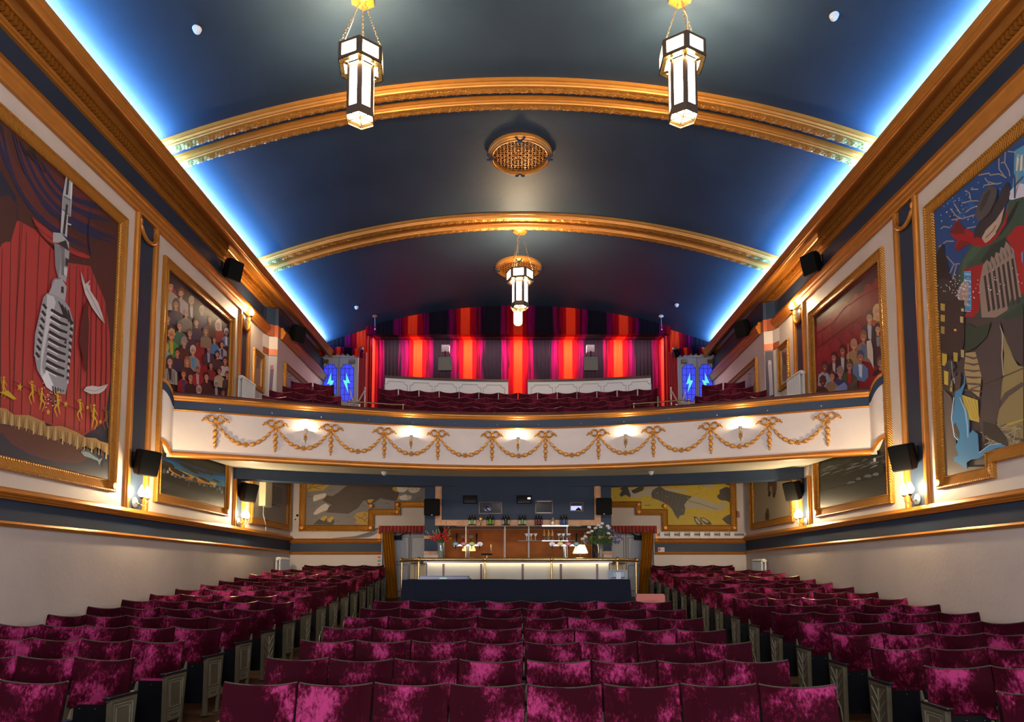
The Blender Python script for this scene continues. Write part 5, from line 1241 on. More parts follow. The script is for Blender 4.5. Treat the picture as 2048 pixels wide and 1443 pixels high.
# blue glass doors at the back of balcony
for s, lab in ((-1, 'left'), (1, 'right')):
    xc = s * 5.42; t = struct('door_%d' % (3 if s < 0 else 4), MB().box(xc - .58, xc + .58, 20.24, 20.36, EYE + 4.02, EYE + 6.62), DOORGREY)
    for q in (-1, 1):
        cx_ = xc + q * .255; hw = .20; z0, z1 = EYE + 5.20, EYE + 6.33
        P = [(cx_ - hw, z0 + .10), (cx_ - hw, z1 - .10), (cx_ - hw + .06, z1 - .09), (cx_ - hw + .08, z1), (cx_ + hw - .08, z1), (cx_ + hw - .06, z1 - .09), (cx_ + hw, z1 - .10), (cx_ + hw, z0 + .10), (cx_ + hw - .06, z0 + .09), (cx_ + hw - .08, z0), (cx_ - hw + .08, z0), (cx_ - hw + .06, z0 + .09)]
        MB().prism(P, lambda p, d: (p[0], d, p[1]), 20.225, 20.235).build('glass_pane', BLUEGLASS, t)
        l = MB()
        for k in range(1, 3): l.box(cx_ - hw + k * .133 - .004, cx_ - hw + k * .133 + .004, 20.215, 20.226, z0 + .01, z1 - .01)
        for k in range(1, 6): l.box(cx_ - hw + .005, cx_ + hw - .005, 20.215, 20.226, z0 + k * .2 - .004, z0 + k * .2 + .004)
        for k in range(12):
            a, c_ = P[k], P[(k + 1) % 12]; l.tube([(a[0], 20.222, a[1]), (c_[0], 20.222, c_[1])], .006, 4)
        l.build('leading', BLACK, t)
        m_ = q * -1 if True else 1
        Z = [(.03, .30), (-.10, -.02), (-.0, .0), (-.05, -.32), (.12, .08), (.02, .06)] if q > 0 else [(-.03 * -1, .30), (-.09, -.05), (-.0, -.02), (-.05, -.30), (.12, .06), (.03, .07)]
        mz = -1 if q > 0 else 1
        MB().prism([(cx_ + mz * a, (z0 + z1) / 2 + c_) for a, c_ in Z], lambda p, d: (p[0], d, p[1]), 20.208, 20.216).build('lightning_glass', CYANGLASS, t)
    MB().box(xc - .006, xc + .006, 20.225, 20.24, EYE + 4.1, EYE + 6.55).build('meeting_line', DOORLINE, t)
    MB().box(xc - .64, xc + .64, 20.20, 20.26, EYE + 6.55, EYE + 6.66).build('head_moulding', DOORGREY, t)
    for q in (-1, 1):
        bb = MB(); bb.box(xc + q * .40 - .09, xc + q * .40 + .09, 20.13, 20.23, EYE + 6.36, EYE + 6.46); bb.build('door_closer', DARKBRASS, t)
    o = frill(xc - .74, xc + .74, 20.22, EYE + 6.62, EYE + 6.86, .09, 9, REARP2 if 'REARP2' in globals() else ripple_curtain('frill_stripe_' + lab, .56, .2 if s < 0 else .45), 'frilled_pelmet', arch=.10, seed=9 + s)
    tag(o, 'striped frilled pelmet arched over the %s balcony doors' % lab, 'pelmet')
    o = drape(xc - s * .60, xc - s * .86, 20.20, EYE + 4.1, EYE + 6.7, mat('door_drape_' + lab, (.30, .008, .012, 1), .7), 'door_curtain', 'narrow red curtain beside the %s balcony doors' % lab, .09)
    o = drape(xc + s * .52, xc + s * .66, 20.20, EYE + 4.1, EYE + 6.7, mat('door_drape_dark_' + lab, (.10, .006, .010, 1), .7), 'door_curtain', 'dark red curtain between the %s balcony doors and side wall' % lab, .09)
    # ball speaker, sign, rope
    t2 = thing('security_camera', 'small dark dome camera on rear wall beside the %s balcony doors' % lab, 'camera', (s * 4.76, 20.38, EYE + 6.82))
    MB().ball((0, -.10, 0), .075, 12, 8).build('dome', mat('dome_' + lab, (.06, .06, .08, 1), .2), t2, 60); MB().box(-.02, .02, -.06, 0, -.02, .02).build('mount', BLACK, t2)
    t2 = thing('call_point', 'small white and red call point beside the %s balcony doors' % lab, 'switch', (s * 4.66, 20.38, EYE + 5.62))
    MB().box(-.05, .05, -.02, 0, -.05, .05).build('housing', mat('call_red_' + lab, (.5, .05, .04, 1), .4), t2); MB().box(-.03, .03, -.026, -.02, -.025, .03).build('window', emis('call_window_' + lab, (.7, .9, 1, 1), .6), t2)

# hanging loudspeakers in the recess
for s, lab in ((-1, 'left'), (1, 'right')):
    t = thing('recess_loudspeaker', 'grey loudspeaker hanging before the lit curtain, %s one' % lab, 'loudspeaker', (s * 2.22, 20.30, EYE + 6.38))
    b = MB(); P = [(-.20, -.22), (-.22, -.20), (-.22, .20), (-.20, .22), (.20, .22), (.22, .20), (.22, -.20), (.20, -.22)]
    b.prism(P, lambda p, q: (p[0] * (1 - q * .9), q, p[1] * (1 - q * .9) + .0), 0, .22); b.build('cabinet', BLACK, t)
    MB().prism([(a * .96, c_ * .96) for a, c_ in P], lambda p, q: (p[0], -q, p[1]), 0, .012).build('grille', mat('grille_grey_' + lab, (.16, .165, .14, 1), .6), t)
    MB().box(-.015, .015, .05, .08, .22, .42).build('stem', BLACK, t)
    MB().box(-.12, .12, .10, .28, .40, .62).build('ceiling_bracket', mat('bracket_pale_' + lab, (.45, .4, .45, 1), .4), t)

# ------------------------------------------------------------------ pilasters
def pilaster(s, D0, D1, h0, h1, lab, U=True, cut=None):
    t = thing('pilaster', lab, 'pilaster', (s * W, (D0 + D1) / 2, EYE + h0)); ox, oy, oz = s * W, (D0 + D1) / 2, EYE + h0
    hw = (D1 - D0) / 2; H = h1 - h0; w = .13
    MB().box(*sorted((-s * .0, -s * .012)), -hw + .02, hw - .02, 0, H).build('navy_panel', NAVY, t)
    for q in (-1, 1):
        b = MB(); pr = [(0, 0), (.035, .0), (.045, .02), (.06, .03), (.065, .06), (.06, .085), (.04, .10), (.035, w), (0, w)]
        b.loops([[(-s * p, q * (hw - a), z) for p, a in pr] for z in (0, H)]); b.build('edge_moulding', GOLD, t, 40)
    if U:
        b = MB(); pts = [(-s * .05, (hw - w * .6) * math.cos(a), H - .10 - .26 * math.sin(a) * 1.0) for a in [PI * k / 14 for k in range(15)]]
        b.tube(pts, .035, 8); b.build('curved_moulding', GOLD, t, 50)
    return t
pilaster(-1, 10.55, 11.22, 1.04, 5.83, 'tall navy pilaster edged in gold between the two left wall murals')
pilaster(1, 10.07, 10.72, 1.04, 5.83, 'tall navy pilaster edged in gold between the two right wall murals')
pilaster(-1, 14.62, 15.2, 3.3, 5.83, 'short navy pilaster above balcony beside the crowd mural', True)
pilaster(1, 14.2, 14.78, 3.3, 5.83, 'short navy pilaster above balcony beside the red seat mural', True)
pilaster(-1, 14.62, 15.2, 1.04, 2.06, 'short navy pilaster under balcony beside the harbour mural', False)
pilaster(1, 14.2, 14.78, 1.04, 2.06, 'short navy pilaster under balcony beside the moonlit boat mural', False)

# ------------------------------------------------------------------ wall sconces
LAMPS = []
def sconce(s, D, h, lab, n=2, up=False):
    t = thing('wall_sconce', lab, 'wall lamp', (s * (W - .012), D, EYE + h), 0, 'candle sconces')
    dx = -s
    R = Matrix.Rotation(PI / 2, 3, 'Y')
    MB().lathe((0, 0, 0), [(0, -.0), (.085, 0), (.085, .012), (.06, .022), (.025, .03), (0, .032)], 18, Matrix.Rotation(dx * PI / 2, 3, 'Y')).build('round_base', mat('sconce_base', (.20, .26, .30, 1), .5) if 'sconce_base' not in MATS else MATS['sconce_base'], t, 40)
    for q in ((-1, 1) if n == 2 else (0,)):
        off = .085 * q
        a = MB(); a.tube([(dx * .02, 0, 0), (dx * .06, off * .3, -.02), (dx * .11, off * .8, -.05), (dx * .15, off, -.03), (dx * .16, off, .02), (dx * .16, off, .05)], .009, 7)
        a.lathe((dx * .16, off, .04), [(.006, 0), (.02, .01), (.034, .03), (.036, .036), (.0, .034)], 12); a.build('arm', DARKBRASS, t, 50)
        c = MB(); c.lathe((dx * .16, off, .075), [(.012, 0), (.045, .03), (.056, .06), (.048, .10), (.024, .15), (.006, .19)], 14); c.build('flame_shade', BULB, t, 60)
        LAMPS.append((s * (W - .012) + dx * .16, D + off, EYE + h + .16, s))
    return t
sconce(-1, 10.86, 1.15, 'twin candle sconce on the left wall between the microphone and crowd murals')
sconce(-1, 14.92, 1.15, 'twin candle sconce on left wall under the balcony end')
sconce(1, 10.42, 1.15, 'twin candle sconce on the right wall beside the accordion mural')
sconce(1, 14.5, 1.12, 'twin candle sconce on right wall under the balcony end')
sconce(-1, 14.9, 5.70, 'single candle sconce high on left wall above balcony', 1)
sconce(1, 14.5, 5.68, 'single candle sconce high on right wall above balcony', 1)

# ------------------------------------------------------------------ wall loudspeakers
def wall_speaker(s, D, h, lab, X=None, sc=1.0):
    X = X or W
    t = thing('wall_loudspeaker', lab, 'loudspeaker', (s * X, D, EYE + h), 0, 'black wall loudspeakers')
    dx = -s
    MB().box(*sorted((0, dx * .03)), -.06, .06, -.05, .17).build('wall_bracket', BLACK, t)
    # wedge cabinet tilted down, facing the room and the stalls
    Rm = Matrix.Rotation(s * math.radians(-62), 3, 'Z') @ Matrix.Rotation(math.radians(16), 3, 'X')
    c = Vector((dx * .21, -.02, 0))
    def tr(v): return c + Rm @ (Vector(v) * sc)
    b = MB(); P = [(-.15, -.20), (-.165, -.18), (-.165, .18), (-.15, .20), (.15, .20), (.165, .18), (.165, -.18), (.15, -.20)]
    b.loops([[tr((x, -.12, z)) for x, z in P], [tr((x, .0, z)) for x, z in P], [tr((x * .62, .15, z * .8 + .02)) for x, z in P]]); b.build('cabinet', BLACK, t)
    g = MB(); g.loops([[tr((x * .95, -.121, z * .95)) for x, z in P], [tr((x * .93, -.13, z * .93)) for x, z in P]]); g.build('grille', mat('speaker_grille', (.008, .008, .008, 1), .8, spec=.1) if 'speaker_grille' not in MATS else MATS['speaker_grille'], t)
wall_speaker(-1, 10.80, 1.78, 'black wedge loudspeaker above the sconce beside the microphone mural')
wall_speaker(1, 10.40, 1.80, 'black wedge loudspeaker above the sconce beside the accordion mural')
wall_speaker(-1, 14.92, 1.80, 'black wedge loudspeaker under left balcony end')
wall_speaker(1, 14.62, 1.80, 'black wedge loudspeaker under right balcony end')
wall_speaker(-1, 13.75, 6.30, 'black wedge loudspeaker on left frieze above the crowd mural')
wall_speaker(1, 13.35, 6.25, 'black wedge loudspeaker on right frieze above the red seat mural')
wall_speaker(-1, 17.1, 6.15, 'black wedge loudspeaker on left frieze behind the pier', 5.87)
wall_speaker(1, 16.75, 6.15, 'black wedge loudspeaker on right frieze behind the pier', 5.87)
for s, lab in ((-1, 'left'), (1, 'right')):
    t = thing('booth_loudspeaker', 'flat-faced black loudspeaker on the booth wall, %s of the bar' % lab, 'loudspeaker', (s * 1.98, FD - .02, EYE + 1.55 + .01 * s))
    P = [(-.16, -.20), (-.185, -.175), (-.185, .175), (-.16, .20), (.16, .20), (.185, .175), (.185, -.175), (.16, -.20)]
    MB().prism(P, lambda p, q: (p[0] * (1 - (q + .28) * 0) * (1 if q < -.1 else .7), q, p[1] * (1 if q < -.1 else .8)), -.28, -.0).build('cabinet', BLACK, t)
    MB().prism([(a * .95, c_ * .95) for a, c_ in P], lambda p, q: (p[0], q, p[1]), -.292, -.28).build('grille', MATS['speaker_grille'], t)
    MB().box(-.012, .012, -.294, -.290, -.185, -.17).build('badge', STEEL, t)

# ------------------------------------------------------------------ ceiling roses
def rose(X, D, lab):
    R = .61; tz = EYE + ceil_h(X)
    t = thing('ceiling_rose', lab, 'ceiling vent', (X, D, tz), 0, 'round ceiling vents')
    b = MB(); pr = [(.62, 0), (.62, -.05), (.612, -.075), (.60, -.085), (.592, -.07), (.588, -.085), (.575, -.105), (.562, -.108), (.555, -.09), (.55, -.10), (.54, -.112), (.53, -.11), (.525, -.09), (.52, -.05), (.52, 0)]
    rings = [[(r * math.cos(a), r * math.sin(a), z) for r, z in pr] for a in [2 * PI * k / 48 for k in range(49)]]
    b.loops(rings, caps=False); b.build('ring', GOLD, t, 40)
    MB().lathe((0, 0, -.015), [(.0, 0), (.525, 0), (.525, .015), (0, .015)], 40).build('dark_duct', BLACK, t)
    l = MB(); n = 15; st = 1.02 / n
    for k in range(n + 1):
        q = -.51 + k * st; half = math.sqrt(max(.522 ** 2 - q * q, 0.0001))
        if half < .05: continue
        for ax in (0, 1):
            pts = []; m = max(4, int(half * 2 / st * 2))
            for i in range(m + 1):
                u = -half + 2 * half * i / m; z = -.055 + .009 * (1 if (int(round((u + .51) / st)) + k + ax) % 2 else -1)
                pts.append((u, q, z) if ax == 0 else (q, u, z))
            for i in range(m):
                a, c_ = Vector(pts[i]), Vector(pts[i + 1]); wv = Vector((0, .009, 0)) if ax == 0 else Vector((.009, 0, 0)); tv = Vector((0, 0, .004))
                l.loops([[a - wv - tv, a + wv - tv, a + wv + tv, a - wv + tv], [c_ - wv - tv, c_ + wv - tv, c_ + wv + tv, c_ - wv + tv]])
    l.build('lattice', GOLD, t)
    for k in range(4):
        a = k * PI / 2 + PI / 2; ca, sa = math.cos(a), math.sin(a); w = MB()
        for q in (-1, 1):
            p0 = Vector((.63, q * .085, -.09)); p1 = Vector((.51, -q * .02, -.125))
            f = lambda v: Vector((v.x * ca - v.y * sa, v.x * sa + v.y * ca, v.z))
            w.tube([f(p0), f((p0 + p1) / 2 + Vector((0, 0, -.02))), f(p1)], .020, 6)
        w.build('ribbon_tie', NAVY, t, 50)
    return t
rose(.04, 12.65, 'round gold lattice ceiling vent with navy ribbon ties, between the two ribs')
rose(.02, 17.55, 'round gold lattice ceiling vent behind the farthest hexagonal lantern')

# ------------------------------------------------------------------ hexagonal lanterns
GLOWS = []
def hexpt(r, k, z, rot): a = rot + k * PI / 3; return Vector((r * math.cos(a), r * math.sin(a), z))
def make_lantern(rot, drop, length):
    t = thing('hanging_lantern', '', 'lantern')
    # origin at the canopy on the ceiling; the body hangs below on three chains
    zt = -drop; zc_ = zt - .25; zb = zt - length; R1, R2 = .335, .205
    MB().loops([[hexpt(.17, k, 0, rot) for k in range(6)], [hexpt(.18, k, -.02, rot) for k in range(6)], [hexpt(.12, k, -.045, rot) for k in range(6)], [hexpt(.04, k, -.06, rot) for k in range(6)]]).build('canopy', GOLD, t)
    for q in (0, 2, 4):
        c = MB(); p0 = hexpt(.03, q, -.05, rot); p1 = hexpt(R1 - .02, q, zt, rot); n = int(drop / .045)
        d = (p1 - p0)
        for i in range(n):
            m = p0 + d * ((i + .5) / n); l = d.length / n * .66
            e = d.normalized(); sd = e.cross(Vector((0, 0, 1)) if i % 2 else Vector((math.cos(rot + q), math.sin(rot + q), .1))).normalized()
            if i % 2 == 0: sd = e.cross(sd).normalized()
            c.tube([m + e * l * math.cos(a) + sd * .012 * math.sin(a) for a in [2 * PI * j / 8 for j in range(9)]], .0035, 4, caps=False)
        c.build('chain', BRASS, t)
    MB().tube([hexpt(.02, 4, -.05, rot), hexpt(.10, 4, -.25, rot), hexpt(.16, 4.3, -.42, rot), hexpt(R1 - .06, 4.1, zt, rot)], .005, 5).build('cable', mat('lantern_cable', (.7, .62, .5, 1), .5) if 'lantern_cable' not in MATS else MATS['lantern_cable'], t)
    def plate(mb, a, c_, z0, z1, u0, u1, th=.008, ins=0):
        """flat sheet strip on the face a-c between fractions u0,u1 along it and heights z0,z1"""
        e = (c_ - a); n_ = Vector((e.y, -e.x, 0)).normalized(); p, q = a + e * u0 - n_ * ins, a + e * u1 - n_ * ins
        P = [Vector((p.x, p.y, z0)), Vector((q.x, q.y, z0)), Vector((q.x, q.y, z1)), Vector((p.x, p.y, z1))]
        mb.add(P + [v - n_ * th for v in P], [(0, 1, 2, 3), (4, 5, 6, 7), (0, 1, 5, 4), (1, 2, 6, 5), (2, 3, 7, 6), (3, 0, 4, 7)])
    f = MB(); fb = MB(); lp = MB()
    for k in range(6):
        a, c_ = hexpt(R1, k, 0, rot), hexpt(R1, k + 1, 0, rot)
        plate(f, a, c_, zc_, zt, 0, .15); plate(f, a, c_, zc_, zt, .85, 1); plate(f, a, c_, zt - .035, zt, .15, .85); plate(f, a, c_, zc_, zc_ + .045, .15, .85)
        b1, b2 = hexpt(R2, k, 0, rot), hexpt(R2, k + 1, 0, rot)
        plate(f, b1, b2, zb, zc_ - .0, 0, .20); plate(f, b1, b2, zb, zc_ - .0, .80, 1); plate(f, b1, b2, zc_ - .05, zc_, .2, .8); plate(f, b1, b2, zb, zb + .12, .2, .8)
        # mitred flange under the crown and small bracket plates out to it
        r0 = R1 - .075; A_ = [hexpt(R1, k, zc_, rot), hexpt(R1, k + 1, zc_, rot), hexpt(r0, k + 1, zc_, rot), hexpt(r0, k, zc_, rot)]
        fb.add(A_ + [v + Vector((0, 0, .008)) for v in A_], [(0, 1, 2, 3), (4, 5, 6, 7), (0, 1, 5, 4), (2, 3, 7, 6)])
        p, q = hexpt(r0 + .01, k, zc_ - .004, rot), hexpt(R2 - .005, k, zc_ - .004, rot); sd = (p - q).cross(Vector((0, 0, 1))).normalized() * .028
        Q = [p + sd, p - sd, q - sd, q + sd]; fb.add(Q + [v + Vector((0, 0, .006)) for v in Q], [(0, 1, 2, 3), (4, 5, 6, 7), (0, 1, 5, 4), (1, 2, 6, 5), (2, 3, 7, 6), (3, 0, 4, 7)])
        # lip at the foot of the body
        r1_ = R2 - .03; A_ = [hexpt(R2, k, zb, rot), hexpt(R2, k + 1, zb, rot), hexpt(r1_, k + 1, zb + .06, rot), hexpt(r1_, k, zb + .06, rot)]
        lp.add(A_ + [v + Vector((0, 0, .006)) for v in A_], [(0, 1, 2, 3), (4, 5, 6, 7), (0, 1, 5, 4), (2, 3, 7, 6)])
    f.build('frame', LANTERN, t); fb.build('crown_flange', BRASS, t); lp.build('foot_lip', BRASS, t)
    for k in range(6):
        g = MB(); plate(g, hexpt(R1, k, 0, rot), hexpt(R1, k + 1, 0, rot), zc_ + .03, zt - .02, .10, .90, .003, .012); g.build('crown_glass', GLASSW, t)
        g = MB(); plate(g, hexpt(R2, k, 0, rot), hexpt(R2, k + 1, 0, rot), zb + .10, zc_ - .04, .14, .86, .003, .012); g.build('side_glass', GLASSW, t)
    g = MB(); P = [hexpt(R2 - .045, k, zb + .065, rot) for k in range(6)]
    g.loops([P, [p + Vector((0, 0, .006)) for p in P]]); g.build('base_glass', GLASSW, t)
    g = MB(); P = [hexpt(R1 - .07, k, zc_ + .02, rot) for k in range(6)]; Q = [hexpt(R2 + .005, k, zc_ + .02, rot) for k in range(6)]
    g.add(P + Q, [(k, (k + 1) % 6, 6 + (k + 1) % 6, 6 + k) for k in range(6)]); g.build('inner_glass', GLASSW, t)
    w = MB()
    for k in range(6): w.tube([(0, 0, zb + .05), hexpt(R2 - .03, k, zb + .05, rot)], .008, 4)
    w.lathe((0, 0, zb), [(.018, .06), (.022, .04), (.012, .01), (.010, -.05), (.013, -.09), (.004, -.10)], 8); w.build('spoked_finial', LANTERN, t)
    return t
LN = [(-2.17, 8.93, math.radians(-22), .80, .98, 'glowing hexagonal brass lantern hanging nearest on the left'), (2.26, 8.88, math.radians(28), .76, 1.02, 'glowing hexagonal brass lantern hanging nearest on the right'), (.05, 15.66, math.radians(-8), 1.00, .88, 'glowing hexagonal brass lantern hanging farthest, over the balcony front')]
for i, (x, d, rot, drop, ln_, lab) in enumerate(LN):
    t = make_lantern(rot, drop, ln_); t.location = (x, d, EYE + ceil_h(x) - .01); t['label'] = lab; t['group'] = 'hexagonal hanging lanterns'
    t.rotation_euler = (0, 0, 0)
    GLOWS.append((x, d, EYE + ceil_h(x), drop, ln_))
# small glass pendant further back
t = thing('pendant_lantern', 'small glass pendant lantern glowing pale green below the farthest lantern', 'lantern', (.0, 19.2, EYE + ceil_h(0)))
MB().tube([(0, 0, 0), (0, 0, -.45)], .006, 5).build('rod', DARKBRASS, t)
MB().loops([[hexpt(.20, k, -.44, 0) for k in range(6)], [hexpt(.21, k, -.47, 0) for k in range(6)], [hexpt(.13, k, -.60, 0) for k in range(6)]]).build('flared_top', emis('pendant_green', (.75, .85, .35, 1), 1.0), t)
MB().loops([[hexpt(.125, k, -.61, 0) for k in range(6)], [hexpt(.125, k, -.92, 0) for k in range(6)], [hexpt(.10, k, -.97, 0) for k in range(6)]]).build('glass_body', emis('pendant_glass', (1, .9, .62, 1), 4), t)
b = MB()
for z in (-.605, -.92): 
    for k in range(6): b.tube([hexpt(.13, k, z, 0), hexpt(.13, k + 1, z, 0)], .006, 4)
for k in range(6): b.tube([hexpt(.13, k, -.605, 0), hexpt(.13, k, -.92, 0)], .004, 4)
b.build('leading', DARKBRASS, t)

# ------------------------------------------------------------------ detectors, pull cords
def detector(x, d, z, lab, tilt=0):
    t = thing('smoke_detector', lab, 'smoke detector', (x, d, z), 0, 'smoke detectors')
    MB().lathe((0, 0, 0), [(.0, 0), (.062, 0), (.062, -.018), (.05, -.02), (.052, -.045), (.042, -.05), (.040, -.065), (.026, -.078), (0, -.08)], 18).build('housing', WHITE, t, 40)
detector(-4.45, 8.9, EYE + ceil_h(4.45), 'white smoke detector on ceiling near the left front cove')
detector(4.30, 8.72, EYE + ceil_h(4.3), 'white smoke detector on ceiling near the right front cove')
detector(-4.55, 18.7, EYE + ceil_h(4.55), 'white smoke detector on ceiling near the left rear cove')
detector(4.45, 18.6, EYE + ceil_h(4.45), 'white smoke detector on ceiling near the right rear cove')
detector(-2.95, 14.9, EYE + 2.25, 'white smoke detector under the balcony, left of the booth')
detector(2.92, 14.85, EYE + 2.25, 'white smoke detector under the balcony, right of the booth')
for s, m, lab in ((-1, BELL, 'left'), (1, WHITE, 'right')):
    t = thing('hanging_microphone', 'small microphone hanging on a thin wire from the ceiling, %s one' % lab, 'microphone', (s * 4.22, 19.6, EYE + ceil_h(4.22)))
    MB().lathe((0, 0, 0), [(0, 0), (.07, 0), (.075, -.03), (.04, -.05), (0, -.06)], 14).build('ceiling_cup', m, t, 40)
    MB().tube([(0, 0, -.05), (.01, 0, -.35)], .005, 5).build('wire', WHITE, t)
    MB().lathe((.01, 0, -.35), [(.008, 0), (.02, -.02), (.024, -.07), (.01, -.09), (0, -.092)], 10).build('capsule', STEEL, t, 40)

# ------------------------------------------------------------------ radiators
def radiator(x, y, z, n, ht, dirv, lab, parts=True):
    t = thing('radiator', lab, 'radiator', (x, y, z)); dx, dy = dirv; px, py = -dy, dx     # dirv: along the radiator
    for k in range(n):
        b = MB()
        for q in (-.045, .045):
            c = (dx * k * .05 + px * q, dy * k * .05 + py * q)
            b.tube([(c[0], c[1], .05), (c[0], c[1], ht - .05)], .019, 8)
        pts = [(dx * k * .05 + px * .06 * math.cos(a), dy * k * .05 + py * .06 * math.cos(a), ht - .05 + .05 * math.sin(a)) for a in [PI * i / 8 for i in range(9)]]
        b.tube(pts, .021, 8); pts = [(p[0], p[1], ht - p[2]) for p in pts]; b.tube(pts, .021, 8)
        b.build('column', RADW, t, 50)
    e = MB(); e.lathe((dx * -.03, dy * -.03, ht - .04), [(0, 0), (.03, 0), (.03, .03), (0, .03)], 12, Vector((dx, dy, 0)).to_track_quat('Z', 'Y').to_matrix()); e.tube([(0, 0, 0), (0, 0, .08)], .015); e.tube([(dx * n * .05, dy * n * .05, 0), (dx * n * .05, dy * n * .05, .08)], .015); e.build('valve', RADW, t, 40)
radiator(-6.02, 17.15, fl(17.2), 14, 1.14, (0, 1), 'white column radiator against the left wall behind the last stalls rows')
radiator(6.02, 16.75, fl(16.8), 14, 1.12, (0, 1), 'white column radiator against the right wall behind the last stalls rows')
radiator(-6.02, 14.55, EYE + 3.25, 14, 1.05, (0, 1), 'white column radiator on balcony beside the crowd mural')
radiator(6.02, 14.2, EYE + 3.25, 14, 1.05, (0, 1), 'white column radiator on balcony beside the red seat mural')
# air unit under the left balcony
t = thing('air_vent_unit', 'pale wall heater with grey louvres hanging under left balcony', 'heater', (-6.15, 16.1, EYE + 1.62))
MB().box(0, .16, 0, .42, 0, .68).build('housing', mat('heater_cream', (.62, .56, .38, 1), .5), t)
MB().box(.0, .10, .42, 1.35, .12, .60).build('side_box', GREYW, t)
b = MB()
for k in range(11): b.box(.10, .112, .46, 1.3, .15 + k * .04, .17 + k * .04)
b.build('louvres', mat('louvre_grey', (.16, .15, .15, 1), .5), t)
MB().tube([(.08, .1, 0), (.06, .15, -.2), (.05, .35, -.4), (.04, .4, -.55)], .008, 5).build('cable', WHITE, t)
# trunking on right back wall, bell, signs
t = thing('cable_trunking', 'white cable trunking with square boxes above right dado of back wall', 'trunking', (3.7, BD, EYE + .98))
MB().box(.0, 2.4, -.05, 0, 0, .035).build('lower_duct', WHITE, t)
b = MB()
for k in range(5): b.tube([(.05, -.03, .07 + .008 * k), (1.2, -.035, .08 + .007 * k), (2.4, -.03, .07 + .01 * k)], .006, 5)
b.build('cables', mat('cable_grey', (.25, .24, .25, 1), .6), t)
for k in range(8): MB().box(.12 + k * .27, .23 + k * .27, -.065, 0, .03, .15).build('clip_box', WHITE, t)
t = thing('alarm_sounder', 'small terracotta domed sounder on the right back wall', 'alarm', (5.92, BD, EYE + 1.53))
MB().prism([(-.06, 0), (-.06, .12), (-.035, .17), (0, .18), (.035, .17), (.06, .12), (.06, 0)], lambda p, q: (p[0], -q, p[1]), 0, .07).build('cover', BELL, t)
t = thing('notice_sign', 'small white notice with a red square on the right navy dado', 'sign', (3.86, BD - .006, EYE + .60))
MB().box(-.085, .085, -.008, 0, 0, .125).build('board', WHITE, t); MB().box(-.075, -.02, -.012, -.008, .03, .11).build('red_square', mat('sign_red', (.6, .05, .04, 1), .5), t)
b = MB()
for k in range(4): b.box(.0, .07, -.011, -.008, .03 + .022 * k, .04 + .022 * k)
b.build('print_lines', mat('sign_ink', (.45, .25, .2, 1), .6), t)
t = thing('fire_notice', 'narrow fire action notice in red, green and white beside the left doorway', 'sign', (-3.74, BD, EYE + .24))
MB().box(-.04, .04, -.008, 0, 0, .25).build('board', WHITE, t); MB().box(-.036, .036, -.012, -.008, .19, .245).build('red_band', MATS['sign_red'], t); MB().box(-.036, .036, -.012, -.008, .09, .16).build('green_band', mat('sign_green', (.05, .35, .25, 1), .5), t); MB().box(-.036, .036, -.012, -.008, .005, .06).build('lower_red_band', MATS['sign_red'], t)
# holes patch on the left back wall
t = thing('cable_hole', 'two small dark cable holes in the cream wall near left back corner', 'cable hole', (-6.02, BD, EYE + 1.55))
for (x, z, r) in ((.05, .04, .035), (-.0, -.07, .02)): MB().lathe((x, -.002, z), [(0, 0), (r, 0), (r, .006), (0, .006)], 10, Matrix.Rotation(PI / 2, 3, 'X')).build('hole', BLACK, t)
# cables drooping from the left pelmet
b = MB()
for k in range(9): b.tube(bezp, .006, 4) if False else b.tube([(-3.72 - .015 * k, BD - .02, EYE + 1.25), (-3.80 - .03 * k, BD - .03, EYE + 1.12), (-4.0 - .05 * k, BD - .03, EYE + 1.02), (-4.35 - .08 * k, BD - .03, EYE + .975)], .005, 4)
o = b.build('cable_bundle', MATS['cable_grey']); tag(o, 'loose bundle of thin cables beside the left frilled pelmet', 'cables', kind='stuff')

# ------------------------------------------------------------------ bar
BY = 14.62; bf = fl(14.8)
t = thing('bar_counter', 'long bar counter with softly lit cream front panels', 'bar', (0, BY, bf)); H = EYE + .245 - bf
b = MB(); P = [(-2.02, 0), (2.02, 0), (2.50, .85), (2.3, .95), (1.9, .5), (-1.9, .5), (-2.3, .95), (-2.50, .85)]
b.prism(P, lambda p, z: (p[0], p[1], z), H, H + .05); b.build('worktop', mat('bar_top', (.30, .27, .22, 1), .2), t)
MB().prism([(-1.98, .10), (1.98, .10), (2.42, .85), (2.3, .9), (1.9, .5), (-1.9, .5), (-2.3, .9), (-2.42, .85)], lambda p, z: (p[0], p[1], z), 0, H).build('carcass', DARKWOOD, t)
xs_ = [-1.96, -1.62, -.80, .0 - .0, .83, 1.62, 1.96]
xs_ = [-1.97, -1.60, -.79, .10, .92, 1.70, 1.97]
for a, c_ in zip(xs_[:-1], xs_[1:]):
    MB().box(a + .02, c_ - .02, .075, .10, .05, H - .01).build('front_panel', PANELGLOW, t)
for x in xs_[1:-1]: MB().box(x - .022, x + .022, .065, .10, .0, H).build('dark_batten', DARKWOOD, t)
MB().box(-1.95, 1.95, .04, .055, H - .012, H - .002).build('light_strip', LEDW, t)
for s in (-1, 1):
    MB().prism([(s * 2.0, .09), (s * 2.44, .83), (s * 2.42, .845), (s * 1.98, .105)], lambda p, z: (p[0], p[1], z), .05, H - .01).build('end_panel', PANELGLOW, t)
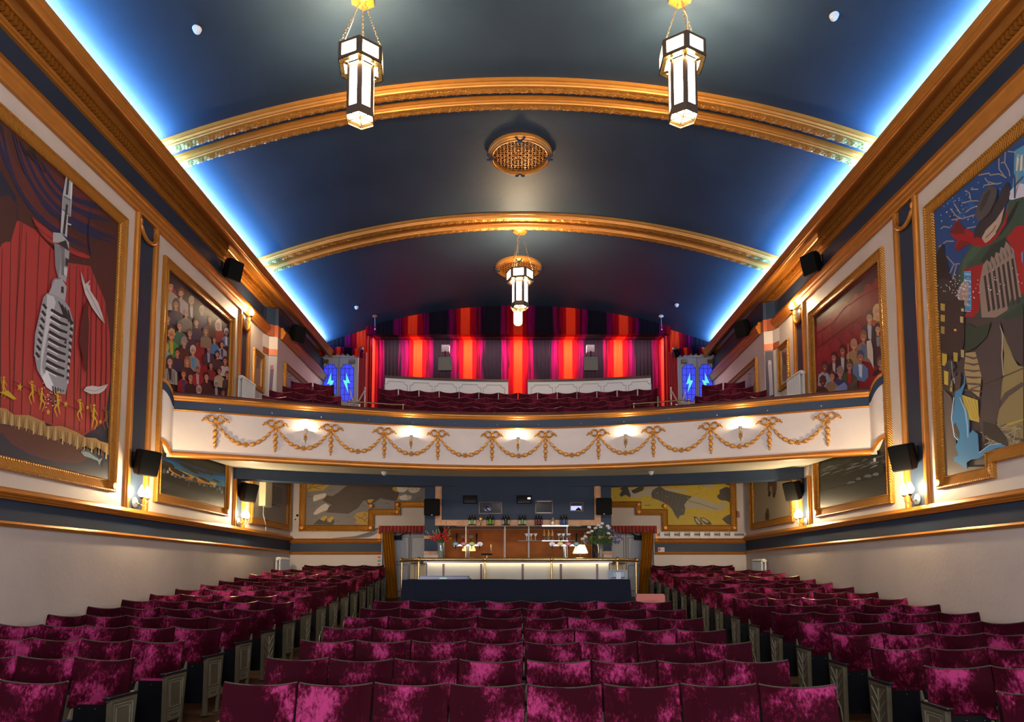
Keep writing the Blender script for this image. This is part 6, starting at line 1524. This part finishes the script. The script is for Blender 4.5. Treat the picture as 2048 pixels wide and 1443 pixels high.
# brass foot and hand rail
t = thing('brass_rail', 'polished brass rail on posts running around the bar', 'rail', (0, BY - .18, bf))
zr = EYE + .315 - bf
MB().tube([(-2.58, .75, zr - .005), (-2.10, 0, zr), (2.10, 0, zr), (2.62, .75, zr - .005)], .036, 12).build('handrail', BRASS, t, 50)
for (x, y) in ((-2.58, .75), (-2.10, 0), (-.70, 0), (.71, 0), (2.10, 0), (2.62, .75)):
    b = MB(); b.tube([(x, y, 0), (x, y, zr - .03)], .026, 10); b.lathe((x, y, 0), [(.06, 0), (.06, .015), (.03, .03)], 12); b.build('post', BRASS, t, 50)
    MB().ball((x, y, zr), .055, 12, 8).build('ball_joint', BRASS, t, 60)
# back bar: mirror's wood reflection painted as brown panels, glass shelves
t = thing('back_bar_mirror_panels', 'warm brown panels painted as wood reflected in the mirror behind the bar', 'panelling', (0, FD + 1.18, bf))
for (a, c_) in ((-1.84, -1.27), (-1.25, -.37), (-.35, .24), (.26, 1.17), (1.19, 1.84)): MB().box(a, c_, -.006, .012, (.0 if a > -1.0 and a < .2 else EYE + .40 - bf), EYE + 1.13 - bf).build('mirror_panel', MIRRORTONE, t)
t = thing('shelf_unit', 'glass shelves on slim white posts above the bar', 'shelf', (0, 15.70, bf))
for x in (-1.20, -.30, .25, 1.13): MB().tube([(x, 0, .0), (x, 0, EYE + 1.10 - bf)], .012, 8).build('post', WHITE, t)
MB().box(-1.42, 1.45, -.12, .12, EYE + 1.10 - bf, EYE + 1.118 - bf).build('upper_shelf', GLASS, t)
MB().box(.0, 1.30, -.12, .12, EYE + .76 - bf, EYE + .775 - bf).build('lower_shelf', GLASS, t)
MB().box(.55, 1.15, -.125, -.118, EYE + 1.095 - bf, EYE + 1.12 - bf).build('light_strip', LEDCOOL, t)
MB().box(.55, 1.15, -.125, -.118, EYE + .757 - bf, EYE + .772 - bf).build('light_strip', LEDCOOL, t)

def bottle_mesh(h, r): return [(r * .9, 0), (r, .01), (r, h * .55), (r * .85, h * .65), (r * .38, h * .78), (r * .34, h * .95), (r * .42, h * .955), (r * .42, h), (.0, h)]
LBL = {}
def labmat(c):
    if c not in LBL: LBL[c] = mat('label_' + c, hx(c), .5)
    return LBL[c]
def bottle(x, y, z, h, r, lc, lab, grp, gm=BOTTLE):
    t = thing('bottle', lab, 'bottle', (x, y, z), 0, grp)
    MB().lathe((0, 0, 0), bottle_mesh(h, r), 12).build('glass_body', gm, t, 40)
    MB().lathe((0, 0, 0), [(r * 1.03, h * .14), (r * 1.03, h * .46)], 12).build('paper_label', labmat(lc), t, 40)
    MB().lathe((0, 0, h * .955), [(.0, 0), (r * .46, 0), (r * .46, h * .05), (0, h * .05)], 10).build('cap', labmat('b08a2c' if gm is not BOTTLE else '202020'), t)
zs = EYE + 1.119
GR = [(-1.06, ('c8c0b0', '6f9a24', 'c8c0b0'), 'green-labelled'), (-.64, ('86a020', '6f9a24', '86a020'), 'lime-labelled'), (-.28, ('a8a8a8', '2a2a30', 'b0a060'), 'silver-labelled'), (.10, ('c0c8b8', '7aa028', 'c0c8b8'), 'pale green-labelled'), (.48, ('7a2030', '701828', '8a2838'), 'red-labelled'), (1.06, ('30487a', '3a5890', '30487a'), 'blue-labelled')]
for gx, cols, nm in GR:
    for k, c_ in enumerate(cols):
        bottle(gx + (k - 1) * .062, 15.70 + (.05 if k != 1 else -.02), zs, .27 if k != 1 else .28, .030, c_, 'dark bottle, %s of the %s trio on the top glass shelf' % (('left', 'middle', 'right')[k], nm), 'bottles on the top glass shelf')
zl = EYE + .776
for k, x in enumerate((.60, .70, .79)):
    bottle(x, 15.70, zl, .24, .034, ('2a3040', '5a6a30', '5a3040')[k], 'amber spirit bottle, %s of three on lower glass shelf' % ('left', 'middle', 'right')[k], 'amber bottles on the lower shelf', AMBER)
def coupe(x, lab):
    t = thing('cocktail_glass', lab, 'glass', (x, 15.68, zl), 0, 'cocktail glasses on the lower shelf')
    MB().lathe((0, 0, 0), [(.035, 0), (.035, .004), (.005, .01), (.004, .09), (.02, .11), (.052, .16), (.050, .16), (.016, .112)], 14).build('bowl_and_stem', mat('coupe_glass', (.75, .8, .85, 1), .08) if 'coupe_glass' not in MATS else MATS['coupe_glass'], t, 50)
for k, x in enumerate((.20, .30, .40)): coupe(x, 'stemmed cocktail glass, %s of three left of the amber bottles' % ('left', 'middle', 'right')[k])
for k, x in enumerate((.94, 1.04, 1.17)): coupe(x, 'stemmed cocktail glass, %s of three right of the amber bottles' % ('left', 'middle', 'right')[k])
t = thing('brass_ornament', 'small brass dome ornament between bottle trios on top shelf', 'ornament', (-.86, 15.70, zs)); MB().lathe((0, 0, 0), [(.03, 0), (.012, .02), (.012, .12), (.05, .14), (.055, .18), (.03, .225), (0, .235)], 14).build('dome', BRASS, t, 50)
t = thing('cocktail_shaker', 'small silver and amber shaker right of red-labelled bottles', 'shaker', (.80, 15.70, zs)); MB().lathe((0, 0, 0), [(.035, 0), (.045, .02), (.048, .13), (.03, .16), (.025, .19), (0, .20)], 14).build('body', mat('shaker', (.55, .42, .30, 1), .2, .6), t, 50)

# beer fonts
ctz = bf + H + .05
def font(x, y, n, side, lab, cols):
    t = thing('beer_font', lab, 'beer tap', (x, y, ctz))
    MB().lathe((0, 0, 0), [(.07, 0), (.07, .02), (.045, .035), (.045, .08), (.030, .10), (.030, .34), (.0, .35)], 16).build('column', STEEL, t, 50)
    MB().box(-.30, .30, -.03, .03, .315, .355).build('crossbar', STEEL, t)
    for k in range(4):
        xx = -.26 + k * .175; a = MB(); a.tube([(xx, -.03, .335), (xx, -.09, .33), (xx, -.09, .25)], .010, 6); a.build('spout', BLACK, t)
        MB().lathe((xx, -.04, .36), [(0, 0), (.062, 0), (.062, .014), (0, .014)], 18, Matrix.Rotation(PI / 2, 3, 'X'), (1, .72)).build('badge', emis('badge_' + cols[k], hx(cols[k]), .5, hx(cols[k])), t)
        MB().lathe((xx, -.056, .36), [(0, 0), (.035, 0), (.035, .003), (0, .003)], 12, Matrix.Rotation(PI / 2, 3, 'X'), (1, .35)).build('badge_band', WHITE, t)
    for k, (xx, c_) in enumerate(((side * -.10, '5a1822'), (side * .07, '5a4818'))):
        MB().lathe((xx, -.02, .52), [(0, 0), (.052, 0), (.052, .012), (0, .012)], 16, Matrix.Rotation(PI / 2, 3, 'X'), (1, .65)).build('upper_badge', labmat(c_), t)
        MB().tube([(xx, 0, .35), (xx, 0, .5)], .008, 6).build('handle_stem', BLACK, t)
    for xx in ((-.24, .19) if side > 0 else (.27,)): MB().lathe((xx, 0, .37), [(.008, 0), (.010, .05), (.018, .12), (.022, .20), (.010, .23), (0, .232)], 10).build('pump_handle', BLACK, t, 50)
font(-1.09, BY + .20, 4, 1, 'chrome beer font with four round badges, left end of bar', ('1f6a78', '9a2a3c', '8aa030', 'c8c4c4'))
font(1.00, BY + .20, 4, -1, 'chrome beer font with four round badges, near the table lamp', ('c4c4c8', 'c8b860', 'a03038', '2a6a74'))
t = thing('drip_tray', 'small black tap arm and tray right of the left beer font', 'tap', (-.68, BY + .25, ctz)); MB().box(-.12, .12, -.03, .03, .12, .16).build('arm', BLACK, t); MB().tube([(0, 0, 0), (0, 0, .13)], .012).build('leg', STEEL, t); MB().lathe((.10, 0, .16), [(.008, 0), (.014, .1), (.018, .19), (0, .2)], 8).build('handle', STEEL, t)

# lamps on the bar
t = thing('table_lamp', 'brass table lamp with glowing pale green shade on the bar', 'table lamp', (1.39, BY + .62, ctz - .05))
MB().lathe((0, 0, 0), [(.07, 0), (.03, .02), (.012, .05), (.035, .09), (.012, .12), (.010, .22), (0, .22)], 12).build('base', DARKBRASS, t, 50)
MB().lathe((0, 0, .22), [(.20, 0), (.205, .02), (.12, .19), (.11, .19), (.19, .015)], 4, Matrix.Rotation(PI / 4 + .1, 3, 'Z')).build('lamp_shade', SHADEGLOW, t)
t = thing('bar_lamp', 'low lamp glowing orange behind the left beer font', 'table lamp', (-1.10, BY + .66, ctz - .05))
MB().lathe((0, 0, 0), [(.08, 0), (.06, .05), (.02, .08), (.02, .30), (0, .3)], 12).build('base', BRASS, t, 40)
MB().lathe((0, 0, .28), [(.15, 0), (.15, .03), (.10, .14), (.10, .14)], 10).build('lamp_shade', ORANGEGLOW, t, 40)

# flowers
GREEN = mat('leaf_green', (.06, .13, .03, 1), .6, var=.3, vscale=20); REDF = mat('red_petal', (.55, .02, .02, 1), .6); PALEG = mat('pale_bud_green', (.35, .38, .14, 1), .6); WHF = mat('white_petal', (.75, .73, .66, 1), .6); PURF = mat('violet_petal', (.12, .10, .30, 1), .6)
t = thing('glass_vase', 'tall clear glass vase holding red gladioli on the bar', 'vase', (-1.68, BY + .22, ctz))
MB().lathe((0, 0, 0), [(.06, 0), (.065, .01), (.055, .10), (.075, .38), (.070, .38), (.050, .10), (.055, .02), (0, .02)], 18).build('glass_wall', GLASS, t, 50)
def petals(mb, c, r, rnd, n=5):
    for k in range(n):
        a = k * 2 * PI / n + rnd.random(); d = Vector((math.cos(a), math.sin(a) * .8 - .3, rnd.uniform(-.2, .7))).normalized()
        mb.ball(Vector(c) + d * r * .7, r * .62, 6, 4, (1, 1, .55), d.to_track_quat('Z', 'Y').to_matrix())
t = thing('gladioli_bouquet', 'bouquet of red gladioli with green buds standing in the glass vase', 'flowers', (-1.68, BY + .22, ctz + .03)); rnd = random.Random(3); st = MB(); fl_ = MB(); bd = MB(); lf = MB()
for k in range(11):
    a = -1.0 + 2.0 * k / 10 + rnd.uniform(-.1, .1); L = rnd.uniform(.62, .86) * (1 - .12 * abs(a)); yy = rnd.uniform(-.12, .12)
    p0 = Vector((a * .03, 0, 0)); p1 = Vector((a * .06, yy * .3, .38)); p2 = Vector((a * .60 * L, yy, L)); p2 = Vector((math.sin(a) * (L - .3) * 1.0, yy, .35 + math.cos(a) * (L - .35)))
    pts = [p0, p1, (p1 + p2) / 2 + Vector((0, 0, .02)), p2]; st.tube(pts, [.006, .006, .005, .003], 5)
    for j in range(8):
        q = p1.lerp(p2, .25 + .75 * j / 7)
        if j < 5: petals(fl_, q + Vector((rnd.uniform(-.02, .02), -.01, 0)), .030 - .002 * j, rnd)
        else: bd.ball(q + Vector((rnd.uniform(-.012, .012), 0, .01)), .011, 6, 4, (1, 1, 1.7))
for k in range(6): a = rnd.uniform(-.5, .5); lf.tube([(0, 0, .1), (a * .15, -.02, .4), (a * .35, -.03, .62)], [.010, .014, .002], 4)
st.build('stems', GREEN, t, 60); fl_.build('red_blossoms', REDF, t, 60); bd.build('buds', PALEG, t, 60); lf.build('leaves', GREEN, t)
t = thing('metal_jug', 'grey galvanised jug holding white and violet flowers on the bar', 'jug', (1.80, BY + .25, ctz))
MB().lathe((0, 0, 0), [(.07, 0), (.075, .02), (.055, .20), (.06, .30), (.085, .37), (.075, .37), (.05, .30), (0, .28)], 16).build('body', mat('galvanised', (.16, .16, .15, 1), .4, .5, var=.3, vscale=30), t, 50); MB().tube([(-.08, 0, .34), (-.15, 0, .26), (-.07, 0, .10)], .008, 6).build('handle', DARKBRASS, t)
t = thing('mixed_bouquet', 'full bouquet of white lilies, violet sprigs and greenery in the jug', 'flowers', (1.80, BY + .25, ctz + .30)); rnd = random.Random(5); st = MB(); w_ = MB(); v_ = MB(); lf = MB()
for k in range(46):
    a = rnd.uniform(-1.25, 1.25); L = rnd.uniform(.22, .52); yy = rnd.uniform(-.2, .2); p = Vector((math.sin(a) * L, yy, math.cos(a) * L * .85 + .02)); st.tube([(0, 0, 0), p * .5 + Vector((0, 0, .03)), p], .004, 4)
    for j in range(5):
        q = p * rnd.uniform(.5, 1.05) + Vector((rnd.uniform(-.04, .04), rnd.uniform(-.04, .04), rnd.uniform(-.04, .04))); d = Vector((rnd.uniform(-1, 1), rnd.uniform(-1, 1), rnd.uniform(-.6, 1))).normalized()
        lf.ball(q, .034, 5, 4, (.45, .18, 1.0), d.to_track_quat('Z', 'Y').to_matrix())
for (x, z) in ((-.06, .46), (-.12, .40), (.14, .44), (.02, .50), (-.28, .30), (-.34, .22), (-.2, .33), (-.01, .42), (.18, .40), (-.26, .42), (.16, .28), (-.40, .17)): petals(w_, (x, -.12, z), .042, rnd, 6)
for k in range(34): a = rnd.uniform(.35, 1.35) * (1 if k % 4 else -1); L = rnd.uniform(.30, .50); v_.ball((math.sin(a) * L, rnd.uniform(-.18, 0), math.cos(a) * L), .018, 5, 4, (1, 1, 1.6))
st.build('stems', GREEN, t); lf.build('leaves', GREEN, t, 60); w_.build('white_blossoms', WHF, t, 60); v_.build('violet_blossoms', PURF, t, 60)

# ------------------------------------------------------------------ draped desk, screens, pink chair
DD = 10.95; df = fl(11.2)
t = thing('mixing_desk', 'raised desk draped to the floor in a black-navy cloth', 'table', (0, DD, df)); H = EYE - .085 - df
b = MB(); per = []; N = 200
def rectpt(u, x0, x1, y0, y1):
    w, d = x1 - x0, y1 - y0; L = 2 * (w + d); s_ = u * L
    if s_ < w: return x0 + s_, y0, (0, -1)
    s_ -= w
    if s_ < d: return x1, y0 + s_, (1, 0)
    s_ -= d
    if s_ < w: return x1 - s_, y1, (0, 1)
    return x0, y1 - (s_ - w), (-1, 0)
rings = []
for k in range(9):
    tt = k / 8; row = []
    for i in range(N):
        x, y, nrm = rectpt(i / N, -1.86, 1.80, 0, .85); fold = (.02 + .03 * (math.sin(i * .9) + math.sin(i * .37))) * tt ** 1.3; fold += .10 * tt * (1 if abs(x) > 1.7 else .35)
        row.append((x + nrm[0] * fold, y + nrm[1] * fold, H - (H - .01) * tt - (.006 * math.sin(i * .2) if k == 0 else 0)))
    rings.append(row)
b.loops(rings, caps=False); n0 = len(b.v); b.v.append((0, .42, H)); b.c += [None] * N; b.f += [[i, (i + 1) % N, n0] for i in range(N)]
b.build('drape', CLOTH, t, 50)
MB().box(-1.8, 1.74, .04, .8, H - .04, H - .02).build('tabletop', DARKWOOD, t)
t = thing('mixer_console', 'dark console with upright meter rim on the left of draped desk', 'mixer', (-1.22, DD + .35, EYE - .085))
MB().box(-.42, .42, -.02, .02, 0, .062).build('rear_rim', mat('console_rim', (.03, .03, .05, 1), .3), t); MB().box(-.39, .39, -.035, -.02, .01, .045).build('meter_strip', mat('console_strip', (.16, .16, .24, 1), .3), t); MB().box(-.42, .42, .02, .4, 0, .02).build('deck', BLACK, t)
MB().box(-.07, .05, -.037, -.034, .018, .026).build('green_light', emis('meter_green', (.05, .6, .2, 1), 1), t)
t = thing('monitor', 'small monitor turned away on the right end of draped desk', 'monitor', (1.63, DD + .30, EYE - .083))
b = MB(); b.loops([[(x, -.02, z) for x, z in ((-.155, .02), (.155, .02), (.155, .15), (-.155, .15))], [(x, -.06, z) for x, z in ((-.07, .04), (.10, .04), (.10, .12), (-.07, .12))]]); b.box(-.16, .16, -.02, .01, .01, .155); b.build('shell', mat('monitor_silver', (.26, .32, .36, 1), .4), t)
MB().box(-.03, .05, -.075, -.06, -.0, .12).build('stand_column', mat('monitor_grey', (.45, .5, .52, 1), .4), t); MB().box(-.1, .1, -.12, .06, -.003, .008).build('foot', BLACK, t)
t = thing('office_chair', 'chair with salmon pink padded back beside the draped desk', 'chair', (2.12, 10.95, fl(10.95)))
zt_ = EYE - .31 - fl(10.95)
b = MB(); P = [(-.22, .0), (-.235, .03), (-.235, .42), (-.215, .45), (.205, .45), (.225, .42), (.225, .03), (.21, 0)]
b.prism([(x, z + zt_ - .45) for x, z in P], lambda p, q: (p[0], q, p[1]), -.0, .06); b.build('backrest', PINK, t); b = MB(); b.box(-.24, .24, -.45, .02, .42, .49); b.build('seat', PINK, t)
for (x, y) in ((-.2, -.4), (.2, -.4), (-.2, .0), (.2, .0)): MB().tube([(x, y, 0), (x, y, .43)], .012).build('leg', STEEL, t)

# handrails and small things on the balcony
for s, lab in ((-1, 'left'), (1, 'right')):
    t = thing('brass_grab_rail', 'short brass grab rail on the balcony cap before the %s aisle' % lab, 'rail', (0, 0, 0))
    P = [face(s * X, -.06) for X in (2.20, 2.6, 3.0, 3.15)]; P = [face(s * X, -.06) for X in (2.22, 2.55, 2.9, 3.2)]
    MB().tube([(x, y, EYE + 3.28) for x, y in P], .014, 8).build('rail', DARKBRASS, t, 50)
    for q in (0, 3): x, y = P[q]; b = MB(); b.tube([(x, y, EYE + 3.165), (x, y, EYE + 3.26)], .012, 8); b.ball((x, y, EYE + 3.28), .028, 10, 6); b.build('post', BRASS, t, 50)
    t = thing('rope_barrier', 'pale rope and post barrier at the %s balcony aisle' % lab, 'rope barrier', (s * 4.02, 17.6, EYE + 3.9))
    MB().tube([(0, 0, 0), (0, 0, 1.0)], .02, 8).build('post', STEEL, t)
    MB().tube([(0, 0, .92), (s * .2, .1, .62), (s * .34, .2, .60), (s * .46, .3, .98)], .018, 6).build('rope', mat('rope_pale_' + lab, (.5, .42, .36, 1), .8), t)
    t = thing('aisle_light_post', 'short white post with blue lamp at the %s edge of balcony seats' % lab, 'post', (s * 3.72, 15.75, EYE + 3.2))
    MB().box(-.02, .02, -.02, .02, 0, .78).build('post', WHITE, t); MB().box(*sorted((s * .02, s * .05)), -.02, .02, .60, .66).build('lamp', emis('aisle_lamp_' + lab, (.45, .4, 1, 1), 1.5), t)

# ------------------------------------------------------------------ lights
def light(kind, name, loc, energy, col, size=.1, size_y=None, rot=(0, 0, 0), spot=None, blend=.5, spread=None):
    l = bpy.data.lights.new(name, kind); l.energy = energy; l.color = col
    if kind == 'AREA':
        l.shape = 'RECTANGLE'; l.size = size; l.size_y = size_y or size
        if spread: l.spread = spread
    elif kind in ('POINT', 'SPOT'): l.shadow_soft_size = size
    if kind == 'SPOT': l.spot_size = spot; l.spot_blend = blend
    o = bpy.data.objects.new(name, l); COL.objects.link(o); o.location = loc; o.rotation_euler = rot
    return o
WARM = (1, .74, .42)
COVE = 640; TORCH = 15; SCON = 60; LANT = 750
for s in (-1, 1):
    light('AREA', 'cove_light', (s * 5.74, 9.3, EYE + 6.75), COVE, (.03, .31, 1.0), .10, 22.0, (PI, s * math.radians(0), 0))
    light('AREA', 'cove_core_light', (s * 5.83, 9.3, EYE + 6.955), COVE * .75, (.50, .78, 1.0), .03, 22.0, (PI, 0, 0))
for p in UPL: light('POINT', 'torch_light', p, TORCH, (1, .80, .52), .012)
for (x, y, z, s) in LAMPS: light('POINT', 'sconce_light', (x - s * .075, y, z + .02), SCON, WARM, .04)
for (x, d, zt, drop, ln_) in GLOWS:
    light('POINT', 'lantern_light', (x, d, zt - drop - .10), LANT * .35, WARM, .08)
# lamps over the lit rear curtain
light('AREA', 'recess_light', (0, 20.42, EYE + 7.22), 430, (1, .66, .58), 8.8, .12, (math.radians(30), 0, 0))
# bar lights
light('AREA', 'bar_strip_light', (0, BY + .03, EYE + .235), 4.5, (1, .80, .5), 3.9, .02, (math.radians(12), 0, 0))
light('POINT', 'bar_lamp_light', (1.39, BY + .45, ctz + .30), 6, (1, .85, .5), .08)
light('POINT', 'bar_lamp_light', (-1.10, BY + .80, ctz + .35), 5, (1, .5, .2), .08)
light('AREA', 'shelf_light', (.85, 15.85, EYE + 1.05), 3, (.8, .95, 1), .6, .05, (0, 0, 0))
# unseen fill lamps added behind the camera to brighten the room
def aim(o, tgt):
    d = Vector(tgt) - o.location; o.rotation_euler = d.to_track_quat('-Z', 'Y').to_euler()
for (x, z, e, col, tgt) in ((-3.6, 1.7, 240, (.84, .84, 1.0), (0, 14, 3.2)), (3.6, 1.7, 240, (.86, .86, 1.0), (0, 14, 3.2)), (0, 6.0, 400, (1.0, .88, .78), (0, 14, 5.0))):
    o = light('AREA', 'front_fill_light', (x, -1.2, z), e, col, 1.6, 1.0); aim(o, tgt)

w = bpy.data.worlds.new('world'); S.world = w; w.use_nodes = True
bg = w.node_tree.nodes['Background']; bg.inputs['Color'].default_value = (.75, .80, 1.0, 1); bg.inputs['Strength'].default_value = .55

S.view_settings.view_transform = 'Standard'; S.view_settings.look = 'None'; S.view_settings.exposure = 0; S.view_settings.gamma = 1
S.view_settings.use_curve_mapping = False
try:
    S.cycles.use_denoising = True; S.cycles.denoiser = 'OPENIMAGEDENOISE'; S.cycles.use_light_tree = True
    S.cycles.sample_clamp_indirect = 6; S.cycles.max_bounces = 7; S.cycles.diffuse_bounces = 4; S.cycles.glossy_bounces = 3
except Exception: pass
